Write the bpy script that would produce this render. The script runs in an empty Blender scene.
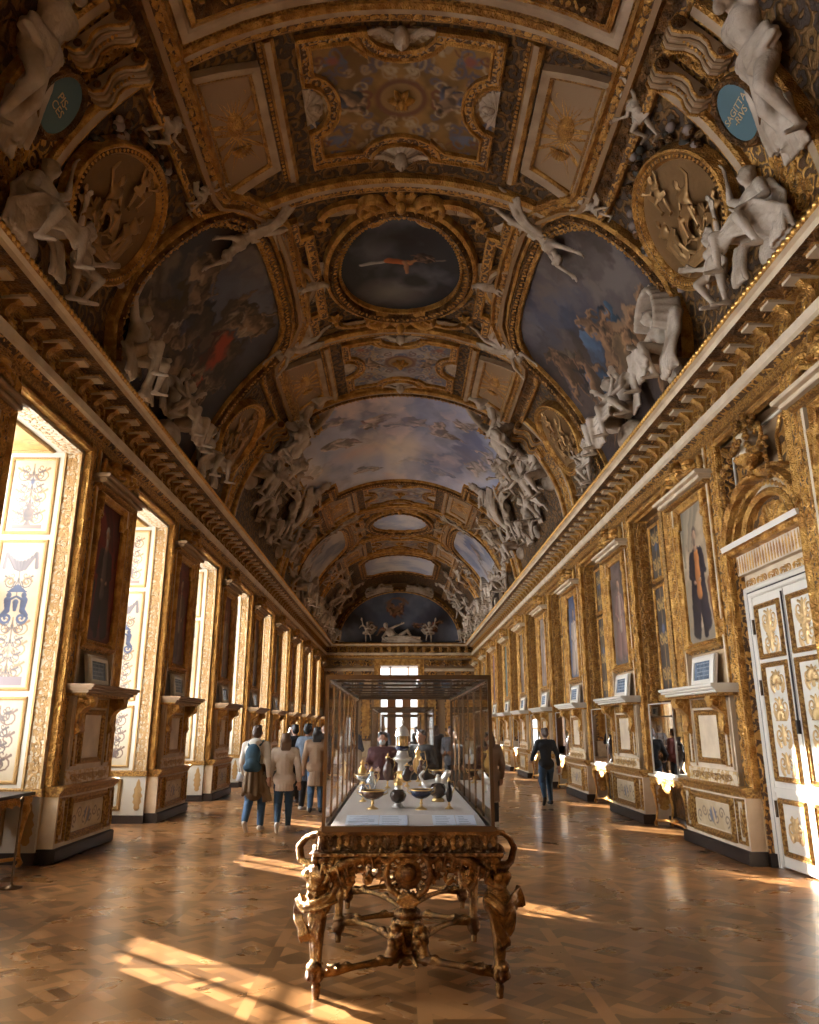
import bpy, math, random
import numpy as np
from mathutils import Vector, Matrix
from math import pi, sin, cos, radians, atan2, sqrt, hypot

SC = bpy.context.scene
COL = SC.collection
rng = random.Random(7)
nr = np.random.RandomState(5)

# ---------------------------------------------------------------- mesh builder
class MB:
    def __init__(s):
        s.v = []; s.n = 0; s.f = []           # f: (array (k,m), mat, smooth)
    def add(s, v, f, mat=0, smooth=True):
        v = np.asarray(v, float).reshape(-1, 3)
        if isinstance(f, np.ndarray):
            s.f.append((f + s.n, mat, smooth))
        else:
            by = {}
            for q in f: by.setdefault(len(q), []).append(q)
            for k, a in by.items(): s.f.append((np.array(a) + s.n, mat, smooth))
        s.v.append(v); s.n += len(v)
        return s
    def build(s, name, mats, parent=None, loc=None, **props):
        me = bpy.data.meshes.new(name)
        if s.n:
            V = np.concatenate(s.v)
            nl = sum(a.size for a, _, _ in s.f); nf = sum(len(a) for a, _, _ in s.f)
            if loc is not None: V = V - np.array(loc)
            me.vertices.add(len(V)); me.vertices.foreach_set('co', V.astype(np.float32).ravel())
            me.loops.add(nl); me.polygons.add(nf)
            li = np.concatenate([a.ravel() for a, _, _ in s.f]).astype(np.int32)
            ln = np.concatenate([np.full(len(a), a.shape[1]) for a, _, _ in s.f]).astype(np.int32)
            st = np.concatenate([[0], np.cumsum(ln)[:-1]]).astype(np.int32)
            mi = np.concatenate([np.full(len(a), m) for a, m, _ in s.f]).astype(np.int32)
            sm = np.concatenate([np.full(len(a), t) for a, _, t in s.f])
            me.loops.foreach_set('vertex_index', li)
            me.polygons.foreach_set('loop_start', st)
            me.polygons.foreach_set('loop_total', ln)
            me.polygons.foreach_set('material_index', mi)
            me.polygons.foreach_set('use_smooth', sm)
            me.update(calc_edges=True); me.validate()
        if not isinstance(mats, (list, tuple)): mats = [mats]
        for m in mats: me.materials.append(m)
        o = bpy.data.objects.new(name, me); COL.objects.link(o)
        if loc is not None: o.location = loc
        if parent is not None: o.parent = parent
        for k, q in props.items(): o[k] = q
        return o

def tag(o, label, cat, group=None, kind=None):
    if label: o['label'] = label
    if cat: o['category'] = cat
    if group: o['group'] = group
    if kind: o['kind'] = kind
    return o
def thing(name, label, cat, loc=(0, 0, 0), rz=0, group=None):
    o = bpy.data.objects.new(name, None); COL.objects.link(o)
    o.location = loc; o.rotation_euler = (0, 0, rz); o.empty_display_size = .1
    return tag(o, label, cat, group)
def struct(o):
    o['kind'] = 'structure'; return o
def dup(o, parent=None, label=None, group=None):
    c = o.copy(); COL.objects.link(c)
    if parent is not None: c.parent = parent
    for ch in list(o.children): dup(ch, c)
    if label: c['label'] = label
    if group: c['group'] = group
    return c

ID = lambda u, v, h: np.stack([u, v, h], -1)

def grid_faces(nu, nv, cu=False, cv=False):
    a = np.arange(nu * nv).reshape(nu, nv)
    i = np.arange(nu if cu else nu - 1); j = np.arange(nv if cv else nv - 1)
    I, J = np.meshgrid(i, j, indexing='ij'); I2 = (I + 1) % nu; J2 = (J + 1) % nv
    return np.stack([a[I, J], a[I2, J], a[I2, J2], a[I, J2]], -1).reshape(-1, 4)

def box(mb, x0, x1, y0, y1, z0, z1, mat=0, M=None, sub=1, bev=0):
    """axis box in mapped coords; sub splits the first axis; bev chamfers the h(z1) face"""
    if M is None: M = ID
    xs = np.linspace(x0, x1, sub + 1); n = sub + 1
    if bev:
        prof = [(y0, z0), (y0, z1 - bev), (y0 + bev, z1), (y1 - bev, z1), (y1, z1 - bev), (y1, z0)]
    else:
        prof = [(y0, z0), (y0, z1), (y1, z1), (y1, z0)]
    k = len(prof); P = np.array(prof)
    U = np.repeat(xs, k); Vv = np.tile(P[:, 0], n); H = np.tile(P[:, 1], n)
    f = [tuple(q) for q in grid_faces(n, k, False, True)]
    f.append(tuple(range(k - 1, -1, -1))); f.append(tuple(range((n - 1) * k, n * k)))
    mb.add(M(U, Vv, H), f, mat, False)
    return mb

def lathe(mb, prof, n=20, c=(0, 0, 0), mat=0, M=None, sx=1, sy=1, flute=0, fn=12, smooth=True):
    P = np.array(prof, float); t = np.arange(n) * 2 * pi / n
    R = P[:, 0][:, None] * (1 + flute * np.cos(fn * t)[None]); Z = np.repeat(P[:, 1][:, None], n, 1)
    X = c[0] + R * np.cos(t) * sx; Y = c[1] + R * np.sin(t) * sy; Z = Z + c[2]
    if M is None: M = ID
    mb.add(M(X.ravel(), Y.ravel(), Z.ravel()), grid_faces(len(P), n, False, True), mat, smooth)
    return mb

def resample(path, step, closed=False):
    P = [np.array(p, float) for p in path]
    if closed: P = P + [P[0]]
    out = []
    for a, b in zip(P[:-1], P[1:]):
        L = np.linalg.norm(b - a); k = max(1, int(math.ceil(L / step)))
        for i in range(k): out.append(a + (b - a) * i / k)
    if not closed: out.append(P[-1])
    return np.array(out)

def sweep(mb, path, prof, M=ID, closed=False, mat=0, step=None, smooth=False, cap=True):
    """profile (o,h[,mat of the strip that follows]) swept along a 2D path on a mapped surface"""
    P = np.array(path, float) if step is None else resample(path, step, closed)
    n = len(P)
    if closed:
        d0 = P - np.roll(P, 1, 0); d1 = np.roll(P, -1, 0) - P
    else:
        d = P[1:] - P[:-1]; d0 = np.vstack([d[:1], d]); d1 = np.vstack([d, d[-1:]])
    d0 = d0 / (np.linalg.norm(d0, axis=1, keepdims=True) + 1e-9); d1 = d1 / (np.linalg.norm(d1, axis=1, keepdims=True) + 1e-9)
    n0 = np.stack([-d0[:, 1], d0[:, 0]], 1); n1 = np.stack([-d1[:, 1], d1[:, 0]], 1)
    m = n0 + n1; m /= (np.linalg.norm(m, axis=1, keepdims=True) + 1e-9)
    sc = 1 / np.clip((m * n1).sum(1), .45, 1); m = m * sc[:, None]
    k = len(prof); O = np.array([q[0] for q in prof]); H = np.array([q[1] for q in prof])
    U = P[:, 0][:, None] + m[:, 0][:, None] * O; W = P[:, 1][:, None] + m[:, 1][:, None] * O
    HH = np.repeat(H[None], n, 0)
    V = M(U.ravel(), W.ravel(), HH.ravel())
    f = grid_faces(n, k, closed, False)
    per = np.tile(np.array([(q[2] if len(q) > 2 else mat) for q in prof[:-1]]), n if closed else n - 1)
    # first add carries the vertices
    first = True
    for mm in np.unique(per):
        ff = f[per == mm]
        if first: mb.add(V, ff, int(mm), smooth); base = mb.n - len(V); first = False
        else: mb.f.append((ff + base, int(mm), smooth))
    if cap and not closed and k > 2:
        mb.f.append((np.array([list(range(k - 1, -1, -1))]) + base, mat, False))
        mb.f.append((np.array([list(range((n - 1) * k, n * k))]) + base, mat, False))
    return mb

def tube(mb, pts, r, n=8, mat=0, M=None, cap=True, flat=1.0):
    """3-D tube; r scalar or list"""
    P = np.array(pts, float); k = len(P)
    R = np.full(k, r, float) if np.isscalar(r) else np.array(r, float)
    T = np.gradient(P, axis=0); T /= (np.linalg.norm(T, axis=1, keepdims=True) + 1e-9)
    up = np.array([0, 0, 1.]) if abs(T[0, 2]) < .9 else np.array([1., 0, 0])
    a = np.cross(T[0], up); a /= np.linalg.norm(a); V = []
    t = np.arange(n) * 2 * pi / n
    for i in range(k):
        a = a - T[i] * a.dot(T[i]); a /= (np.linalg.norm(a) + 1e-9); b = np.cross(T[i], a)
        V.append(P[i] + R[i] * (np.cos(t)[:, None] * a + flat * np.sin(t)[:, None] * b))
    V = np.concatenate(V)
    if M is not None: V = M(V[:, 0], V[:, 1], V[:, 2])
    f = [tuple(q) for q in grid_faces(k, n, False, True)]
    if cap: f.append(tuple(range(n - 1, -1, -1))); f.append(tuple(range((k - 1) * n, k * n)))
    mb.add(V, f, mat, True)
    return mb

def ball(mb, c, r, n=10, m=6, mat=0, M=None):
    c = np.array(c, float); r = np.array([r, r, r] if np.isscalar(r) else r, float)
    th = np.linspace(.001, pi - .001, m + 1); ph = np.arange(n) * 2 * pi / n
    V = np.stack([np.outer(np.sin(th), np.cos(ph)), np.outer(np.sin(th), np.sin(ph)), np.outer(np.cos(th), np.ones(n))], -1).reshape(-1, 3) * r + c
    if M is not None: V = M(V[:, 0], V[:, 1], V[:, 2])
    mb.add(V, grid_faces(m + 1, n, False, True), mat, True)
    return mb

# ------------------------------------------------ stamps: small reliefs laid on a surface
def _dome(n=8, m=3, lx=.5, ly=.5, h=.5):
    th = np.linspace(.02, pi / 2, m); t = np.arange(n) * 2 * pi / n
    V = np.stack([lx * np.outer(np.sin(th), np.cos(t)), ly * np.outer(np.sin(th), np.sin(t)), h * np.outer(np.cos(th), np.ones(n))], -1)
    return V.reshape(-1, 3), grid_faces(m, n, False, True)
def _petals(k=6, n=24, h=.35):
    t = np.arange(n) * 2 * pi / n; rr = .36 + .14 * np.cos(k * t)
    rings = [(.02, h * .9), (.25, h * .8), (.32, h * .45), (.62, h * .95), (.9, h * .55), (1, 0)]
    V = np.stack([np.stack([rr * a * np.cos(t), rr * a * np.sin(t), np.full(n, b)], -1) for a, b in rings])
    return V.reshape(-1, 3), grid_faces(len(rings), n, False, True)
def _leaf(h=.3):
    # acanthus-like leaf, x along, five lobes
    xs = np.linspace(-.5, .5, 11); w = np.array([.1, .3, .24, .42, .32, .46, .3, .38, .2, .18, .02])
    V = []
    for x, a in zip(xs, w):
        zz = h * (.35 + .65 * cos((x + .1) * 2.2))
        V += [(x - .1 * a, -a, 0), (x, -a * .55, zz * .8), (x, 0, zz * .45), (x, a * .55, zz * .8), (x - .1 * a, a, 0)]
    return np.array(V), grid_faces(11, 5)
def _scroll(turn=1.6, n=22, w=.1, h=.22, r0=.5, flip=1):
    # C-scroll ribbon, spiral in the plane with raised half-round section
    V = []
    for i in range(n):
        t = i / (n - 1); a = t * turn * 2 * pi; r = r0 * (1 - .82 * t); ww = w * (1 - .55 * t)
        for j in range(5):
            b = pi * j / 4; rr = r + ww * cos(b)
            V.append((rr * cos(a) , flip * rr * sin(a), h * sin(b)))
    V = np.array(V); e = V[-1].copy(); 
    return V, grid_faces(n, 5)
def _shell(k=9, h=.35):
    V = []; n = 4 * k + 1
    for i in range(n):
        a = pi * i / (n - 1); fl = .5 + .5 * cos(a * 2 * k)
        for r in (0.05, .3, .6, .9, 1.0):
            rr = r * .5 * (1 + .06 * fl * r)
            V.append((rr * cos(a), rr * sin(a), h * (1 - (r - .4) ** 2) * (.6 + .4 * fl) * (0 if r == 1.0 else 1)))
    return np.array(V), grid_faces(n, 5)
def _join(*parts):
    V = []; F = []; o = 0
    for (v, f), (dx, dy, rot, sx, sy, sz) in parts:
        c, s_ = cos(rot), sin(rot); x = v[:, 0] * sx; y = v[:, 1] * sy
        V.append(np.stack([dx + x * c - y * s_, dy + x * s_ + y * c, v[:, 2] * sz], -1)); F.append(f + o); o += len(v)
    return np.concatenate(V), np.concatenate(F)
BEAD = _dome(8, 3); BEAD0 = _dome(5, 2)
EGG = _join((_dome(8, 3, .32, .5, .5), (0, 0, 0, 1, 1, 1)), (_dome(5, 2, .1, .45, .35), (.5, 0, 0, 1, 1, 1)))
ROS = _petals(); ROS0 = _petals(5, 15)
LEAF = _leaf(); SHELL = _shell()
SCR = _scroll(); SCRF = _scroll(flip=-1)
# running foliage unit: two counter scrolls with leaves and a berry
FOL = _join((SCR, (-.22, .02, .4, .55, .62, .8)), (SCRF, (.26, -.02, 2.6, .5, .6, .8)), (LEAF, (-.05, .22, .6, .42, .3, .6)),
            (LEAF, (.05, -.24, -.5, .42, .3, .6)), (_dome(6, 2, .09, .09, .25), (0, 0, 0, 1, 1, 1)), (LEAF, (.42, .2, 2.4, .32, .25, .5)))
FOL0 = _join((_dome(6, 2, .2, .3, .3), (-.25, .0, .4, 1, 1, 1)), (_dome(6, 2, .12, .34, .26), (.2, .05, -.5, 1, 1, 1)), (_dome(5, 2, .1, .14, .3), (0, -.3, 0, 1, 1, 1)), (_dome(5, 2, .1, .14, .3), (.38, .3, 0, 1, 1, 1)))
def stamp(mb, sh, u, v, ang, sx, sy, sz, M=ID, mat=0, h0=0):
    V, F = sh
    u = np.atleast_1d(np.array(u, float)); v = np.atleast_1d(np.array(v, float)); k = len(u)
    ang = np.broadcast_to(np.array(ang, float), (k,)); c = np.cos(ang)[:, None]; s_ = np.sin(ang)[:, None]
    x = V[:, 0] * sx; y = V[:, 1] * sy; z = V[:, 2] * sz + h0
    U = u[:, None] + c * x - s_ * y; W = v[:, None] + s_ * x + c * y; H = np.repeat(z[None], k, 0)
    FF = (F[None] + (np.arange(k) * len(V))[:, None, None]).reshape(-1, F.shape[1])
    mb.add(M(U.ravel(), W.ravel(), H.ravel()), FF, mat, True)
    return mb
def along(path, sp, closed=False, off=0.0, trim=0.0):
    """evenly spaced points and tangent angles on a polyline"""
    P = np.array(path, float)
    if closed: P = np.vstack([P, P[:1]])
    d = np.linalg.norm(P[1:] - P[:-1], axis=1); L = np.concatenate([[0], np.cumsum(d)]); T = L[-1]
    n = max(1, int(round((T - 2 * trim) / sp)))
    t = trim + (np.arange(n) + .5) * (T - 2 * trim) / n
    i = np.clip(np.searchsorted(L, t, 'right') - 1, 0, len(d) - 1); w = ((t - L[i]) / (d[i] + 1e-9))[:, None]
    Q = P[i] * (1 - w) + P[i + 1] * w; D = P[i + 1] - P[i]; A = np.arctan2(D[:, 1], D[:, 0])
    if off: Q = Q + off * np.stack([-np.sin(A), np.cos(A)], 1)
    return Q[:, 0], Q[:, 1], A
def beads(mb, path, sp, h0=0, off=0, M=ID, mat=0, sh=None, w=.85, sy=None, sz=None, closed=False, trim=0):
    u, v, a = along(path, sp, closed, off, trim)
    stamp(mb, BEAD if sh is None else sh, u, v, a, sp * w, sp * w if sy is None else sy, sp * w if sz is None else sz, M, mat, h0)
def rect(u0, u1, v0, v1): return [(u0, v0), (u1, v0), (u1, v1), (u0, v1)]
def oval(cu, cv, ru, rv, n=48, a0=0): return [(cu + ru * cos(a0 + 2 * pi * i / n), cv + rv * sin(a0 + 2 * pi * i / n)) for i in range(n)]
def arc(cu, cv, ru, rv, a0, a1, n=16): return [(cu + ru * cos(radians(a0 + (a1 - a0) * i / (n - 1))), cv + rv * sin(radians(a0 + (a1 - a0) * i / (n - 1)))) for i in range(n)]
def fill(mb, poly, h, M=ID, mat=0, step=None):
    P = np.array(poly, float); mb.add(M(P[:, 0], P[:, 1], np.full(len(P), h)), [tuple(range(len(P)))], mat, False)
def slab(mb, u0, u1, v0, v1, h, M=ID, mat=0, nu=1, nv=1):
    U, W = np.meshgrid(np.linspace(u0, u1, nu + 1), np.linspace(v0, v1, nv + 1), indexing='ij')
    mb.add(M(U.ravel(), W.ravel(), np.full(U.size, h)), grid_faces(nu + 1, nv + 1), mat, False)
def inpoly(P, x, y):
    P = np.array(P, float); ins = np.zeros(x.shape, bool); j = len(P) - 1
    for i in range(len(P)):
        xi, yi = P[i]; xj, yj = P[j]
        c = ((yi > y) != (yj > y)) & (x < (xj - xi) * (y - yi) / (yj - yi + 1e-12) + xi)
        ins ^= c; j = i
    return ins

# ---------------------------------------------------------------- fused organic bodies
def capsule_v(p, q, r0, r1, n=12, m=4):
    p = np.array(p, float); q = np.array(q, float); d = q - p; L = np.linalg.norm(d)
    if L < 1e-6: d = np.array([0, 0, 1.]); L = 1e-6
    t = d / L; a = np.cross(t, [0, 0, 1.] if abs(t[2]) < .9 else [1., 0, 0]); a /= np.linalg.norm(a); b = np.cross(t, a)
    ph = np.arange(n) * 2 * pi / n; ring = np.cos(ph)[:, None] * a + np.sin(ph)[:, None] * b; V = []
    for i in range(m + 1):
        th = pi / 2 * (1 - i / m); V.append(p - t * r0 * sin(th) + ring * r0 * max(cos(th), .02))
    for i in range(m + 1):
        th = pi / 2 * i / m; V.append(q + t * r1 * sin(th) + ring * r1 * max(cos(th), .02))
    k = 2 * (m + 1); f = [tuple(x) for x in grid_faces(k, n, False, True)]
    f.append(tuple(range(n - 1, -1, -1))); f.append(tuple(range((k - 1) * n, k * n)))
    return np.concatenate(V), f
class Fuse:
    """bodies, drapery and cast ornament: overlapping solids remeshed into one skin"""
    def __init__(s): s.mb = MB()
    def cap(s, p, q, r0, r1=None): s.mb.add(*capsule_v(p, q, r0, r0 if r1 is None else r1)); return s
    def chain(s, pts, rs):
        for i in range(len(pts) - 1): s.cap(pts[i], pts[i + 1], rs[i], rs[i + 1])
        return s
    def ell(s, c, r, rot=None):
        th = np.linspace(.02, pi - .02, 9); ph = np.arange(14) * 2 * pi / 14
        V = np.stack([np.outer(np.sin(th), np.cos(ph)), np.outer(np.sin(th), np.sin(ph)), np.outer(np.cos(th), np.ones(14))], -1).reshape(-1, 3) * np.array(r)
        if rot is not None:
            V = V @ np.array(Matrix.Rotation(rot[0], 3, 'X') @ Matrix.Rotation(rot[1], 3, 'Y')).T if len(rot) == 2 else V @ np.array(Matrix.Rotation(rot[2], 3, 'Z') @ Matrix.Rotation(rot[1], 3, 'Y') @ Matrix.Rotation(rot[0], 3, 'X')).T
        f = [tuple(x) for x in grid_faces(9, 14, False, True)]; f.append(tuple(range(13, -1, -1))); f.append(tuple(range(8 * 14, 9 * 14)))
        s.mb.add(V + np.array(c), f); return s
    def mesh(s, name, mat, voxel=.02, smooth=4, ratio=1.0):
        o = s.mb.build(name, mat)
        m = o.modifiers.new('r', 'REMESH'); m.mode = 'VOXEL'; m.voxel_size = voxel; m.use_smooth_shade = True
        m = o.modifiers.new('s', 'SMOOTH'); m.factor = .5; m.iterations = smooth
        if ratio < 1:
            m = o.modifiers.new('d', 'DECIMATE'); m.ratio = ratio
        dg = bpy.context.evaluated_depsgraph_get(); dg.update()
        me = bpy.data.meshes.new_from_object(o.evaluated_get(dg)); me.name = name
        old = o.data; bpy.data.objects.remove(o); bpy.data.meshes.remove(old)
        if not me.materials: me.materials.append(mat)
        for p in me.polygons: p.use_smooth = True
        return me
def ob(name, me, parent=None, **k):
    o = bpy.data.objects.new(name, me); COL.objects.link(o)
    if parent is not None: o.parent = parent
    return o

# ---------------------------------------------------------------- materials
def mat(name, base, rough=.5, metal=0, spec=.5, bump=None, coat=0, emit=None, var=None, attr=False, alpha=None):
    """bump=(kind,scale,strength,dist)   var=(color2, scale, contrast)"""
    m = bpy.data.materials.new(name); m.use_nodes = True; nt = m.node_tree; N = nt.nodes; L = nt.links
    b = N['Principled BSDF']; b.inputs['Roughness'].default_value = rough; b.inputs['Metallic'].default_value = metal
    b.inputs['Specular IOR Level'].default_value = spec; b.inputs['Base Color'].default_value = (*base, 1)
    if coat: b.inputs['Coat Weight'].default_value = coat; b.inputs['Coat Roughness'].default_value = .12
    co = N.new('ShaderNodeTexCoord')
    if attr:
        a = N.new('ShaderNodeAttribute'); a.attribute_name = 'Col'; L.new(a.outputs['Color'], b.inputs['Base Color'])
    if var:
        n = N.new('ShaderNodeTexNoise'); n.inputs['Scale'].default_value = var[1]; n.inputs['Detail'].default_value = 4
        L.new(co.outputs['Object'], n.inputs['Vector'])
        r = N.new('ShaderNodeValToRGB'); r.color_ramp.elements[0].position = .5 - .5 / var[2] * .5; r.color_ramp.elements[1].position = .5 + .5 / var[2] * .5
        r.color_ramp.elements[0].color = (*var[0], 1); r.color_ramp.elements[1].color = (*base, 1)
        L.new(n.outputs['Fac'], r.inputs['Fac']); L.new(r.outputs['Color'], b.inputs['Base Color'])
    if bump:
        kind, s_, st, di = bump
        if kind == 'noise':
            t = N.new('ShaderNodeTexNoise'); t.inputs['Detail'].default_value = 5; out = t.outputs['Fac']
        else:
            t = N.new('ShaderNodeTexVoronoi'); t.feature = 'SMOOTH_F1'; t.inputs['Smoothness'].default_value = .6; out = t.outputs['Distance']
        t.inputs['Scale'].default_value = s_; L.new(co.outputs['Object'], t.inputs['Vector'])
        if kind == 'carve':
            w = N.new('ShaderNodeTexNoise'); w.inputs['Scale'].default_value = s_ * .35; w.inputs['Detail'].default_value = 2
            L.new(co.outputs['Object'], w.inputs['Vector'])
            mx = N.new('ShaderNodeVectorMath'); mx.operation = 'MULTIPLY_ADD'; mx.inputs[1].default_value = (.35,) * 3
            L.new(w.outputs['Color'], mx.inputs[0]); L.new(co.outputs['Object'], mx.inputs[2]); L.new(mx.outputs[0], t.inputs['Vector'])
        bp = N.new('ShaderNodeBump'); bp.inputs['Strength'].default_value = st; bp.inputs['Distance'].default_value = di
        L.new(out, bp.inputs['Height']); L.new(bp.outputs['Normal'], b.inputs['Normal'])
    if emit: b.inputs['Emission Color'].default_value = (*emit[0], 1); b.inputs['Emission Strength'].default_value = emit[1]
    return m

def ornament(name, gold, ground, scale=3, metal=.55, rough=.36, st=.8, dist=.03, cover=.5, k=11.0):
    """gilded rinceaux: spiral scrolls with scalloped leaf edges, raised over a painted ground"""
    m = bpy.data.materials.new(name); m.use_nodes = True; nt = m.node_tree; N = nt.nodes; L = nt.links
    b = N['Principled BSDF']; co = N.new('ShaderNodeTexCoord')
    def mth(op, a, b_=None, c=None):
        n = N.new('ShaderNodeMath'); n.operation = op
        for i, q in enumerate((a, b_, c)):
            if q is None: continue
            if isinstance(q, (int, float)): n.inputs[i].default_value = q
            else: L.new(q, n.inputs[i])
        return n.outputs[0]
    w = N.new('ShaderNodeTexNoise'); w.inputs['Scale'].default_value = scale * 1.3; w.inputs['Detail'].default_value = 2; L.new(co.outputs['Object'], w.inputs['Vector'])
    wv = N.new('ShaderNodeVectorMath'); wv.operation = 'MULTIPLY_ADD'; wv.inputs[1].default_value = (.22 / scale,) * 3; L.new(w.outputs['Color'], wv.inputs[0]); L.new(co.outputs['Object'], wv.inputs[2])
    v = N.new('ShaderNodeTexVoronoi'); v.inputs['Scale'].default_value = scale; v.inputs['Randomness'].default_value = .7; L.new(wv.outputs[0], v.inputs['Vector'])
    d = N.new('ShaderNodeVectorMath'); d.operation = 'SUBTRACT'; L.new(wv.outputs[0], d.inputs[0]); L.new(v.outputs['Position'], d.inputs[1])
    x = N.new('ShaderNodeSeparateXYZ'); L.new(d.outputs[0], x.inputs[0])
    A = mth('MULTIPLY_ADD', x.outputs['Y'], .7, x.outputs['X']); B = mth('MULTIPLY_ADD', x.outputs['Y'], .7, x.outputs['Z']); ang = mth('ARCTAN2', B, A)
    c = N.new('ShaderNodeSeparateColor'); L.new(v.outputs['Color'], c.inputs[0]); sg = mth('SIGN', mth('SUBTRACT', c.outputs[0], .5))
    s1 = mth('SINE', mth('MULTIPLY_ADD', v.outputs['Distance'], k, mth('MULTIPLY', ang, sg)))
    s2 = mth('SINE', mth('MULTIPLY_ADD', v.outputs['Distance'], -k * .9, mth('MULTIPLY', ang, 7.0)))
    h = mth('MULTIPLY_ADD', s2, .38, s1)
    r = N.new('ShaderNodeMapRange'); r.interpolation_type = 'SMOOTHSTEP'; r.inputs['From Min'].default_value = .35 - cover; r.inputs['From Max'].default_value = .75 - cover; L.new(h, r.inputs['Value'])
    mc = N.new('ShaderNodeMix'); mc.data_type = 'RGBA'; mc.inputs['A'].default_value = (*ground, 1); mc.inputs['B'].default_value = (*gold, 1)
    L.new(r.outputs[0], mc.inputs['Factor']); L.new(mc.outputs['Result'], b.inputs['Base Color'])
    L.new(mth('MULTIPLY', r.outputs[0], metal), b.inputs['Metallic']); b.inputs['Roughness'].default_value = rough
    f = N.new('ShaderNodeTexNoise'); f.inputs['Scale'].default_value = scale * 12; f.inputs['Detail'].default_value = 2; L.new(co.outputs['Object'], f.inputs['Vector'])
    hh = mth('ADD', mth('MULTIPLY', r.outputs[0], mth('ADD', mth('MULTIPLY', h, .35), .6)), mth('MULTIPLY', f.outputs['Fac'], .3))
    bp = N.new('ShaderNodeBump'); bp.inputs['Strength'].default_value = st; bp.inputs['Distance'].default_value = dist
    L.new(hh, bp.inputs['Height']); L.new(bp.outputs['Normal'], b.inputs['Normal'])
    return m

GC = (.66, .37, .10)
M_GOLD = mat('gilding', GC, .33, .7, bump=('carve', 26, .8, .03), var=((.40, .19, .045), 6, 3))
M_GOLDS = mat('smooth_gilding', (.70, .40, .11), .28, .8, bump=('noise', 20, .15, .01))
M_GOLDF = mat('fine_carved_gilding', GC, .36, .65, bump=('carve', 55, 1.0, .02), var=((.32, .15, .04), 30, 4))
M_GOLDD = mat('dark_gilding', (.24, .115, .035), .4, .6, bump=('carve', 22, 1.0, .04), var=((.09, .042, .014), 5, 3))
M_ORN = ornament('gilt_foliage_on_brown', (.55, .29, .075), (.085, .04, .016), 3.2, .6)
M_ORNS = ornament('small_gilt_foliage_on_brown', (.62, .34, .09), (.11, .052, .02), 6.5, .55)
M_ORNC = ornament('gilt_foliage_on_cream', (.68, .44, .17), (.78, .62, .42), 7, .35)
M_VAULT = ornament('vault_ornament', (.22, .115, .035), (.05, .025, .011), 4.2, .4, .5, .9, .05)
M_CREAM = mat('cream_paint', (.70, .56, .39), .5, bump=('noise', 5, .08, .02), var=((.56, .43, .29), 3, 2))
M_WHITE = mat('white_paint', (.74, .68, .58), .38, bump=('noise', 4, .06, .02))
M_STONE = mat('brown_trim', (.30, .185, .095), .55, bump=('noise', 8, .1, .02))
M_STUC = mat('white_stucco', (.56, .465, .37), .6, bump=('noise', 26, .5, .02), var=((.38, .295, .215), 3.5, 2))
M_BRONZE = mat('bronze_relief', (.20, .105, .035), .42, .55, bump=('noise', 14, .3, .02))
M_PAINT = mat('oil_paint', (1, 1, 1), .45, attr=True, spec=.2, bump=('noise', 30, .08, .01))
M_ARAB = mat('painted_arabesque', (1, 1, 1), .42, attr=True, bump=('noise', 12, .06, .01))
M_DARKW = mat('dark_plinth', (.022, .012, .008), .5, bump=('noise', 7, .1, .02))
M_WALL = mat('wall_plaster', (.45, .30, .16), .55, bump=('noise', 6, .1, .02))
M_TABLE = mat('old_table_gilding', (.30, .155, .045), .27, .9, bump=('carve', 60, .5, .01), var=((.10, .045, .016), 9, 2.5))
M_BRASS = mat('case_bronze', (.13, .085, .05), .28, .9)
M_POST = mat('case_post_bronze', (.34, .20, .09), .25, .9)
M_LINEN = mat('display_linen', (.62, .52, .44), .8, bump=('noise', 120, .1, .005))
M_LABEL = mat('label_card', (.72, .74, .80), .6)
M_PLAQ = mat('slate_blue_plaque', (.13, .17, .22), .25, .1, var=((.22, .28, .36), 9, 2))
M_INK = mat('ink', (.03, .03, .035), .6)

M_REV = mat('window_reveal_paint', (.46, .42, .35), .45)
M_ORNR = ornament('pale_foliage_on_reveal', (.36, .20, .07), (.46, .37, .25), 8, .25, .45)
M_GOLDP = mat('pale_gilding', (.38, .22, .075), .4, .4, bump=('carve', 40, .8, .02))
M_JAMB = ornament('gilt_jamb_pattern', (.60, .34, .10), (.33, .17, .05), 9, .5, .4)
M_VCR = mat('vault_cream', (.46, .33, .21), .55, bump=('noise', 8, .2, .02), var=((.34, .23, .14), 3, 2))
M_SKYP = mat('glossy_oil_paint', (1, 1, 1), .38, attr=True, spec=.8)
def glass(name='clear_glass', tint=(.97, .98, .98), base=.04, pw=5.0, gr=.02):
    m = bpy.data.materials.new(name); m.use_nodes = True; nt = m.node_tree; N = nt.nodes; L = nt.links
    N.remove(N['Principled BSDF']); o = N['Material Output']
    t = N.new('ShaderNodeBsdfTransparent'); t.inputs['Color'].default_value = (*tint, 1)
    g = N.new('ShaderNodeBsdfGlossy'); g.inputs['Roughness'].default_value = gr
    f = N.new('ShaderNodeFresnel'); f.inputs['IOR'].default_value = 1.5
    x = N.new('ShaderNodeMixShader'); L.new(f.outputs[0], x.inputs['Fac']); L.new(t.outputs[0], x.inputs[1]); L.new(g.outputs[0], x.inputs[2])
    L.new(x.outputs[0], o.inputs['Surface']); return m
M_GLASS = glass()
M_PANE = glass('window_glass', (.95, .97, 1.0))
M_CRYSTAL = mat('rock_crystal', (.8, .85, .9), .05); M_CRYSTAL.node_tree.nodes['Principled BSDF'].inputs['Transmission Weight'].default_value = .8
M_MIRROR = mat('mirror_glass', (.75, .75, .74), .04, 1.0)
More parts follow.
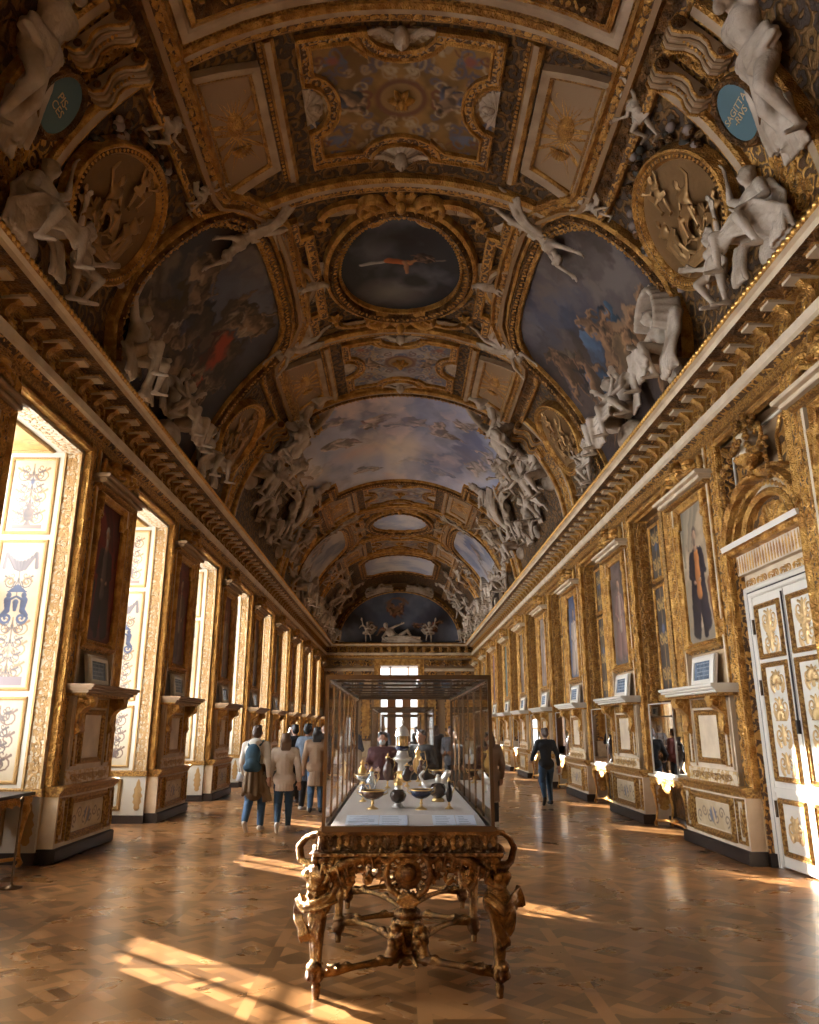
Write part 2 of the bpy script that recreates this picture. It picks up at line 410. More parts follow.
# ---------------------------------------------------------------- painted surfaces (oil paintings, arabesques)
def fbm(nx, ny, cells, octv=4, rs=None, ax=1.0):
    rs = rs or nr; out = np.zeros((ny, nx)); amp = 1; tot = 0
    for o in range(octv):
        cx = max(2, int(cells * 2 ** o)); cy = max(2, int(cells * ax * 2 ** o * ny / max(nx, 1)))
        g = rs.rand(cy + 2, cx + 2); x = np.linspace(0, cx, nx); y = np.linspace(0, cy, ny)
        xi = x.astype(int); yi = y.astype(int); fx = x - xi; fy = y - yi; fx = fx * fx * (3 - 2 * fx); fy = fy * fy * (3 - 2 * fy)
        a = g[np.ix_(yi, xi)]; b = g[np.ix_(yi, xi + 1)]; c = g[np.ix_(yi + 1, xi)]; d = g[np.ix_(yi + 1, xi + 1)]
        out += amp * ((a * (1 - fx) + b * fx) * (1 - fy)[:, None] + (c * (1 - fx) + d * fx) * fy[:, None]); tot += amp; amp *= .55
    return out / tot
class Cv:
    """a little canvas: units are metres, origin at the centre"""
    def __init__(s, w, h, px, col=(.5, .5, .5), seed=0):
        s.w, s.h = w, h; s.nx = max(4, int(w * px) + 1); s.ny = max(4, int(h * px) + 1)
        s.X, s.Y = np.meshgrid(np.linspace(-w / 2, w / 2, s.nx), np.linspace(-h / 2, h / 2, s.ny))
        s.c = np.ones((s.ny, s.nx, 3)) * np.array(col); s.rs = np.random.RandomState(seed); s.e = .7 / px
    def mix(s, a, col):
        a = np.clip(a, 0, 1)[..., None]; s.c = s.c * (1 - a) + np.array(col) * a; return s
    def clouds(s, c1, cells=3, th=.5, k=5, ax=1.0, op=1):
        n = fbm(s.nx, s.ny, cells, 4, s.rs, ax); return s.mix(np.clip((n - th) * k + .5, 0, 1) * op, c1)
    def cap(s, p, q, r0, r1, col, sh=.45, op=1):
        px, py = p; qx, qy = q; dx, dy = qx - px, qy - py; L2 = dx * dx + dy * dy + 1e-9
        t = np.clip(((s.X - px) * dx + (s.Y - py) * dy) / L2, 0, 1); r = r0 + (r1 - r0) * t
        ex = s.X - px - t * dx; ey = s.Y - py - t * dy; d = np.hypot(ex, ey)
        a = np.clip((r - d) / s.e + .5, 0, 1) * op
        l = 1 - sh * .5 + sh * (-(ex) * .7 + ey * .7) / (r + 1e-6)
        a = a[..., None]; s.c = s.c * (1 - a) + np.array(col) * np.clip(l, .2, 1.6)[..., None] * a; return s
    def poly(s, P, col, op=1): return s.mix(inpoly(P, s.X, s.Y) * op, col)
    def rectf(s, x0, x1, y0, y1, col, op=1): return s.mix(((s.X > x0) & (s.X < x1) & (s.Y > y0) & (s.Y < y1)) * op, col)
    def rectl(s, x0, x1, y0, y1, w, col):
        for a in ((x0, x1, y0, y0 + w), (x0, x1, y1 - w, y1), (x0, x0 + w, y0, y1), (x1 - w, x1, y0, y1)): s.rectf(*a, col)
        return s
    def blob(s, x, y, rx, ry, col, op=.8, soft=.5):
        d = np.hypot((s.X - x) / rx, (s.Y - y) / ry); return s.mix(np.clip((1 - d) / soft, 0, 1) * op, col)
    def spiral(s, x, y, r, a0, turn, w, col, flip=1):
        n = 12; pts = []
        for i in range(n):
            t = i / (n - 1); a = a0 + flip * turn * 2 * pi * t; rr = r * (1 - .8 * t); pts.append((x + rr * cos(a), y + rr * sin(a)))
        m = np.zeros_like(s.X)
        for p, q in zip(pts[:-1], pts[1:]):
            dx, dy = q[0] - p[0], q[1] - p[1]; t = np.clip(((s.X - p[0]) * dx + (s.Y - p[1]) * dy) / (dx * dx + dy * dy + 1e-9), 0, 1)
            m = np.maximum(m, np.clip((w - np.hypot(s.X - p[0] - t * dx, s.Y - p[1] - t * dy)) / s.e + .5, 0, 1))
        return s.mix(m, col)
    def nude(s, x, y, z, ang, skin, cloth=None, pose=0):
        """loosely painted figure, z its height"""
        c, sn = cos(ang), sin(ang)
        T = lambda a, b: (x + .82 * z * (a * c - b * sn), y + .82 * z * (a * sn + b * c))
        k = lambda a, b, r0, r1, col=skin: s.cap(T(*a), T(*b), z * r0 * 1.6, z * r1 * 1.6, col, .9)
        P = s.rs.rand(8) - .5 if pose == 0 else np.zeros(8)
        if cloth is not None:
            for i in range(4): k((-.05 + P[i] * .3, -.1 + P[i + 1] * .3), (.05 + P[i + 2] * .5, -.2 + P[i + 3] * .5), .11, .06, tuple(np.array(cloth) * (.7 + .15 * i)))
        k((.02, .02), (-.07 + P[0] * .3, -.25), .075, .05); k((-.07 + P[0] * .3, -.25), (-.05 + P[1] * .4, -.48), .045, .025)
        k((.0, .02), (.1 + P[2] * .3, -.23), .075, .05); k((.1 + P[2] * .3, -.23), (.12 + P[3] * .5, -.45), .045, .025)
        k((0, .02), (0, .26), .08, .095)
        k((-.08, .28), (-.2, .2 + P[4] * .4), .04, .03); k((-.2, .2 + P[4] * .4), (-.3, .2 + P[5] * .7), .03, .02)
        k((.08, .28), (.2, .22 + P[6] * .4), .04, .03); k((.2, .22 + P[6] * .4), (.28, .25 + P[7] * .7), .03, .02)
        k((0, .38), (.01, .41), .05, .05); k((.0, .42), (.01, .43), .045, .04, (.12, .07, .04))
        return s
    def warp(s, amp, cells):
        """brushy distortion of what is painted so far (amp in metres)"""
        k = s.nx / s.w; a = (fbm(s.nx, s.ny, cells, 3, s.rs) - .5) * 2 * amp * k; b = (fbm(s.nx, s.ny, cells, 3, s.rs) - .5) * 2 * amp * k
        j, i = np.meshgrid(np.arange(s.nx), np.arange(s.ny)); x = np.clip(j + a, 0, s.nx - 1.001); y = np.clip(i + b, 0, s.ny - 1.001); xi = x.astype(int); yi = y.astype(int); fx = (x - xi)[..., None]; fy = (y - yi)[..., None]; c = s.c
        s.c = (c[yi, xi] * (1 - fx) + c[yi, xi + 1] * fx) * (1 - fy) + (c[yi + 1, xi] * (1 - fx) + c[yi + 1, xi + 1] * fx) * fy; return s
    def scrolls(s, w, h, col, n=4, lw=.012, y0=None):
        """mirror-symmetric candelabra scrolls in a w x h field"""
        y0 = -h / 2 if y0 is None else y0
        for i in range(n):
            y = y0 + h * (i + .5) / n; r = min(w * .21, h / n * .48)
            for f in (1, -1):
                s.spiral(f * w * .24, y, r, (pi if f > 0 else 0), 1.2, lw, col, f)
                s.spiral(f * w * .2, y + r * .9, r * .5, (0 if f > 0 else pi), 1.0, lw * .8, col, -f)
                s.cap((f * w * .24, y + r * .3), (f * w * .4, y + r * .8), lw, lw * 1.8, col, .2)
                s.cap((f * w * .1, y), (f * w * .17, y - r * .8), lw * 1.6, lw * .6, col, .2)
            s.cap((0, y - h / n / 2), (0, y + h / n / 2), lw, lw, col, .2)
            s.cap((0, y + r * .25), (0, y + r * .55), lw * 2.6, lw * 1.2, col, .3)
        return s
    def vase(s, x, y, z, col):
        k = lambda a, b, r0, r1: s.cap((x, y + z * a), (x, y + z * b), z * r0, z * r1, col)
        k(-.45, -.42, .16, .12); k(-.4, -.15, .05, .1); k(-.15, .08, .16, .22); k(.08, .18, .22, .1); k(.25, .35, .07, .13)
        for f in (1, -1): s.spiral(x + f * z * .25, y + z * .12, z * .12, 0 if f > 0 else pi, .8, z * .03, col, f)
        return s
    def caryatids(s, x, y, z, col):
        for f in (1, -1):
            s.cap((x + f * z * .2, y + z * .28), (x + f * z * .2, y + z * .3), z * .07, z * .07, col)
            s.cap((x + f * z * .22, y + z * .15), (x + f * z * .2, y - z * .1), z * .1, z * .07, col)
            s.cap((x + f * z * .2, y + z * .15), (x + f * z * .02, y + z * .25), z * .04, z * .03, col)
            s.cap((x + f * z * .2, y - z * .12), (x + f * z * .32, y - z * .25), z * .08, z * .06, col)
            s.spiral(x + f * z * .2, y - z * .32, z * .16, 0 if f > 0 else pi, 1.1, z * .035, col, -f)
        s.poly([(x - z * .3, y + z * .36), (x + z * .3, y + z * .36), (x + z * .12, y + z * .5), (x, y + z * .6), (x - z * .12, y + z * .5)], col)
        s.cap((x, y - z * .1), (x, y + z * .1), z * .05, z * .08, col)
        return s
    def swag(s, x, y, z, col):
        for i in range(9):
            t = (i - 4) / 4; s.cap((x + t * z * .4, y + z * .25 * t * t), (x + t * z * .15, y - z * .25 + z * .05 * abs(t)), z * .05, z * .03, tuple(np.array(col) * (.75 + .1 * (i % 3))))
        for f in (1, -1): s.cap((x + f * z * .42, y + z * .25), (x + f * z * .45, y - z * .15), z * .04, z * .06, col)
        return s
def paint_mesh(cv, M, cu, cvv, h, poly=None, su=1, sv=1, swap=False, bulge=None):
    """lay a canvas on a mapped surface; poly in surface coordinates trims it"""
    U = cu + cv.X * su; W = cvv + cv.Y * sv
    if swap: U = cu + cv.Y * su; W = cvv + cv.X * sv
    H = np.full(U.shape, float(h)) if bulge is None else h + bulge
    P = M(U.ravel(), W.ravel(), H.ravel()); F = grid_faces(cv.ny, cv.nx)
    C = cv.c.reshape(-1, 3)
    if poly is not None:
        uc = U.ravel()[F].mean(1); wc = W.ravel()[F].mean(1); F = F[inpoly(poly, uc, wc)]
        used = np.unique(F); re = np.zeros(len(P), int); re[used] = np.arange(len(used)); F = re[F]; P = P[used]; C = C[used]
    return P, F, C
def paint_obj(name, cv, M, cu, cvv, h, parent=None, material=None, poly=None, loc=None, **kw):
    P, F, C = paint_mesh(cv, M, cu, cvv, h, poly, **kw)
    mb = MB(); mb.add(P, F, 0, True); o = mb.build(name, material or M_PAINT, parent, loc)
    a = o.data.color_attributes.new('Col', 'FLOAT_COLOR', 'POINT')
    a.data.foreach_set('color', np.concatenate([np.clip(C, 0, 1), np.ones((len(C), 1))], 1).astype(np.float32).ravel())
    return o
# ================================================================ THE ROOM
WX = 4.7; K0, K1 = -3, 8; Y0, Y1 = -2.3, 47.4; BAY = 4.3
PCS = {-1: 11.72, 1: 11.5}; HWS = {-1: 1.05, 1: 1.15}; OWS = {-1: 2.2, 1: 2.0}
def pierc(k, S=1): return PCS[S] + BAY * k
KS = {-1: .91, 1: 1.0}
def MK(S, k): return lambda u, v, h: np.stack([S * (WX - h), k * u + 0 * h, v + 0 * h], -1)
def MW(S, X=WX): return lambda u, v, h: np.stack([S * (X - h), u + 0 * h, v + 0 * h], -1)
OPT = 5.66                                           # opening head

# ---------- floor: parquet laid plank by plank
def clip_poly(P, x0, x1, y0, y1):
    def cl(P, ax, lim, sg):
        o = []
        for i in range(len(P)):
            a, b = P[i - 1], P[i]; ia = sg * (a[ax] - lim) <= 0; ib = sg * (b[ax] - lim) <= 0
            if ia != ib:
                t = (lim - a[ax]) / (b[ax] - a[ax]); o.append((a[0] + t * (b[0] - a[0]), a[1] + t * (b[1] - a[1])))
            if ib: o.append(b)
        return o
    for ax, lim, sg in ((0, x0, -1), (0, x1, 1), (1, y0, -1), (1, y1, 1)):
        if P: P = cl(P, ax, lim, sg)
    return P
def make_floor():
    mb = MB(); cols = []; base = np.array((.25, .112, .036))
    def plank(P):
        if len(P) < 3: return
        v = rng.random(); c = base * (.38 + 1.15 * v) * np.array((1, 1 + .06 * (v - .5), 1 + .25 * (v - .5)))
        mb.add([(x, y, 0) for x, y in P], [tuple(range(len(P)))], 0, False); cols.extend([c] * len(P))
    C_, bw = 1.12, .09; x0 = -6.6
    nx = int(13.2 / C_) + 1; ny = int((Y1 - Y0 + 1) / C_) + 1
    for i in range(nx):
        for j in range(ny):
            cx, cy = x0 + i * C_, Y0 - .4 + j * C_
            plank(rect(cx, cx + bw, cy, cy + C_ / 2)); plank(rect(cx, cx + bw, cy + C_ / 2, cy + C_))
            plank(rect(cx + bw, cx + C_, cy, cy + bw))
            a0, a1, b0, b1 = cx + bw, cx + C_, cy + bw, cy + C_
            far = cy > 26; w = .088 if not far else .17; Lk = w * 3
            mx, my = (a0 + a1) / 2, (b0 + b1) / 2; R = C_ * .75; c45 = sqrt(.5); n = int(R / Lk) + 1
            for p in range(-n, n + 1):
                for q in range(-n, n + 1):
                    for t in range(3):
                        if (p + q) % 2: r = rect(p * Lk - Lk / 2, p * Lk + Lk / 2, q * Lk - Lk / 2 + t * w, q * Lk - Lk / 2 + t * w + w)
                        else: r = rect(p * Lk - Lk / 2 + t * w, p * Lk - Lk / 2 + t * w + w, q * Lk - Lk / 2, q * Lk + Lk / 2)
                        plank(clip_poly([(mx + (x - y) * c45, my + (x + y) * c45) for x, y in r], a0, a1, b0, b1))
    m = mat('parquet', (1, 1, 1), .27, attr=True, coat=.2)
    nt = m.node_tree; N = nt.nodes; L = nt.links; b = N['Principled BSDF']; co = N.new('ShaderNodeTexCoord')
    n1 = N.new('ShaderNodeTexNoise'); n1.inputs['Scale'].default_value = 1.6; n1.inputs['Detail'].default_value = 6
    L.new(co.outputs['Object'], n1.inputs['Vector'])
    r = N.new('ShaderNodeMapRange'); r.inputs['To Min'].default_value = .2; r.inputs['To Max'].default_value = .38
    L.new(n1.outputs['Fac'], r.inputs['Value']); L.new(r.outputs[0], b.inputs['Roughness'])
    o = mb.build('floor', m); a = o.data.color_attributes.new('Col', 'FLOAT_COLOR', 'POINT')
    a.data.foreach_set('color', np.concatenate([np.clip(cols, 0, 1), np.ones((len(cols), 1))], 1).astype(np.float32).ravel())
    struct(o)
    s = MB(); s.add([(-7, Y0 - .5, -.02), (7, Y0 - .5, -.02), (7, Y1 + 8, -.02), (-7, Y1 + 8, -.02)], [(0, 1, 2, 3)], 0, False)
    s.build('subfloor', M_DARKW, o)
make_floor()

# ---------- side walls
def side_wall(S, name):
    M = MW(S); mb = MB(); HW, OW = HWS[S], OWS[S]; D = 1.4 if S < 0 else .28
    for k in range(K0, K1 + 1):
        c = pierc(k, S); box(mb, c - HW, c + HW, 0, 5.95, -D, 0, 0, M)
        if k < K1:
            box(mb, c + HW, c + HW + OW, OPT, 5.95, -D, 0, 0, M)
            if S < 0:
                box(mb, c + HW, c + HW + OW, 0, .9, -D, -D + .15, 0, M)         # sill wall under the window
    c = pierc(K0, S); box(mb, Y0 - .3, c - HW, 0, 5.95, -D, 0, 0, M); c = pierc(K1, S); box(mb, c + HW, Y1 + .3, 0, 5.95, -D, 0, 0, M)
    if S > 0: box(mb, Y0 - .3, Y1 + .3, 0, 6.0, -D - .15, -D, 1, M)
    box(mb, Y0 - .3, Y1 + .3, 5.95, 7.2, -D - .15, 0, 0, M)
    return struct(mb.build(name, [M_WALL, M_GOLDD]))
wl = side_wall(-1, 'wall_left'); wr = side_wall(1, 'wall_right')

# ---------- end wall and the wall behind the camera
def end_wall():
    M = lambda u, v, h: np.stack([u + 0 * h, Y1 - h, v + 0 * h], -1)
    mb = MB(); box(mb, -5, -1.15, 0, 6.2, -.5, 0, 0, M); box(mb, 1.15, 5, 0, 6.2, -.5, 0, 0, M); box(mb, -1.15, 1.15, 5.35, 6.2, -.5, 0, 0, M)
    box(mb, -5, 5, 6.2, 11.2, -.5, 0, 0, M)
    # door surround and pilaster relief
    P = [(-1.15, 0), (-1.15, 5.35), (1.15, 5.35), (1.15, 0)]
    sweep(mb, P, [(0, 0), (0, .08), (.1, .12), (.3, .08), (.38, .1), (.38, 0)], M, mat=1)
    for f in (1, -1):
        for u in (2.0, 3.1, 4.1):
            box(mb, f * u - .32, f * u + .32, .25, 5.0, 0, .1, 2, M); box(mb, f * u - .22, f * u + .22, 1.2, 4.8, .1, .13, 1, M)
            box(mb, f * u - .36, f * u + .36, 0, .9, 0, .16, 3, M)
            stamp(mb, FOL, [f * u] * 6, [1.5 + .6 * i for i in range(6)], pi / 2, .5, .4, .12, M, 1, .13)
        box(mb, min(f * 1.55, f * 4.6), max(f * 1.55, f * 4.6), 5.0, 5.16, 0, .24, 3, M)
        stamp(mb, FOL, [f * (1.8 + .55 * i) for i in range(6)], [5.5] * 6, 0, .5, .5, .3, M, 1, .05)
        stamp(mb, ROS, [f * (2.0 + .9 * i) for i in range(3)], [5.5] * 3, 0, .5, .5, .4, M, 2, .1)
    o = struct(mb.build('wall_end', [M_STONE, M_GOLD, M_ORN, M_CREAM]))
    # vestibule beyond with its tall bright window
    v = MB(); box(v, -2.4, -1.9, 0, 6, Y1 + .5, Y1 + 6, 0, lambda a, b, c: np.stack([a, c, b], -1))
    box(v, 1.9, 2.4, 0, 6, Y1 + .5, Y1 + 6, 0, lambda a, b, c: np.stack([a, c, b], -1)); box(v, -2.4, 2.4, 5.9, 6.1, Y1 + .5, Y1 + 6, 0, lambda a, b, c: np.stack([a, c, b], -1))
    for z0_, z1_ in ((0, .5), (3.9, 4.6)): box(v, -1.9, 1.9, z0_, z1_, Y1 + 5, Y1 + 5.1, 0, lambda a, b, c: np.stack([a, c, b], -1))  # these rails and the uprights below are added to block the lower window light
    for x in (-1.5, -.5, .5, 1.5): box(v, x - .28, x + .28, 0, 4.6, Y1 + 5, Y1 + 5.15, 0, lambda a, b, c: np.stack([a, c, b], -1))
    v.build('vestibule', M_STONE, o)
    w = MB()
    for x in (-1.9, -.62, .62, 1.9): box(w, x - .06, x + .06, 0, 5.9, Y1 + 5.9, Y1 + 6, 0, lambda a, b, c: np.stack([a, c, b], -1))
    for z in (0.3, 1.6, 2.9, 4.2, 5.7): box(w, -1.9, 1.9, z - .05, z + .05, Y1 + 5.9, Y1 + 6, 0, lambda a, b, c: np.stack([a, c, b], -1))
    struct(w.build('window_20', M_WHITE))
    nb = MB(); M2 = lambda u, v, h: np.stack([u + 0 * h, Y0 + h, v + 0 * h], -1)
    box(nb, -5, 5, 0, 11.2, -.3, 0, 0, M2); box(nb, -1.3, 1.3, 0, 3.6, 0, .06, 1, M2)
    sweep(nb, [(-1.3, 0), (-1.3, 3.6), (1.3, 3.6), (1.3, 0)], [(0, 0), (0, .1), (.3, .12), (.3, 0)], M2, mat=2)
    struct(nb.build('wall_near', [M_STONE, M_WHITE, M_GOLD]))
end_wall()

# ---------- entablature
def entab_profile():
    #      height z, projection h (from the wall plane), material
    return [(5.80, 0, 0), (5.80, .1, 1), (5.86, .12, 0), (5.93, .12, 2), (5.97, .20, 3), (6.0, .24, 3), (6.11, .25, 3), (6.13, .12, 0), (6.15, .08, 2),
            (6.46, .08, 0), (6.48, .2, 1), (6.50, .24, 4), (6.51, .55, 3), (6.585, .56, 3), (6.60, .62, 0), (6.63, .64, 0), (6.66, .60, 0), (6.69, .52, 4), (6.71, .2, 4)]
def entab(S, name):
    M = MW(S); mb = MB(); pr = [(z, h, m) for z, h, m in entab_profile()]
    # profile runs in (v,h): sweep along u with offsets in v
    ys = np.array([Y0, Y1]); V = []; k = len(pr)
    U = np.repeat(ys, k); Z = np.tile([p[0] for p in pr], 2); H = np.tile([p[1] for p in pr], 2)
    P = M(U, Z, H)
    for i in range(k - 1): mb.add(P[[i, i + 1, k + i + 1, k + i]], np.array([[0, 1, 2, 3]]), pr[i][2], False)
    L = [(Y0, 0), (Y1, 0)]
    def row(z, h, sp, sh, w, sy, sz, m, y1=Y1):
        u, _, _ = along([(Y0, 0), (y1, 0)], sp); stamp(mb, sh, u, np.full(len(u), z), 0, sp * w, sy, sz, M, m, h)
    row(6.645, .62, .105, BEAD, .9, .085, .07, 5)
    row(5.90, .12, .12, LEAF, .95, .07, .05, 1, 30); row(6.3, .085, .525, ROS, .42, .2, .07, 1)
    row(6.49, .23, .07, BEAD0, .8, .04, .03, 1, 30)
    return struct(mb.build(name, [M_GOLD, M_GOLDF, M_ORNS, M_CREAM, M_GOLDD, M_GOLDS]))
def bracket_mesh(S):
    M = MW(S); mb = MB()
    # S-scroll console with a fluted front, block and coffer above
    sc = [(6.12, .10), (6.13, .2), (6.17, .22), (6.21, .20), (6.25, .16), (6.32, .16), (6.38, .2), (6.42, .27), (6.455, .3), (6.455, .08)]
    n = len(sc)
    for a, b in ((-.06, .06),):
        U = np.repeat([a, b], n); P = M(U, np.tile([q[0] for q in sc], 2), np.tile([q[1] for q in sc], 2))
        f = [(i, i + 1, n + i + 1, n + i) for i in range(n - 1)]; f += [tuple(range(n - 1, -1, -1)), tuple(range(n, 2 * n))]
        mb.add(P, f, 0, False)
    stamp(mb, LEAF, [0], [6.2], pi / 2, .2, .13, .06, M, 1, .2)
    box(mb, -.10, .10, 6.455, 6.515, .1, .42, 2, M); box(mb, -.115, .115, 6.49, 6.515, .1, .45, 1, M)
    # framed oval relief beside it
    sweep(mb, oval(.2625, 6.3, .135, .14, 16), [(.0, 0), (-.0, .06), (-.03, .06), (-.03, 0)], lambda u, v, h: M(u, v, h + .08), True, 1)
    stamp(mb, ROS, [.2625], [6.3], 0, .21, .22, .1, M, 3, .08)
    stamp(mb, ROS0, [.2625], [6.50], 0, .12, .12, .0, M, 0, .3)
    me = mb.build('bracket', [M_GOLD, M_GOLDF, M_CREAM, M_GOLDS]); return me
for S, nm in ((-1, 'trim_1'), (1, 'trim_2')):
    e = entab(S, nm); b0 = bracket_mesh(S); b0.parent = e; n = int((Y1 - Y0) / .525)
    for i in range(n):
        b = b0 if i == 0 else b0.copy()
        if i: COL.objects.link(b)
        b.location = (0, Y0 + .15 + .525 * i, 0)
def end_entab():
    M = lambda u, v, h: np.stack([u + 0 * h, Y1 - h, v + 0 * h], -1); mb = MB(); pr = entab_profile(); k = len(pr)
    P = M(np.repeat([-4.6, 4.6], k), np.tile([p[0] for p in pr], 2), np.tile([p[1] for p in pr], 2))
    for i in range(k - 1): mb.add(P[[i, i + 1, k + i + 1, k + i]], np.array([[0, 1, 2, 3]]), pr[i][2], False)
    u = np.arange(-4, 4.01, .525); stamp(mb, ROS, u, u * 0 + 6.3, 0, .3, .26, .12, M, 1, .08)
    for x in u: box(mb, x + .18, x + .34, 6.13, 6.5, .08, .4, 1, M)
    return struct(mb.build('trim_3', [M_GOLD, M_GOLDF, M_ORNS, M_CREAM, M_GOLDD, M_GOLDS]))
end_entab()

# ---------- piers: dado, pedestal, gilt borders (built once per side at u=0)
def picture_frame_prof(w, h): return [(0, 0), (0, h * .55), (-w * .14, h * .7), (-w * .2, h * .4), (-w * .34, h * .55), (-w * .62, h), (-w * .8, h * .8), (-w * .86, h * .5), (-w, h * .6), (-w, 0)]
def dado_cv(seed, w=1.1, h=.34):
    c = Cv(w, h, 90, (.60, .47, .30), seed); c.clouds((.50, .36, .2), 6, .5, 3)
    for f in (1, -1):
        for i in range(3): c.spiral(f * (.1 + .14 * i) * w, (.04 if i % 2 else -.04), h * .26, pi / 2 * (1 + i), 1.2, .010, (.16, .10, .07), f)
    c.blob(0, 0, .11, .12, (.10, .12, .2), .9, .2); c.cap((-.04, -.1), (.02, .1), .04, .03, (.62, .44, .25))
    return c
def arab_cv(w, h, seed, kind, ground=(.74, .64, .48), px=60):
    """painted arabesque for a jamb panel"""
    c = Cv(w, h, px, ground, seed); ink = (.05, .032, .026); gold = (.20, .10, .03); blue = (.018, .03, .075)
    c.clouds(tuple(np.array(ground) * .86), 5, .55, 2)
    if kind == 'top':
        c.scrolls(w * .95, h * .9, gold, 3, .010); c.scrolls(w * .66, h * .8, ink, 4, .008)
        c.vase(0, -h * .26, h * .32, (.09, .055, .04)); c.rectf(-w * .36, w * .36, -h * .47, -h * .41, (.1, .06, .045))
        c.blob(0, h * .2, .05, .07, blue, .9); c.cap((-w * .3, h * .22), (w * .3, h * .22), .008, .008, ink)
    elif kind == 'mid':
        c.scrolls(w * .95, h * .42, gold, 3, .010, -h * .45); c.scrolls(w * .66, h * .4, ink, 4, .008, -h * .45); c.scrolls(w * .8, h * .2, ink, 1, .008, h * .12)
        c.swag(0, h * .36, w * .85, (.09, .065, .065)); c.caryatids(0, h * .05, w * .88, blue)
        for f in (1, -1): c.spiral(f * w * .2, h * .22, w * .13, 0 if f > 0 else pi, 1.2, .010, gold, f)
        c.rectf(-w * .4, w * .4, -h * .49, -h * .43, (.12, .085, .09)); c.vase(0, -h * .25, w * .3, (.3, .2, .12))
    else:
        c.scrolls(w * .95, h * .85, (.10, .05, .03), 3, .011); c.scrolls(w * .6, h * .8, ink, 4, .009); c.cap((0, -h * .3), (0, h * .3), .02, .03, (.07, .04, .03)); c.blob(0, -h * .3, w * .25, h * .1, (.06, .03, .025), .9, .3)
    return c
def dark_cv(w, h, seed, px=60):
    c = Cv(w, h, px, (.05, .035, .03), seed); g = (.50, .31, .10)
    c.scrolls(w, h, g, max(2, int(h / w * .9)), .013); c.blob(0, h * .1, w * .16, w * .2, (.09, .12, .20), .9, .3)
    c.vase(0, -h * .35, w * .55, (.42, .25, .09)); return c

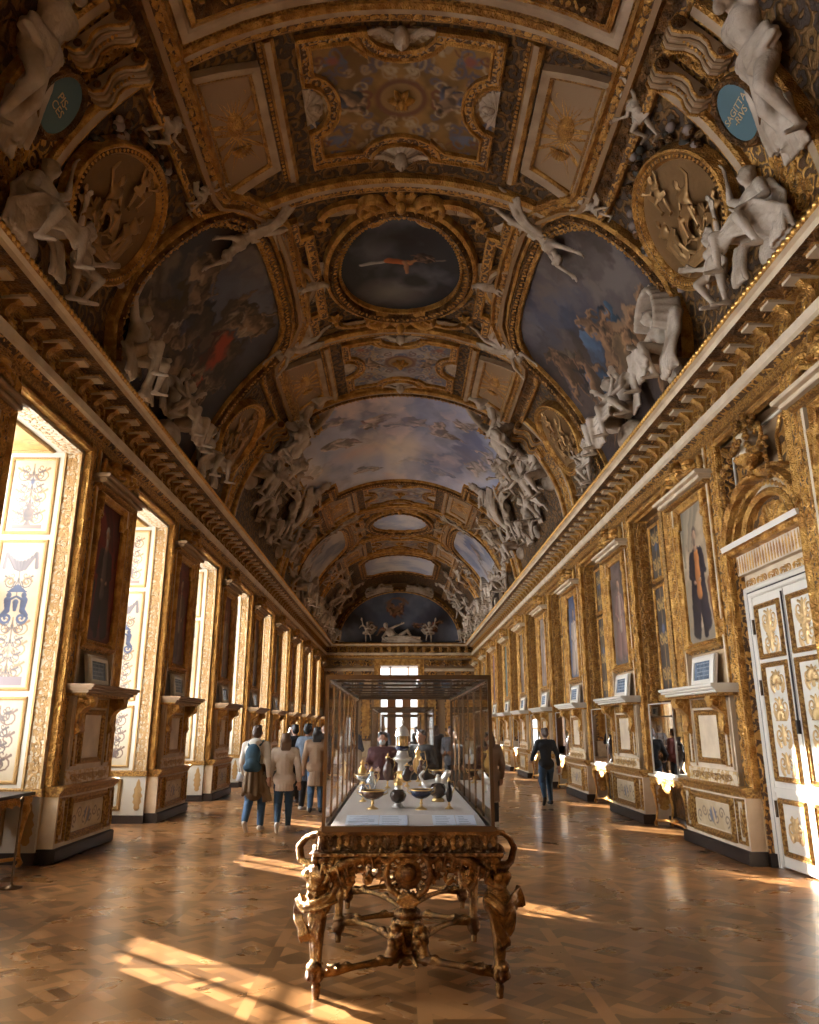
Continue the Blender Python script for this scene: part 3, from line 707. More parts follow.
def build_pier(S):
    """returns list of (name, object) whose meshes sit at u=0; parent is the pier trim"""
    M = MK(S, 1.15 * KS[S]); B = MB()
    # plinth and dado
    box(B, -1.0, 1.0, 0, .17, 0, .25, 1, M, bev=.02); box(B, -.97, .97, .17, .84, 0, .20, 2, M)
    sweep(B, [(-1.0, .86), (1.0, .86)], [(-.05, 0), (-.05, .21), (0, .23), (.03, .27), (.06, .27), (.08, .2), (.08, 0)], M, mat=3)
    # side gilt strips of carved foliage on each edge of the pier, dark inner fillet
    for f in (1, -1):
        a, b = sorted((f * .70, f * .99)); box(B, a, b, .92, 5.80, 0, .075, 4, M)
        for q in (a, b): sweep(B, [(q, .92), (q, 5.8)], [(-.025, .07), (-.02, .10), (.02, .10), (.025, .07)], M, mat=5)
        u = np.full(17, f * .845); v = 1.1 + .285 * np.arange(17); stamp(B, FOL, u, v, pi / 2, .29, .2, .07, M, 5, .075)
    for f in (1, -1):
        a, b = sorted((f * .63, f * .70)); box(B, a, b, .92, 5.80, 0, .095, 2, M, bev=.01)
    o = B.build('trim', [M_WALL, M_DARKW, M_CREAM, M_GOLDF, M_ORNS, M_GOLD]); struct(o)
    # dado panels
    D = MB(); sweep(D, rect(-.55, .55, .31, .69), picture_frame_prof(.09, .05), lambda u, v, h: M(u, v, h + .2), True)
    for f in (1, -1): sweep(D, rect(f * .82 - .07, f * .82 + .07, .27, .75), picture_frame_prof(.04, .03), lambda u, v, h: M(u, v, h + .2), True); stamp(D, LEAF, [f * .82], [.5], pi / 2, .36, .13, .05, M, 0, .2)
    D.build('dado_moulding', M_GOLDF, o)
    paint_obj('dado_panel', dado_cv(3 + S), M, 0, .5, .207, o, M_ARAB)
    # pedestal
    M = MK(S, 1.35 * KS[S]); P = MB(); box(P, -.62, .62, .93, 2.12, 0, .14, 0, M); box(P, -.64, .64, .93, 1.12, .14, .17, 2, M)
    stamp(P, FOL, [-.4, -.13, .13, .4], [1.02] * 4, 0, .26, .15, .04, M, 1, .17)
    sweep(P, rect(-.27, .27, 1.27, 1.87), picture_frame_prof(.075, .04), lambda u, v, h: M(u, v, h + .14), True, 1)
    for f in (1, -1):
        box(P, f * .5 - .09, f * .5 + .09, 1.14, 2.1, .14, .17, 0, M)
        sweep(P, rect(f * .5 - .045, f * .5 + .045, 1.2, 1.62), [(0, 0), (0, .02), (-.02, .02), (-.02, 0)], lambda u, v, h: M(u, v, h + .17), True, 1)
    box(P, -.36, .36, 1.98, 2.1, .14, .18, 1, M); stamp(P, LEAF, np.linspace(-.3, .3, 6), [2.04] * 6, pi / 2, .11, .1, .03, M, 1, .18)
    P.build('pedestal', [M_CREAM, M_GOLDF, M_ORNC], o)
    # scroll brackets
    for f in (1, -1):
        Q = MB(); c = f * .5
        pr = [(1.60, .17), (1.60, .2), (1.64, .25), (1.70, .24), (1.76, .2), (1.86, .21), (1.94, .28), (2.0, .36), (2.06, .4), (2.12, .38), (2.12, .17)]; n = len(pr)
        PP = M(np.repeat([c - .075, c + .075], n), np.tile([q[0] for q in pr], 2), np.tile([q[1] for q in pr], 2))
        Q.add(PP, [(i, i + 1, n + i + 1, n + i) for i in range(n - 1)] + [tuple(range(n - 1, -1, -1)), tuple(range(n, 2 * n))], 0, False)
        stamp(Q, LEAF, [c], [1.8], pi / 2, .34, .15, .1, M, 0, .22); stamp(Q, BEAD, [c], [2.03], 0, .17, .15, .1, M, 0, .36)
        stamp(Q, ROS0, [c], [1.64], 0, .13, .13, .08, M, 0, .22)
        for e in (1, -1): tube(Q, M(np.full(9, c + e * .078), 2.03 + .055 * np.cos(np.arange(9) * pi / 4), .31 + .055 * np.sin(np.arange(9) * pi / 4)), .014, 6)
        Q.build('scroll_bracket', M_GOLD, o)
    # shelf
    M = MK(S, 1.45 * KS[S]); Q = MB(); y0, y1 = 2.12, 2.28
    for a, b, h, m in ((2.12, 2.16, .36, 1), (2.16, 2.2, .40, 0), (2.2, 2.235, .45, 0), (2.235, 2.28, .48, 0)): box(Q, -.68 - (h - .36) * .5, .68 + (h - .36) * .5, a, b, 0, h, m, M, bev=.012)
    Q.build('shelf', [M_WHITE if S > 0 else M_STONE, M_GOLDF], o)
    # head cornice above the portrait
    M = MK(S, 1.3 * KS[S]); Q = MB()
    for a, b, h, m in ((5.22, 5.27, .20, 1), (5.27, 5.33, .27, 0), (5.33, 5.39, .34, 0)): box(Q, -.66 - (h - .2) * .6, .66 + (h - .2) * .6, a, b, 0, h, m, M, bev=.015)
    box(Q, -.62, .62, 2.8, 5.22, 0, .05, 2, M)
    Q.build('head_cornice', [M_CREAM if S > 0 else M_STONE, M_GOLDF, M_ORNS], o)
    return o

def portrait_frame(S):
    M = MK(S, 1.15 * KS[S]); F = MB(); P = [(-.47, 2.95), (.47, 2.95), (.47, 4.8), (.40, 4.8), (.40, 5.08), (-.40, 5.08), (-.40, 4.8), (-.47, 4.8)]
    MM = lambda u, v, h: M(u, v, h + .05)
    sweep(F, P, picture_frame_prof(.13, .1), MM, True); beads(F, P, .075, .06, -.07, MM, 0, LEAF, .95, .09, .05, True)
    for f in (1, -1):
        stamp(F, SHELL, [f * .56], [3.08], pi / 2 if f < 0 else -pi / 2, .3, .34, .14, MM, 0, .02); stamp(F, FOL, [f * .55], [3.3], pi / 2, .4, .2, .12, MM, 0, .02)
        stamp(F, SCR if f > 0 else SCRF, [f * .5], [4.95], pi / 2, .22, .22, .14, MM, 0, .02); stamp(F, LEAF, [f * .5], [4.6], pi / 2, .36, .14, .1, MM, 0, .06)
        stamp(F, SCRF if f > 0 else SCR, [f * .5], [2.92], -pi / 2, .2, .2, .14, MM, 0, .02)
    stamp(F, SHELL, [0], [2.9], pi, .3, .16, .12, MM, 0, .03)
    return F.build('frame', M_GOLD)
def portrait_cv(px, bg, robe, skin=(.45, .27, .17), under=(.4, .3, .2), curtain=None, seed=0, pale=False, beard=True):
    c = Cv(.96, 2.16, px, bg, seed); c.clouds(tuple(np.array(bg) * .55), 4, .5, 3)
    if curtain is not None:
        for i in range(6): c.cap((-.2 + .17 * i, 1.1), (.1 + .1 * i, .55 - .12 * i * (i % 2)), .1, .04, tuple(np.array(curtain) * (.7 + .12 * (i % 3))))
    c.rectf(-.5, .5, -1.1, -.85, tuple(np.array(bg) * .5 + .03)); k = c.cap
    k((-.12, -.95), (-.07, -.3), .07, .13, tuple(np.array(robe) * .8)); k((.13, -.95), (.08, -.3), .07, .13, tuple(np.array(robe) * .7))
    k((-.17, -.8), (-.05, .25), .14, .13, robe); k((.18, -.85), (.06, .25), .15, .12, tuple(np.array(robe) * .85)); k((0, -.1), (0, .3), .17, .13, robe)
    k((-.02, -.35), (-.01, .3), .085, .07, under)
    k((-.14, .3), (-.24, .0), .07, .06, robe); k((-.24, 0), (-.08, -.1), .055, .04, robe); k((.15, .3), (.25, -.02), .07, .06, tuple(np.array(robe) * .8)); k((.25, -.02), (.12, -.12), .05, .04, tuple(np.array(robe) * .8))
    k((-.06, -.11), (-.04, -.12), .032, .028, skin); k((.11, -.14), (.09, -.16), .032, .028, skin)
    k((0, .4), (0, .44), .045, .05, skin); k((0, .52), (0, .58), .074, .084, skin); k((0, .63), (0, .665), .082, .07, (.12, .08, .06) if not pale else (.45, .42, .38)); k((0, .56), (0, .605), .066, .064, skin)
    if beard: k((0, .47), (0, .5), .035, .05, (.2, .14, .1) if not pale else (.5, .45, .4))
    k((-.022, .57), (-.022, .571), .008, .008, (.06, .04, .03)); k((.022, .57), (.022, .571), .008, .008, (.06, .04, .03))
    k((-.4, -.75), (-.36, -.2), .05, .07, tuple(np.array(under) * .6)); return c

def trophy_mesh(S):
    """gilt sculpted group over each portrait: plumed helmet between two masks and scrolls"""
    M = (lambda m: lambda u, v, h: m(u, 5.39 + (v - 5.39) * .80, h))(MK(S, 1.2 * KS[S])); T = MB(); W = lambda c, r: ball(T, c, r, 12, 8, 0, M)
    W((0, 5.60, .22), (.14, .17, .13)); W((0, 5.74, .24), (.11, .09, .11)); W((.02, 5.52, .33), (.05, .05, .05))
    tube(T, [(-.02, 5.7, .34), (-.05, 5.84, .32), (0, 5.9, .22), (.1, 5.86, .12)], [.03, .055, .06, .03], 8, 0, M)
    for f in (1, -1):
        W((f * .34, 5.62, .2), (.1, .13, .11)); W((f * .34, 5.74, .2), (.12, .08, .1)); W((f * .34, 5.60, .3), (.025, .035, .04)); W((f * .34, 5.50, .18), (.15, .07, .1))
        tube(T, [(f * .1, 5.45, .2), (f * .22, 5.52, .3), (f * .42, 5.46, .28), (f * .54, 5.56, .2), (f * .48, 5.66, .16)], [.03, .05, .05, .04, .02], 8, 0, M)
        tube(T, [(f * .5, 5.42, .12), (f * .6, 5.6, .14), (f * .52, 5.78, .12), (f * .42, 5.84, .1)], [.04, .05, .04, .02], 8, 0, M)
        stamp(T, LEAF, [f * .17], [5.55], pi / 2 - f * .4, .3, .16, .14, M, 0, .16)
    stamp(T, SHELL, [0], [5.44], 0, .4, .3, .2, M, 0, .14); box(T, -.6, .6, 5.39, 5.43, 0, .24, 0, M); box(T, -.55, .55, 5.42, 5.8, 0, .1, 1, M)
    return T.build('sculpted_trophy', [M_GOLD, M_ORNS])
def plaque_obj(S):
    M = MK(S, 1.18 * KS[S]); MM = lambda u, v, h: M(u, 2.29 + (v - 2.3) * .9, h + .12 - (v - 2.3) * .12)
    F = MB(); box(F, -.36, .36, 2.3, 2.80, 0, .05, 0, MM, bev=.012); sweep(F, rect(-.26, .26, 2.40, 2.70), [(0, .05), (0, .075), (-.05, .08), (-.09, .06)], MM, True, 0)
    f = F.build('plaque', M_WHITE)
    t = MB(); box(t, -.26, .26, 2.40, 2.70, .05, .056, 1, MM); r = random.Random(3)
    for i in range(4):
        x = -.2
        while x < .16: w = r.uniform(.02, .06); box(t, x, x + w, 2.655 - .065 * i, 2.672 - .065 * i, .056, .058, 0, MM); x += w + .014
    t.build('slate', [mat('plaque_lettering_%d' % S, (.19, .235, .28), .5), M_PLAQ], f); return f

KN = list(range(-2, K1 + 1))
ORD = ['nearest', 'second', 'third', 'fourth', 'fifth', 'sixth', 'seventh', 'eighth', 'ninth', 'tenth', 'eleventh', 'twelfth']
SUBJ = {  # side: per visible pier, starting with k=-1: (bg, robe, under, curtain, description)
 1: [((.30, .22, .14), (.20, .10, .06), (.5, .4, .3), (.35, .1, .06), 'man in brown coat before a red curtain'),
     ((.46, .34, .22), (.035, .025, .03), (.52, .2, .06), (.42, .33, .22), 'bearded man in orange tunic and black cloak'),
     ((.16, .11, .09), (.28, .16, .13), (.4, .3, .24), None, 'seated pale figure in rust robe on dark ground'),
     ((.10, .12, .20), (.55, .42, .32), (.62, .5, .4), None, 'pale robed figure against dark blue sky'),
     ((.34, .25, .2), (.40, .26, .2), (.6, .5, .4), None, 'figure in salmon robe on grey ground'),
     ((.22, .16, .12), (.30, .18, .10), (.5, .4, .3), None, 'man in tawny coat')],
 -1: [((.20, .12, .08), (.10, .08, .07), (.4, .3, .2), None, 'man in dark coat'),
      ((.20, .025, .015), (.045, .03, .03), (.16, .11, .09), (.12, .02, .015), 'white-haired man in black on dark red ground'),
      ((.19, .04, .025), (.16, .09, .06), (.34, .24, .16), None, 'dim figure in brown robe on red-brown ground'),
      ((.22, .07, .04), (.30, .2, .14), (.5, .4, .3), None, 'figure in tan robe on russet ground'),
      ((.17, .08, .06), (.22, .13, .09), (.4, .3, .2), None, 'figure in umber coat')]}
for S, side in ((-1, 'left'), (1, 'right')):
    p0 = build_pier(S); f0 = portrait_frame(S); t0 = trophy_mesh(S); q0 = plaque_obj(S)
    for n, k in enumerate(KN):
        c = pierc(k, S); last = n == len(KN) - 1
        p = dup(p0); p.name = 'trim_%d' % (10 + (20 if S > 0 else 0) + n); p.location = (0, c, 0)
        if k <= -1:
            for ch in list(p.children):
                if ch.name.split('.')[0] in ('shelf', 'scroll_bracket'): bpy.data.objects.remove(ch)
        if k < -1: continue
        i = k + 1; sb = SUBJ[S][i] if i < len(SUBJ[S]) else None
        if sb is None:
            r = random.Random(90 + i + 50 * S); sb = (tuple(r.uniform(.1, .35) * a for a in (1, .75, .55)), tuple(r.uniform(.08, .4) * a for a in (1, .7, .5)), (.45, .35, .25), None, 'standing figure')
        where = ('at the photo right edge' if S > 0 else 'at the photo left edge') if k == -1 else '%s on %s wall' % (ORD[i - 1] if i > 1 else 'nearest', side)
        t = thing('portrait', 'portrait of a %s, %s' % (sb[4], where), 'portrait', (0, c, 0), 0, 'portraits on the piers')
        fr = dup(f0, t); fr.location = (0, 0, 0)
        cv = portrait_cv(60 if k < 3 else 26, sb[0], sb[1], under=sb[2], curtain=sb[3], seed=100 + k, pale=S < 0 and k == 0).warp(.035, 7)
        paint_obj('canvas', cv, MK(S, 1.15 * KS[S]), 0, 4.02, .065, t, M_PAINT)
        w2 = 'nearest' if i <= 1 else ORD[i - 1]
        if k == -1: w2 = 'frame-edge'
        tr = dup(t0); tr.name = 'sculpted_trophy'; tr.location = (0, c, 0); tag(tr, 'gilt helmet and masks sculpted above the %s portrait of the %s wall' % (w2, side), 'sculpture', 'gilt trophies above the portraits')
        if k == -1: continue
        pl = dup(q0); pl.name = 'plaque'; pl.location = (0, c, 0); tag(pl, 'slate-blue plaque in white frame under the %s portrait of the %s wall' % (w2, side), 'plaque', 'plaques under the portraits')
    for o in (p0, f0, t0, q0):
        for ch in list(o.children): bpy.data.objects.remove(ch)
        bpy.data.objects.remove(o)

# ---------- left window bays
def left_bay_meshes():
    """u=0 is the far edge of the opening; built once"""
    MJ = lambda u, v, h: np.stack([-(WX + u), -h + 0 * u, v + 0 * u], -1)          # far jamb, faces the camera
    J = MB(); box(J, 0, 1.35, .92, OPT, 0, .03, 0, MJ); box(J, .0, .26, .92, OPT, .03, .06, 1, MJ)
    for q in (.02, .245): sweep(J, [(q, .92), (q, OPT)], [(-.02, .05), (-.015, .085), (.015, .085), (.02, .05)], MJ, mat=2)
    stamp(J, FOL, [.13] * 22, .98 + .212 * np.arange(22), pi / 2, .21, .19, .035, MJ, 2, .06)
    box(J, -.02, 1.35, 0, .14, 0, .08, 4, MJ); box(J, 0, 1.35, .14, .84, 0, .05, 0, MJ); sweep(J, [(-.02, .86), (1.35, .86)], [(-.04, 0), (-.04, .07), (.05, .1), (.07, 0)], MJ, mat=3)
    sweep(J, rect(.5, 1.2, .3, .7), picture_frame_prof(.07, .04), lambda u, v, h: MJ(u, v, h + .05), True, 2); stamp(J, ROS, [.85], [.5], 0, .4, .28, .06, MJ, 2, .05)
    stamp(J, LEAF, [.13], [.5], pi / 2, .55, .2, .05, MJ, 2, .05)
    PN = [(4.42, 5.50, 'top'), (2.22, 4.25, 'mid'), (1.02, 2.05, 'low')]
    for a, b, _ in PN: sweep(J, rect(.40, 1.0, a, b), [(0, .03), (0, .05), (-.02, .06), (-.045, .05), (-.05, .03)], MJ, True, 5)
    j = J.build('jamb', [M_REV, M_ORNR, M_GOLDP, M_GOLDF, M_DARKW, M_GOLDP])
    cvs = [paint_obj('arabesque_panel', arab_cv(.60, b - a, 20 + i, kd, (.34, .27, .18), px=100), MJ, .70, (a + b) / 2, .037, j, M_ARAB) for i, (a, b, kd) in enumerate(PN)]
    # near jamb (faces away), plain with frames, and the soffit
    MN = lambda u, v, h: np.stack([-(WX + u), -OWS[-1] + h + 0 * u, v + 0 * u], -1); N_ = MB(); box(N_, 0, 1.35, 0, OPT, 0, .03, 0, MN)
    for a, b, _ in PN: sweep(N_, rect(.40, 1.0, a, b), [(0, .03), (0, .05), (-.05, .05), (-.05, .03)], MN, True, 1)
    N_.build('jamb', [M_REV, M_GOLDP], j)
    MS = lambda u, v, h: np.stack([-(WX + u), v + 0 * u, OPT - h + 0 * u], -1); T = MB(); box(T, 0, 1.35, -OWS[-1], 0, 0, .03, 0, MS); box(T, 0, .26, -OWS[-1], 0, .03, .06, 1, MS)
    sweep(T, rect(.45, 1.25, -2.05, -.15), picture_frame_prof(.06, .04), lambda u, v, h: MS(u, v, h + .03), True, 2)
    T.build('soffit', [M_REV, M_ORNR, M_GOLDP], j)
    c = Cv(.8, 1.9, 60, (.34, .19, .05), 5); c.clouds((.42, .27, .1), 5, .5, 3); c.blob(0, 0, .3, .5, (.25, .3, .36), .8, .3); c.nude(0, -.1, .9, .3, (.6, .42, .28), (.2, .2, .3))
    for f in (1, -1): c.spiral(f * .28, .65, .16, 0, 1.3, .02, (.3, .17, .06), f); c.spiral(f * .28, -.65, .16, 0, 1.3, .02, (.3, .17, .06), -f)
    paint_obj('soffit_panel', c, MS, .85, -1.1, .04, j, M_ARAB)
    # gilt surround on the wall plane
    M = MW(-1); R = MB(); P = [(.0, .92), (.0, OPT), (-2.3, OPT), (-2.3, .92)]
    return j
def window_mesh():
    W = MB(); X = -6.0
    B = lambda y0, y1, z0, z1, d=.07: box(W, y0, y1, z0, z1, -d, d, 0, lambda u, v, h: np.stack([X + h, u + 0 * h, v + 0 * h], -1))
    B(-2.2, -2.1, .9, OPT); B(-.12, 0, .9, OPT); B(-2.1, -.12, .9, 1.45, .04); B(-2.1, -.12, OPT - .08, OPT); B(-1.15, -1.07, 1.4, OPT - .08); B(-2.1, -.12, 3.2, 3.75, .06)  # solid bottom panel and deep transom added to break up the sun streaks
    for z in (2.0, 2.6, 4.4, 5.0): B(-2.1, -.12, z - .02, z + .02, .03)
    for y in (-1.62, -.6): B(y - .02, y + .02, 1.0, OPT - .08, .03)
    w = W.build('window', M_WHITE); g = MB(); g.add([(X, -2.15, 1), (X, -.1, 1), (X, -.1, OPT - .08), (X, -2.15, OPT - .08)], [(0, 1, 2, 3)], 0, False); g.build('pane', M_PANE, w); return w
j0 = left_bay_meshes(); w0 = window_mesh()
n = 1
for k in range(K0, K1):
    y = pierc(k, -1) + HWS[-1] + OWS[-1]
    w = dup(w0); w.name = 'window_%d' % n; w.location = (0, y, 0); struct(w)
    j = dup(j0, w); j.location = (0, 0, 0)
    n += 1
for o in (j0, w0):
    for ch in list(o.children): bpy.data.objects.remove(ch)
    bpy.data.objects.remove(o)

# ---------- opening heads: gilt band with leaf moulding under the architrave, both sides
for S in (-1, 1):
    M = MW(S); B = MB()
    for k in range(K0, K1):
        a = pierc(k, S) + HWS[S]; b = a + OWS[S]
        P = [(b, .95), (b, OPT), (a, OPT), (a, .95)] if True else None
        sweep(B, P, [(.0, -.06), (.0, .09), (-.03, .12), (-.07, .09), (-.1, .08), (-.1, 0)] , M, mat=0)
        if k < 4: beads(B, P, .12, .09, -.05, M, 0, LEAF, .9, .07, .04)
    struct(B.build('trim_4' if S < 0 else 'trim_5', [M_GOLD]))

# ---------- right niches
def right_niche():
    X = WX + .28; MBk = lambda u, v, h: np.stack([X - h + 0 * u, u + 0 * h, v + 0 * h], -1); N_ = MB()
    box(N_, -OWS[1], 0, .92, OPT, 0, .02, 0, MBk); box(N_, -OWS[1], 0, 0, .15, 0, .08, 3, MBk)
    MJ = lambda u, v, h: np.stack([WX + u + 0 * h, -h + 0 * u, v + 0 * u], -1)
    box(N_, 0, .27, .92, OPT, 0, .03, 1, MJ); stamp(N_, FOL, [.135] * 20, 1.06 + .232 * np.arange(20), pi / 2, .225, .2, .045, MJ, 2, .03); box(N_, 0, .27, 0, .9, 0, .04, 4, MJ)
    stamp(N_, LEAF, [.135], [.5], pi / 2, .5, .3, .05, MJ, 2, .04)
    pans = [(4.45, 5.45), (2.32, 4.25)]
    for a, b in pans:
        for cu in (-.5, -1.5): sweep(N_, rect(cu - .26, cu + .26, a, b), [(0, .02), (0, .05), (-.03, .07), (-.06, .05), (-.075, .02)], MBk, True, 2)
    sweep(N_, [(-1.0, .92), (-1.0, OPT)], [(-.08, .02), (-.08, .08), (.08, .08), (.08, .02)], MBk, mat=1)
    sweep(N_, [(-OWS[1], 2.22), (0, 2.22)], [(-.05, .02), (-.05, .08), (.05, .1), (.05, .02)], MBk, mat=2)
    MS = lambda u, v, h: np.stack([WX + u, v + 0 * u, OPT - h + 0 * u], -1); sweep(N_, rect(.05, .24, -1.85, -.15), picture_frame_prof(.05, .04), MS, True, 2)
    o = N_.build('niche', [M_GOLDD, M_JAMB, M_GOLD, M_DARKW, M_CREAM])
    for i, (a, b) in enumerate(pans):
        for cu in (-.5, -1.5): paint_obj('arabesque_panel', dark_cv(.52, b - a, 31 + i, 55), MBk, cu, (a + b) / 2, .03, o, M_ARAB)
    return o
n0 = right_niche(); n = 40
for k in range(K0, K1):
    if k == -1: continue
    o = dup(n0); o.name = 'trim_%d' % n; o.location = (0, pierc(k, 1) + HWS[1] + OWS[1], 0); struct(o); n += 1
for ch in list(n0.children): bpy.data.objects.remove(ch)
bpy.data.objects.remove(n0)

# ---------- the door bay on the right (opening 8.5 - 10.8)
def door_bay():
    X = WX + .17; M = lambda u, v, h: np.stack([X - h + 0 * u, u + 0 * h, v + 0 * h], -1); c = 9.35
    B = MB(); box(B, 8.35, 10.35, 0, OPT, -.03, 0, 0, M)
    MJ = lambda u, v, h: np.stack([WX + u + 0 * h, 10.35 - h + 0 * u, v + 0 * u], -1); box(B, 0, .17, .9, OPT, 0, .02, 1, MJ); box(B, 0, .17, 0, .9, 0, .03, 1, MJ); box(B, 0, .17, 0, .16, 0, .06, 4, MJ)
    # architrave of the door
    P = [(c - .87, .0), (c - .87, 3.42), (c + .87, 3.42), (c + .87, 0)]
    sweep(B, P, [(-.02, 0), (-.02, .06), (.0, .08), (.035, .08), (.05, .05), (.06, .08), (.1, .1), (.13, .08), (.135, 0)], M, mat=2)
    beads(B, P, .085, .08, .095, M, 3, LEAF, .9, .06, .04)
    sweep(B, P, [(.04, .055), (.04, .075), (.055, .075), (.055, .055)], M, mat=4)
    box(B, c - .98, c + .98, 3.44, 3.74, 0, .05, 5, M); stamp(B, FOL, np.linspace(c - .8, c + .8, 6), [3.59] * 6, 0, .28, .2, .06, M, 3, .05)
    # entablature with flutes, cornice and segmental pediment
    box(B, c - 1.02, c + 1.02, 3.72, 4.0, 0, .14, 5, M); u = np.linspace(c - .95, c + .95, 26); stamp(B, LEAF, u, u * 0 + 3.86, pi / 2, .24, .06, .03, M, 3, .14)
    sweep(B, [(c - 1.05, 4.0), (c + 1.05, 4.0)], [(-.02, .1, 3), (0, .22, 3), (.05, .26, 3), (.06, .3, 2), (.13, .32, 3), (.15, 0, 3)], M, mat=2)
    u = np.linspace(c - 1.02, c + 1.02, 22); stamp(B, EGG, u, u * 0 + 4.03, 0, .08, .06, .05, M, 3, .24)
    A = arc(c, 3.98, 1.02, .84, 12, 168, 22); sweep(B, A, [(.0, 0), (.0, .26), (-.04, .3), (-.09, .3), (-.12, .2), (-.17, .16), (-.17, 0)][::-1], M, mat=3)
    beads(B, A, .075, .29, -.065, M, 3, BEAD, .9, .07, .04); beads(B, A, .11, .2, .09, M, 3, LEAF, .9, .09, .05)
    A2 = arc(c, 4.12, .62, .46, 4, 176, 16); sweep(B, A2, [(.0, 0), (.0, .14), (-.05, .18), (-.1, .14), (-.1, 0)], M, mat=3); fill(B, A2, .04, M, 6); fill(B, arc(c, 4.1, .98, .8, 3, 177, 20), .02, M, 5)
    stamp(B, SHELL, [c], [4.17], 0, .8, .7, .12, M, 3, .05)
    # panelled field around the vase
    for f in (1, -1):
        P = [(c + f * .38, 4.95), (c + f * .5, 4.75), (c + f * .98, 4.55), (c + f * .98, 5.5), (c + f * .5, 5.5), (c + f * .36, 5.3)]
        if f < 0: P = P[::-1]
        sweep(B, P, [(0, 0), (0, .03), (-.03, .05), (-.05, .03), (-.05, 0)], M, True, 3); fill(B, P, .012, M, 6)
    sweep(B, rect(8.42, 10.28, 4.5, 5.58), [(0, 0), (0, .03), (-.03, .03), (-.03, 0)], M, True, 2)
    o = struct(B.build('door_1', [M_STONE, M_ORNS, M_WHITE, M_GOLD, M_DARKW, M_CREAM, M_ORN]))
    for f, (a, b) in ((-1, (c - .86, c - .01)), (1, (c + .01, c + .86))):
        D = MB(); box(D, a, b, .02, 3.4, 0, .05, 0, M, bev=.01); m_ = (a + b) / 2; w = .27
        lv = [(2.62, 3.22, 20), (1.1, 2.45, 21), (.22, .78, 22)]
        for z0, z1, sd in lv: sweep(D, rect(m_ - w, m_ + w, z0, z1), picture_frame_prof(.06, .045), lambda u, v, h: M(u, v, h + .05), True, 1)
        for z0, z1, sd in lv[:]:
            zc = (z0 + z1) / 2; L_ = (z1 - z0)
            nn = max(1, int(L_ / .3)); zz = z0 + (np.arange(nn) + .5) * L_ / nn
            for e in (1, -1): stamp(D, SCR if e > 0 else SCRF, np.full(nn, m_ + e * .11), zz, pi / 2, .2, .2, .06, M, 2, .05); stamp(D, LEAF, np.full(nn, m_ + e * .14), zz - .1, pi / 2 - e * .7, .16, .1, .06, M, 2, .05)
            stamp(D, LEAF, np.full(nn, m_), zz, pi / 2, .26, .12, .09, M, 2, .05)
            if L_ < .7: stamp(D, ROS, [m_], [zc], 0, .3, .36, .08, M, 2, .05)
            else: stamp(D, SHELL, [m_, m_], [zc, zc + .45], 0, .24, .3, .12, M, 2, .05)
        box(D, a, b, .9, .96, .05, .065, 0, M)
        d = D.build('door_leaf', [M_WHITE, M_GOLDF, mat('pale_carved_gilding', (.66, .44, .20), .4, .45)], o)
        for z in (.7, 2.2, 3.0):
            H = MB(); hx = a + .0 if f < 0 else b - .0; tube(H, M(np.array([hx, hx]), np.array([z - .1, z + .1]), np.array([.065, .065])), .018, 8); H.build('hinge', M_BRASS, d)
    H = MB(); tube(H, M(np.full(4, c), np.array([1.75, 2.0, 3.0, 3.35]), np.full(4, .075)), .012, 6); box(H, c - .02, c + .02, 1.62, 1.78, .06, .1, 0, M); H.build('door_bolt', M_DARKW, o)
    # urn with flowers on the pediment
    t = thing('flower_urn', 'gilt and white urn of sculpted flowers over the arched pediment of the door', 'urn', (X - .24, c, 4.80))
    U = MB(); pr = [(.001, 0), (.15, 0), (.15, .04), (.11, .06), (.06, .1), (.05, .16), (.08, .18), (.15, .22), (.2, .3)]
    t.scale = (1.2, 1.2, 1.1); lathe(U, pr, 24, (0, 0, 0), 0, None, .8, 1, .06, 12)
    lathe(U, [(.2, .3), (.21, .34), (.19, .45), (.15, .5), (.12, .53), (.13, .56), (.15, .58), (.12, .58)], 24, (0, 0, 0), 1, None, .8, 1); U.build('urn_body', [M_GOLD, M_CREAM], t)
    for f in (1, -1):
        U = MB(); tube(U, [(0, f * .17, .36), (0, f * .3, .44), (0, f * .3, .56), (0, f * .2, .6), (0, f * .15, .54)], [.02, .025, .025, .02, .015], 8); U.build('urn_handle', M_GOLD, t)
    Fl = MB(); r = random.Random(4)
    for i in range(46):
        a = r.uniform(0, 2 * pi); e = r.uniform(-.2, 1.4); R_ = .17 * (.6 + .5 * r.random()); ball(Fl, (-.02 + R_ * .7 * cos(a) * cos(e), R_ * sin(a) * cos(e), .68 + R_ * sin(e) * 1.0), r.uniform(.025, .05), 7, 4)
    for f in (1, -1):
        for i in range(16):
            t_ = i / 15; ball(Fl, (-.08 - .06 * sin(pi * t_), f * (.12 + .42 * t_), .56 - .18 * sin(pi * t_) - .25 * t_ + r.uniform(-.03, .03)), r.uniform(.025, .045), 7, 4)
        for i in range(9): ball(Fl, (-.1, f * .55 + r.uniform(-.03, .03), .26 - .05 * i), r.uniform(.02, .04), 7, 4)
    for i in range(12): ball(Fl, (-.2, -.2 + .035 * i, .42 - .09 * sin(pi * i / 11)), .035, 7, 4)
    Fl.build('flowers', M_GOLDF, t)
door_bay()
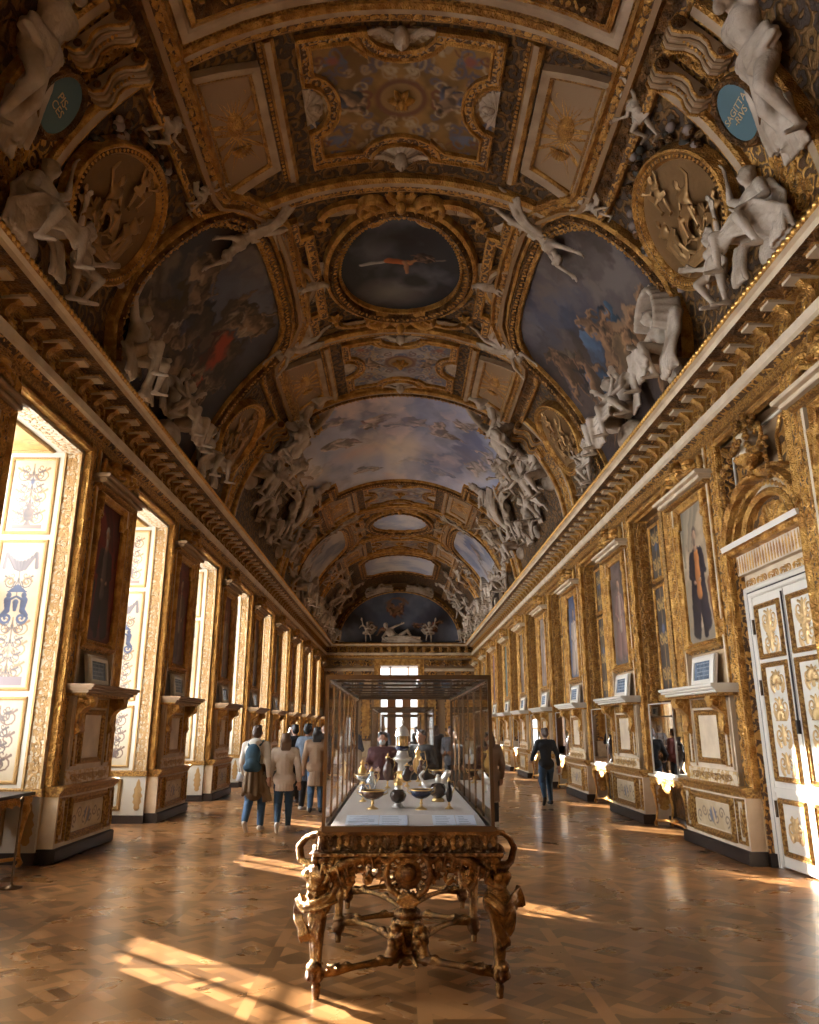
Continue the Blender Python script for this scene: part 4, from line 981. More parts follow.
# ================================================================ THE VAULT
VA, VB, VZ = 4.42, 3.9, 6.6; YC = 22.65
_a = np.linspace(-pi / 2, pi / 2, 721); _x = VA * np.sin(_a); _z = VB * np.cos(_a)
_s = np.concatenate([[0], np.cumsum(np.hypot(np.diff(_x), np.diff(_z)))]); _s -= _s[360]
def sA(deg): return float(np.interp(radians(deg), _a, _s))
def MV(u, v, h):
    a = np.interp(u, _s, _a); x = VA * np.sin(a); z = VB * np.cos(a)
    nx = -np.sin(a) / VA; nz = -np.cos(a) / VB; l = np.hypot(nx, nz)
    return np.stack([x + nx / l * h, v + 0 * h, VZ + z + nz / l * h], -1)
def MVm(S=1, flip=False): return lambda u, v, h: MV(S * u, (2 * YC - v) if flip else v, h)
SL = float(_s[-1])
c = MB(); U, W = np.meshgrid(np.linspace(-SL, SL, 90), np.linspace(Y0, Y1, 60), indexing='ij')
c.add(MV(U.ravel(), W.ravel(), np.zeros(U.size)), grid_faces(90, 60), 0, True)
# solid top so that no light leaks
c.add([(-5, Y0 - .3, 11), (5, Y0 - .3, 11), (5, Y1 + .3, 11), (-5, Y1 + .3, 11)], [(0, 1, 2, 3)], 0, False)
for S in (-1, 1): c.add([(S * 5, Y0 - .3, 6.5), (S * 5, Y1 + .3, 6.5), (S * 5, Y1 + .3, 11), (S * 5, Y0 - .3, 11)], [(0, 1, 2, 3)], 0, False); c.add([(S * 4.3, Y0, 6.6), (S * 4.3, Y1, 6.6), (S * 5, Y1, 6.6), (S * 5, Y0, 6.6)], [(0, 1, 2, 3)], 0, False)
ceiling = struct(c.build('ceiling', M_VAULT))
ST = .22
def big_frame(mb, P, M, w=.22, h=.16, far=False, mats=(0, 1, 2)):
    """heavy carved frame: cream fillet, leaf band, beads; P counter-clockwise round the opening"""
    g, b, cr = mats
    sweep(mb, P, [(.02, .03, g), (0, h * .5, g), (-w * .1, h * .55, g), (-w * .16, h * .35, b), (-w * .3, h * .8, b), (-w * .6, h, b), (-w * .75, h * .6, g), (-w * .8, h * .75, g), (-w, h * .6, g), (-w, 0, g)], M, True, g, ST)
    if not far:
        beads(mb, P, .085, h * .55, -w * .02, M, g, BEAD0, .9, .06, .05, True); beads(mb, P, .2, h * .9, -w * .45, M, g, FOL0, .95, w * .6, .07, True)
        beads(mb, P, .1, h * .7, -w * .9, M, g, BEAD0, .9, .05, .04, True)
    else: beads(mb, P, .3, h * .9, -w * .45, M, g, BEAD0, .8, w * .5, .06, True)
def longband(mb, P, M, far=False):
    """the layered longitudinal moulding between crown and flanks, on an open path"""
    sweep(mb, P, [(-.34, 0, 0), (-.34, .1, 0), (-.30, .14, 3), (-.24, .14, 1), (-.22, .07, 1), (-.02, .07, 0), (0, .16, 2), (.07, .18, 0), (.1, .1, 3), (.2, .12, 0), (.24, .18, 0), (.3, .12, 0), (.3, 0, 0)], M, mat=0, step=.3)
    if not far:
        beads(mb, P, .11, .1, .27, M, 0, EGG, .95, .1, .07); beads(mb, P, .1, .13, -.32, M, 0, BEAD0, .9, .06, .05); beads(mb, P, .17, .08, -.12, M, 1, ROS0, .9, .15, .05); beads(mb, P, .14, .12, .15, M, 0, LEAF, .9, .1, .05)
VM = [M_GOLD, M_GOLDD, M_STONE, M_ORNS, M_VCR, M_ORN, M_STUC, M_GOLDF]

def trophy_relief(mb, M, cu, cv, w, h, m=0):
    for k in range(7): a = -1.2 + .4 * k; stamp(mb, LEAF, [cu + .22 * w * sin(-a)], [cv + .18 * h * cos(a)], pi / 2 + a, h * .55, w * .2, .09, M, m, .02); stamp(mb, LEAF, [cu + .2 * w * sin(-a)], [cv - .2 * h * cos(a)], -pi / 2 - a, h * .4, w * .22, .09, M, m, .02)
    stamp(mb, _dome(12, 4), [cu], [cv - h * .05], 0, w * .42, h * .3, .1, M, m, .02); stamp(mb, SHELL, [cu], [cv + h * .16], 0, w * .5, h * .25, .12, M, m, .02)
    for f in (1, -1): stamp(mb, SCR if f > 0 else SCRF, [cu + f * w * .22], [cv - h * .3], pi / 2 - f * .5, w * .34, h * .22, .1, M, m, .01); stamp(mb, FOL, [cu + f * w * .2], [cv + h * .28], pi / 2 + f * .7, h * .3, w * .3, .09, M, m, .01)

def grotesque_cv(w, h, seed, px=50, blue=False):
    g = (.33, .185, .05) if not blue else (.40, .36, .36)
    c = Cv(w, h, px, g, seed); c.clouds(tuple(np.array(g) * .5), 7, .5, 4); ink = (.06, .03, .02)
    cols = [(.12, .10, .13), (.36, .26, .16), (.16, .06, .03), (.10, .13, .22), (.45, .36, .24)]
    for i in range(70):
        x = c.rs.uniform(.0, w / 2); y = c.rs.uniform(0, h / 2); r = c.rs.uniform(.07, .15); a0 = c.rs.uniform(0, 6.28); fl = 1 if c.rs.rand() > .5 else -1; cl = cols[c.rs.randint(5)]
        for fx in (1, -1):
            for fy in (1, -1):
                aa = a0 if fx > 0 else pi - a0; aa = aa if fy > 0 else -aa; c.spiral(fx * x, fy * y, r, aa, 1.1, .012 + .006 * (i % 3), cl, fl * fx * fy)
    for fx in (1, -1):
        c.nude(fx * w * .25, 0, h * .3, fx * .6, (.42, .28, .18), (.1, .12, .22)); c.blob(fx * w * .34, h * .3, .12, .1, (.14, .16, .25), .8)
        c.blob(fx * w * .34, -h * .3, .12, .1, (.3, .08, .04), .8)
    c.warp(.05, 14)
    c.blob(0, 0, .42, .38, (.15, .06, .03), .95, .15); c.blob(0, 0, .32, .28, (.30, .18, .07), 1, .1)
    return c

def crown_band(Yb, Ye, M, idx, flip, dark):
    """transverse compartment band: arabesque field with four lunettes, coffered trophies, rosette"""
    yc = (Yb + Ye) / 2; hw = 1.42; hy = (Ye - Yb) / 2 - .1; mb = MB()
    # greek key border with four semicircular bites
    r = min(.42, hy * .45)
    inner = [(-hw, -hy), (-r * 1.1, -hy)] + arc(0, -hy, r * 1.1, r * .75, 180, 0, 9) + [(hw, -hy), (hw, -r)] + [(hw - r * .8 * sin(radians(t)), -r * cos(radians(t))) for t in range(20, 180, 20)] + [(hw, r), (hw, hy), (r * 1.1, hy)] + arc(0, hy, r * 1.1, r * .75, 0, -180, 9) + [(-hw, hy), (-hw, r)] + [(-hw + r * .8 * sin(radians(t)), r * cos(radians(t))) for t in range(20, 180, 20)] + [(-hw, -r)]
    P = [(x, y + yc) for x, y in inner]
    sweep(mb, P, [(0, 0, 0), (0, .1, 0), (.035, .12, 0), (.05, .06, 3), (.15, .06, 0), (.17, .09, 0), (.2, .09, 0), (.2, .02, 0)], M, True, 0, .25)
    if not flip: beads(mb, P, .07, .1, .015, M, 0, BEAD0, .85, .04, .04, True); beads(mb, P, .075, .06, .10, M, 4, _dome(4, 2), .6, .045, .02, True)
    for x, y, rot in ((0, -hy, 0), (0, hy, pi), (-hw, 0, -pi / 2), (hw, 0, pi / 2)):
        stamp(mb, SHELL, [x], [y + yc], rot, r * 1.5, r * 1.3, .12, M, 6, .02)
    stamp(mb, ROS, [0], [yc], 0, .42, .4, .3, M, 0, .04); stamp(mb, BEAD, [0], [yc], 0, .14, .14, .16, M, 0, .16)
    # ribs and trophies either side
    for S in (1, -1):
        rb = [(S * sA(23.5), Yb), (S * sA(23.5), Ye)]; sweep(mb, rb, [(-.11, 0, 0), (-.11, .08, 0), (-.05, .12, 4), (.03, .12, 0), (.06, .08, 1), (.13, .08, 1), (.13, 0, 1)], M, mat=0)
        if not flip: beads(mb, rb, .08, .08, .1, M, 0, BEAD0, .85, .06, .04)
        u0, u1 = sA(26), sA(38.5)
        Q = [(u0, Yb + .28), (u1, Yb + .1), (u1, Ye - .1), (u0, Ye - .28)]; Q = [(S * a, b) for a, b in Q]; Q = Q if S > 0 else Q[::-1]
        inn = [(u0 + .13, Yb + .46), (u1 - .13, Yb + .3), (u1 - .13, Ye - .3), (u0 + .13, Ye - .46)]; inn = [(S * a, b) for a, b in inn]; inn = inn if S > 0 else inn[::-1]
        sweep(mb, inn, [(.0, .03, 0), (.0, .06, 0), (-.03, .08, 7), (-.05, .08, 4), (-.17, .11, 4), (-.18, .0, 4)], M, True, 4, .3); fill(mb, inn, .025, M, 2)
        if not flip: beads(mb, inn, .065, .06, -.02, M, 0, BEAD0, .85, .04, .03, True)
        trophy_relief(mb, M, S * (u0 + u1) / 2, yc, u1 - u0 - .26, Ye - Yb - .75)
    o = struct(mb.build('trim_%d' % idx, VM))
    paint_obj('arabesque_field', grotesque_cv(2 * hw, 2 * hy, idx, 55 if not flip else 26, dark), M, 0, yc, .02, o, M_ARAB)
    # winged stucco masks in the bites are parts of the band
    return o
crown_band(7.62, 10.18, MVm(), 60, False, False); crown_band(15.75, 18.55, MVm(), 61, False, True)
crown_band(7.62, 10.18, MVm(1, True), 62, True, False); crown_band(15.75, 18.55, MVm(1, True), 63, True, True)

# transverse ribs across the crown, longitudinal bands, pilaster bands on the flanks
def transverse(mb, Y, a0, a1, M, w=.3, far=False, n=30):
    P = [(sA(a0 + (a1 - a0) * i / n), Y) for i in range(n + 1)]
    sweep(mb, P, [(-w / 2, 0, 0), (-w / 2, .1, 0), (-w * .3, .15, 4), (-w * .05, .15, 0), (0, .1, 3), (w * .35, .12, 0), (w / 2, .1, 0), (w / 2, 0, 0)], M, mat=0)
    if not far: beads(mb, P, .1, .11, -w * .42, M, 0, BEAD0, .85, .06, .05); beads(mb, P, .12, .11, w * .25, M, 0, LEAF, .9, .08, .05)
mb = MB()
for fl in (False, True):
    M = MVm(1, fl)
    transverse(mb, 10.62, -34, 34, M, .34, fl); transverse(mb, 15.5, -36, 36, M, .3, fl); transverse(mb, 18.72, -60, 60, M, .24, fl); transverse(mb, 7.45, -40, 40, M, .26, fl)
struct(mb.build('trim_64', VM))
mb = MB()
for S in (1, -1):
    for fl in (False, True):
        M = MVm(S, fl)
        P = [(sA(42), -2), (sA(42), 9.75), (sA(41), 10.05), (sA(37), 10.3), (sA(33), 10.7), (sA(30), 11.2), (sA(29.2), 12.1)]
        P += [(u, 2 * 12.72 - v) for u, v in P[::-1] if v > 0]
        P = [p for p in P if p[1] < 15.6] + [(sA(42), 15.8), (sA(42), 18.6)]
        longband(mb, [p for p in P], M, fl)
struct(mb.build('trim_65', VM))
mb = MB()
for S in (1, -1):
    for fl in (False, True):
        M = MVm(S, fl)
        for Yp in (6.85, 18.35):
            for d in (-.52, .52):
                P = [(sA(47 + 1.5 * i), Yp + d) for i in range(26)]
                sweep(mb, P, [(-.1, 0, 0), (-.1, .12, 0), (-.06, .15, 4), (.04, .15, 0), (.07, .11, 0), (.1, .11, 0), (.1, 0, 0)], M, mat=0)
                if not fl: beads(mb, P, .09, .11, -.08, M, 0, BEAD0, .85, .05, .04)
            U, W = np.meshgrid([sA(46 + 2 * i) for i in range(20)], [Yp - .45, Yp + .45], indexing='ij'); mb.add(M(U.ravel(), W.ravel(), np.full(U.size, .05)), grid_faces(20, 2), 3, True)
            for d in (-.27, .27):    # paired scroll consoles at the head
                Q = []
                for a, h in ((45, .12), (45.3, .3), (46.5, .35), (47.8, .3), (49, .22), (50.5, .18), (52, .19), (53.5, .25), (55, .27), (56, .2), (56.2, .1)): Q.append((sA(a), h))
                n = len(Q); V = M(np.tile([q[0] for q in Q], 2), np.repeat([Yp + d - .14, Yp + d + .14], n), np.tile([q[1] for q in Q], 2))
                mb.add(V, [(i, i + 1, n + i + 1, n + i) for i in range(n - 1)] + [tuple(range(n - 1, -1, -1)), tuple(range(n, 2 * n))], 4, False)
                for e in (-.13, -.045, .045, .13): tube(mb, [(q[0], Yp + d + e, q[1] + .012) for q in Q], .02, 6, 0 if abs(e) > .1 else 2, M)
                beads(mb, [(sA(48), Yp + d), (sA(54), Yp + d)], .06, .25, 0, M, 0, BEAD0, .8, .06, .05)
                for e in (1, -1):
                    for a, hh, rr in ((46.3, .25, .09), (54.8, .2, .05)): ball(mb, (sA(a), Yp + d + e * .16, hh), (rr, .03, rr), 12, 6, 1, M)
            stamp(mb, FOL, [sA(50), sA(57)], [Yp, Yp], 0, .45, .3, .16, M, 0, .08); stamp(mb, FOL, [sA(74), sA(80)], [Yp] * 2, 0, .5, .6, .16, M, 0, .05)
struct(mb.build('trim_66', VM))
# ================================================================ CEILING PAINTINGS, MEDALLIONS, STUCCO
def A2(P, dy=0): return [(sA(a), y + dy) for a, y in P]
def ccw(P):
    a = sum(P[i - 1][0] * P[i][1] - P[i][0] * P[i - 1][1] for i in range(len(P))); return P if a > 0 else P[::-1]
def ceil_painting(label, P, cv, S=1, fl=False, w=.26, h=.18, hp=.04, pmat=None, grp=None):
    """P in (s, Y) of the surface, already mirrored by caller through M"""
    M = MVm(1, False); P = ccw(P); cu = sum(p[0] for p in P) / len(P); cy = sum(p[1] for p in P) / len(P)
    us = [p[0] for p in P]; vs = [p[1] for p in P]; cu = (min(us) + max(us)) / 2; cy = (min(vs) + max(vs)) / 2
    base = M(np.array([cu]), np.array([cy]), np.array([0.]))[0]
    t = thing('ceiling_painting', label, 'painting', tuple(base), 0, grp)
    f = MB(); big_frame(f, P, M, w, h, fl); f.build('frame', [M_GOLD, M_GOLDD, M_STONE], t, tuple(base)).location = (0, 0, 0)
    o = paint_obj('canvas', cv, M, cu, cy, hp, t, pmat or M_PAINT, P, tuple(base)); o.location = (0, 0, 0)
    return t
def ssz(P): us = [p[0] for p in P]; vs = [p[1] for p in P]; return max(us) - min(us), max(vs) - min(vs)
# side paintings (left dark, right dark; far pair bluish)
SIDE = [(45.5, 10.25), (40.5, 10.4), (37, 10.75), (34.8, 11.3), (34, 12.0), (34, 13.4), (34.8, 14.1), (37, 14.65), (40.5, 15.0), (47, 15.12), (56, 15.2), (66, 15.2), (76, 15.1), (86, 14.8), (86, 10.6), (76, 10.2), (66, 10.1), (56, 10.15)]
def side_poly(S, fl): P = [(S * sA(a), (2 * YC - y) if fl else y) for a, y in SIDE]; return ccw(P)
SK = (.42, .24, .13)
def side_cv(S, fl):
    w, h = ssz(side_poly(S, fl)); px = 46 if not fl else 26
    if not fl and S > 0:
        c = Cv(w, h, px, (.045, .045, .06), 11); c.clouds((.035, .025, .028), 3, .42, 4); c.clouds((.16, .13, .12), 3, .58, 5)
        c.blob(-w * .36, h * .1, w * .28, h * .4, (.075, .09, .14), .8, .9); c.blob(w * .2, 0, w * .4, h * .55, (.045, .028, .02), .9, .6); c.clouds((.17, .12, .09), 5, .6, 4, 1, .6)
        for x, y, z, a, cl in ((-.05, -.1, 1.5, -1.2, (.1, .16, .26)), (.12, -.8, 1.3, .6, (.1, .2, .33)), (.75, .1, 1.7, .3, (.32, .2, .1)), (.5, -1.2, 1.6, -.3, (.28, .17, .1)), (.2, 1.0, 1.4, 1.7, (.1, .18, .3)), (.9, -1.3, 1.4, 1.0, (.3, .09, .04)), (1.2, 1.0, 1.5, 2.5, (.2, .12, .08)), (-.6, 1.5, 1.0, 1.0, (.3, .24, .16)), (1.0, .9, 1.6, -.8, None), (-.2, 1.6, 1.2, 2, (.14, .1, .1))): c.nude(x, y, z * 1.25, a, (.30, .165, .085), None if cl is None else tuple(q * .75 for q in cl))
        c.clouds((.05, .035, .028), 5, .6, 4, 1, .8); c.blob(.9, -1.9, .5, .35, (.3, .07, .03), .7, .8)
    elif not fl:
        c = Cv(w, h, px, (.05, .047, .055), 12); c.clouds((.05, .035, .028), 3, .5, 4); c.clouds((.2, .15, .11), 4, .6, 5)
        c.blob(w * .33, h * .05, w * .3, h * .4, (.15, .17, .24), .8, .9); c.blob(-w * .3, 0, w * .3, h * .5, (.045, .03, .02), .8, .8)
        for x, y, z, a, cl in ((-.25, -1.2, 2.0, -.5, (.38, .24, .1)), (.55, 0, 1.9, -.9, (.12, .12, .17)), (.1, .8, 1.7, -.7, (.42, .07, .03)), (.8, -1.3, 1.3, .4, (.25, .18, .12)), (-.7, -.3, 1.6, -.4, (.4, .26, .12)), (0, 1.4, 1.5, .5, (.3, .22, .15)), (-.5, 1.3, 1.5, -1.2, (.2, .14, .1)), (1.1, .9, 1.2, -.6, (.3, .24, .18))): c.nude(x, y, z * 1.15, a, (.28, .18, .11), cl); 
        c.clouds((.045, .032, .027), 5, .58, 4, 1, .8)
        c.blob(.3, .9, .35, .3, (.45, .07, .03), .85, .5); c.cap((-.9, -1.7), (.1, -.9), .03, .03, (.45, .36, .26))
    else:
        c = Cv(w, h, px, (.30, .32, .40), 13 + S); c.clouds((.5, .46, .44), 3, .5, 4, .5); c.clouds((.12, .15, .27), 4, .55, 5); c.blob(S * w * .1, 0, w * .2, h * .4, (.7, .6, .48), .6, .9)
        for i in range(5): c.nude(c.rs.uniform(-1, 1), c.rs.uniform(-1.6, 1.6), 1.1, c.rs.uniform(-2, 2), (.45, .3, .22), (.2, .22, .3))
    c.warp(.45, 6); c.warp(.16, 22)
    return c
LBL = {(-1, False): 'large dark ceiling painting with a red drapery, left flank of the vault', (1, False): 'large dark blue framed ceiling painting full of struggling nudes, right flank of the vault',
       (-1, True): 'small pale blue painting on the distant left flank of the vault', (1, True): 'small pale cloudy painting on the distant right flank of the vault'}
for S in (-1, 1):
    for fl in (False, True): ceil_painting(LBL[(S, fl)], side_poly(S, fl), side_cv(S, fl), fl=fl, w=.3, h=.22, pmat=M_SKYP if fl else None)
# central painting (stepped outline)
D = [(-31, 18.95), (31, 18.95), (31, 20.1), (39, 20.2), (46, 21.0), (47, 22.65), (46, 24.3), (39, 25.1), (31, 25.2), (31, 26.35), (-31, 26.35), (-31, 25.2), (-39, 25.1), (-46, 24.3), (-47, 22.65), (-46, 21.0), (-39, 20.2), (-31, 20.1)]
P = A2(D); w, h = ssz(P); c = Cv(w, h, 40, (.28, .33, .52), 21)
c.clouds((.58, .58, .68), 5, .5, 3, .35); c.clouds((.10, .13, .26), 6, .56, 4, .5); c.blob(-.4, .1, 1.9, 1.6, (.78, .62, .45), .75, .9); c.blob(-1.4, .4, 1.2, .6, (.62, .38, .36), .5, .9)
c.clouds((.62, .5, .5), 8, .64, 5, .4); c.blob(2.6, .3, 1.0, 1.4, (.16, .14, .14), .7, .9); c.blob(-2.9, -1, .8, 1.2, (.2, .17, .2), .6, .9)
for x, y, z, a, cl in ((.2, -1.6, 1.3, 1.3, (.14, .13, .25)), (-.8, -1.8, 1.1, .3, (.35, .15, .15)), (1.3, -1.4, 1.1, -.8, (.4, .3, .3)), (-1.9, -.6, 1.2, 2, (.4, .25, .25)), (2.7, .4, 1.5, .4, (.3, .25, .2)), (2.9, -.8, 1.3, -1, (.2, .17, .16)), (-2.9, .5, 1.4, -.3, (.3, .2, .2)), (.4, 1.6, 1.2, 1.6, (.14, .2, .35)), (-1.2, 2.2, 1.2, -1.4, (.4, .3, .25)), (1.5, 2.2, 1.1, 1.1, (.2, .2, .3)), (2.0, -2.4, 1.0, .5, (.4, .3, .3)), (-2, -2.6, 1, 1.5, (.3, .2, .3))): c.nude(x, y, z * 1.1, a, (.55, .42, .36), cl)
c.warp(.4, 9); c.warp(.14, 34); c.clouds((.52, .55, .68), 6, .58, 4, .4, .45); c.clouds((.9, .76, .58), 4, .66, 4, .4, .5); c.clouds((.16, .20, .38), 9, .62, 5, .5, .45)
ceil_painting('wide bright blue stepped ceiling painting of sky and clouds at the middle of the vault', P, c, w=.34, h=.2, pmat=M_SKYP)
# ovals
def ovp(Yc, ru=1.22, rv=1.6): return [(p[0], p[1]) for p in oval(0, Yc, ru, rv, 44)]
P = ovp(13.05); w, h = ssz(P); c = Cv(w, h, 70, (.03, .032, .04), 31); c.clouds((.10, .11, .13), 3, .55, 4); c.blob(-.2, .9, .9, .6, (.2, .18, .16), .8, .9); c.blob(0, -.9, 1, .5, (.02, .015, .015), .9, .9)
c.cap((-.75, -.12), (-.2, -.18), .05, .04, (.5, .48, .46)); c.cap((-.2, -.2), (.15, -.1), .1, .08, (.45, .13, .04)); c.cap((.05, -.15), (.1, .2), .06, .04, (.4, .2, .1)); c.cap((.15, -.1), (.35, -.2), .05, .03, (.42, .2, .08))
c.blob(.3, .5, .4, .3, (.02, .02, .02), .9); c.cap((.4, -.2), (.9, -.35), .03, .02, (.2, .17, .14)); c.nude(.45, -.3, .5, 1.2, (.2, .12, .08), (.1, .06, .04))
c.warp(.07, 8)
ceil_painting('dark oval ceiling painting with a small orange-robed figure, on the crown of the vault', P, c, w=.34, h=.24, hp=-.0 + .03)
P = ovp(2 * YC - 13.05); c = Cv(w, h, 40, (.34, .40, .58), 32); c.clouds((.65, .66, .7), 3, .5, 4)
ceil_painting('pale blue oval ceiling painting, distant crown of the vault', P, c, fl=True, w=.34, h=.24, pmat=M_SKYP)
# octagons
for Yc, seed, lab in ((41.0, 33, 'pale blue octagonal ceiling painting nearest the end wall'), (4.3, 34, 'gold-framed ceiling painting cut by the top edge of the photo')):
    P = [(-1.6, Yc - 2.3), (1.6, Yc - 2.3), (1.95, Yc - 1.8), (1.95, Yc + 1.8), (1.6, Yc + 2.3), (-1.6, Yc + 2.3), (-1.95, Yc + 1.8), (-1.95, Yc - 1.8)] if Yc > 20 else [(-2.35, Yc - 2.5), (2.35, Yc - 2.5), (2.35, Yc + 2.45), (-2.35, Yc + 2.45)]
    w, h = ssz(P); c = Cv(w, h, 36, (.42, .47, .62) if Yc > 20 else (.26, .18, .10), seed); c.clouds((.72, .72, .76) if Yc > 20 else (.34, .28, .2), 4, .5, 4)
    if Yc < 20: 
        for f in (1, -1):
            for i in range(6): c.spiral(f * (.25 + .38 * i), h / 2 - .22, .19, pi / 2 * i, 1.4, .022, (.50, .3, .09), f)
        c.nude(.1, h / 2 - .5, .9, 1.5, (.4, .3, .22), (.3, .22, .16)); c.nude(1.2, h / 2 - .4, .8, 1.2, (.4, .3, .22), (.3, .22, .16))
    ceil_painting(lab, P, c, fl=Yc > 20, w=.34, h=.2, pmat=M_SKYP if Yc > 20 else None)
# cream bands round the near octagon, and the cut-corner fields round the oval
mb = MB(); Pn = ccw([(-2.35, 1.8), (2.35, 1.8), (2.35, 6.75), (-2.35, 6.75)])
sweep(mb, Pn, [(-.34, .06, 4), (-.40, .1, 4), (-.50, .1, 0), (-.52, .07, 7), (-.66, .09, 0), (-.7, 0, 0)], MVm(), True, 4, .3); beads(mb, Pn, .14, .08, -.59, MVm(), 0, LEAF, .9, .1, .05, True)
struct(mb.build('trim_67', VM))
for fl in (False, True):
    M = MVm(1, fl); mb = MB(); yc = 13.05
    for f in (1, -1):
        # stepped ribs flanking the oval
        P = [(f * 1.95, 11.15), (f * 1.95, 11.75), (f * 1.7, 11.75), (f * 1.7, 14.35), (f * 1.95, 14.35), (f * 1.95, 15.1)]
        sweep(mb, P, [(-.1, 0, 0), (-.1, .09, 0), (-.06, .13, 3), (.06, .13, 0), (.1, .09, 0), (.1, 0, 0)], M, mat=0)
        if not fl: beads(mb, P, .08, .1, -.085, M, 0, BEAD0, .85, .05, .04); beads(mb, P, .08, .1, .085, M, 0, BEAD0, .85, .05, .04)
        # semicircular niche rib towards the flank
        A = [(f * (sA(28.5) - .4 * sin(radians(t))), yc - .62 * cos(radians(t))) for t in range(0, 181, 15)]
        A = [(f * sA(28), 11.3)] + A + [(f * sA(28), 14.9)]
        sweep(mb, A, [(-.08, 0, 0), (-.08, .1, 4), (-.02, .14, 4), (.03, .1, 0), (.09, .12, 0), (.09, 0, 0)], M, mat=0)
        for y in (11.5, 14.65): stamp(mb, ROS, [f * 1.45], [y], 0, .36, .36, .2, M, 0, .05)
        for y, s_ in ((11.25, 1), (14.95, -1)):
            # volutes that hug the oval ends
            V, F = _scroll(1.5, 26, .12, .16, .42, f * s_); stamp(mb, (V, F), [f * .55], [y], pi / 2 * s_, .85, .8, 1, M, 0, .03)
            sweep(mb, arc(f * .95, y + .12 * s_, .5, .3, 10, 170, 10) if s_ < 0 else arc(f * .95, y + .12, .5, .3, -170, -10, 10), [(-.06, 0, 0), (-.06, .1, 0), (.05, .12, 0), (.05, 0, 0)], M, mat=0)
            stamp(mb, SHELL, [f * 1.0], [y + .05 * s_], 0 if s_ < 0 else pi, .6, .45, .15, M, 4, .03)
    for y, s_ in ((11.05, 1), (15.15, -1)):
        stamp(mb, LEAF, [0, .12, -.12], [y] * 3, [pi / 2, pi / 2 + .5, pi / 2 - .5], .5, .25, .2, M, 0, .08); ball(mb, (0, y, .22), (.1, .12, .12), 10, 6, 0, M)
    struct(mb.build('trim_%d' % (68 + fl), VM))

# ---------------------------------------------------------------- human figures (stucco, gilt and living)
def V3(*a): return np.array(a, float)
BASE = dict(pel=V3(0, 0, .93), che=V3(0, -.01, 1.30), nek=V3(0, 0, 1.47), hed=V3(0, -.02, 1.62),
            shL=V3(-.18, 0, 1.41), elL=V3(-.24, .02, 1.14), haL=V3(-.25, -.06, .90), shR=V3(.18, 0, 1.41), elR=V3(.24, .02, 1.14), haR=V3(.25, -.06, .90),
            hiL=V3(-.09, 0, .90), knL=V3(-.10, -.02, .50), anL=V3(-.10, .02, .09), hiR=V3(.09, 0, .90), knR=V3(.10, -.02, .50), anR=V3(.10, .02, .09))
def hum(F, J, fem=False, k=1.0, face=V3(0, -1, 0), feet=True, muscle=1.0, fingers=False):
    g = {**BASE, **J}; P, C_, N_, H = g['pel'], g['che'], g['nek'], g['hed']; ax = (C_ - P) / np.linalg.norm(C_ - P); sd = g['shR'] - g['shL']; sd = sd / np.linalg.norm(sd); fr = np.cross(ax, sd); fr = fr / np.linalg.norm(fr)
    fr = -fr if fr.dot(face) < 0 and abs(fr.dot(face)) > .3 else fr
    m = k * muscle
    F.cap(P - sd * .06, P + sd * .06, .115 * k * (1.08 if fem else 1)); F.cap(P, P + (C_ - P) * .5, .115 * m, .105 * m * (.88 if fem else 1)); F.cap(P + (C_ - P) * .5, C_, .105 * m * (.88 if fem else 1), .125 * m)
    F.cap(C_ - sd * .07 + ax * .02, C_ + sd * .07 + ax * .02, .115 * m); F.cap(g['shL'], g['shR'], .065 * m); 
    for e in (-1, 1): F.ell(C_ + sd * .075 * e + fr * .065 + ax * (-.02 if fem else .02), (.06, .055, .055))
    F.cap(C_ + ax * .1, N_, .06 * k, .05 * k); F.cap(N_, H - ax * .02, .052 * k, .05 * k)
    F.ell(H, (.078, .095, .112)); F.ell(H + face * .03 - V3(0, 0, .05), (.055, .06, .06)); F.cap(H + face * .085 + V3(0, 0, .01), H + face * .105 - V3(0, 0, .025), .012, .018)
    sx = np.cross(face, V3(0, 0, 1)); F.cap(H + face * .075 - sx * .03 + V3(0, 0, .03), H + face * .075 + sx * .03 + V3(0, 0, .03), .018); F.cap(H + face * .09 - V3(0, 0, .055) - sx * .012, H + face * .09 - V3(0, 0, .055) + sx * .012, .014)
    for e in (-1, 1): F.ell(H + sx * .08 * e, (.02, .025, .032))
    for s in 'LR':
        sh, el, ha = g['sh' + s], g['el' + s], g['ha' + s]; F.cap(sh, el, .056 * m, .042 * m); F.ell(sh + (el - sh) * .35, (.055 * m,) * 3); F.cap(el, ha, .043 * m, .028 * k)
        d = (ha - el) / (np.linalg.norm(ha - el) + 1e-9); F.cap(ha, ha + d * .08, .032, .034)
        q = np.cross(d, face if abs(d.dot(face)) < .9 else V3(0, 0, 1)); q = q / np.linalg.norm(q); r = np.cross(q, d); fr_ = .0095 if fingers else .014
        for i, (o, l) in enumerate(((-.028, .065), (-.009, .08), (.010, .075), (.028, .058))):
            a = ha + d * .10 + q * o; b = a + d * l * .55 + r * .012; F.cap(a - d * .02, b, fr_); F.cap(b, b + d * l * .4 + r * .03, fr_, fr_ * .85)
        F.cap(ha + d * .03 - q * .03, ha + d * .085 - q * .062 + r * .01, fr_ * 1.15, fr_)
        hi, kn, an = g['hi' + s], g['kn' + s], g['an' + s]; F.cap(hi, kn, .088 * m, .058 * m); F.ell(hi + (kn - hi) * .3 - fr * .01, (.085 * m,) * 3); F.cap(kn, an, .056 * m, .036 * k); F.ell(kn + (an - kn) * .28 - fr * .025, (.05 * m,) * 3)
        if feet:
            to = g.get('to' + s, an + face * .17 - V3(0, 0, .05)); F.cap(an - V3(0, 0, .02) - (to - an) * .2, to, .036, .024)
    return F
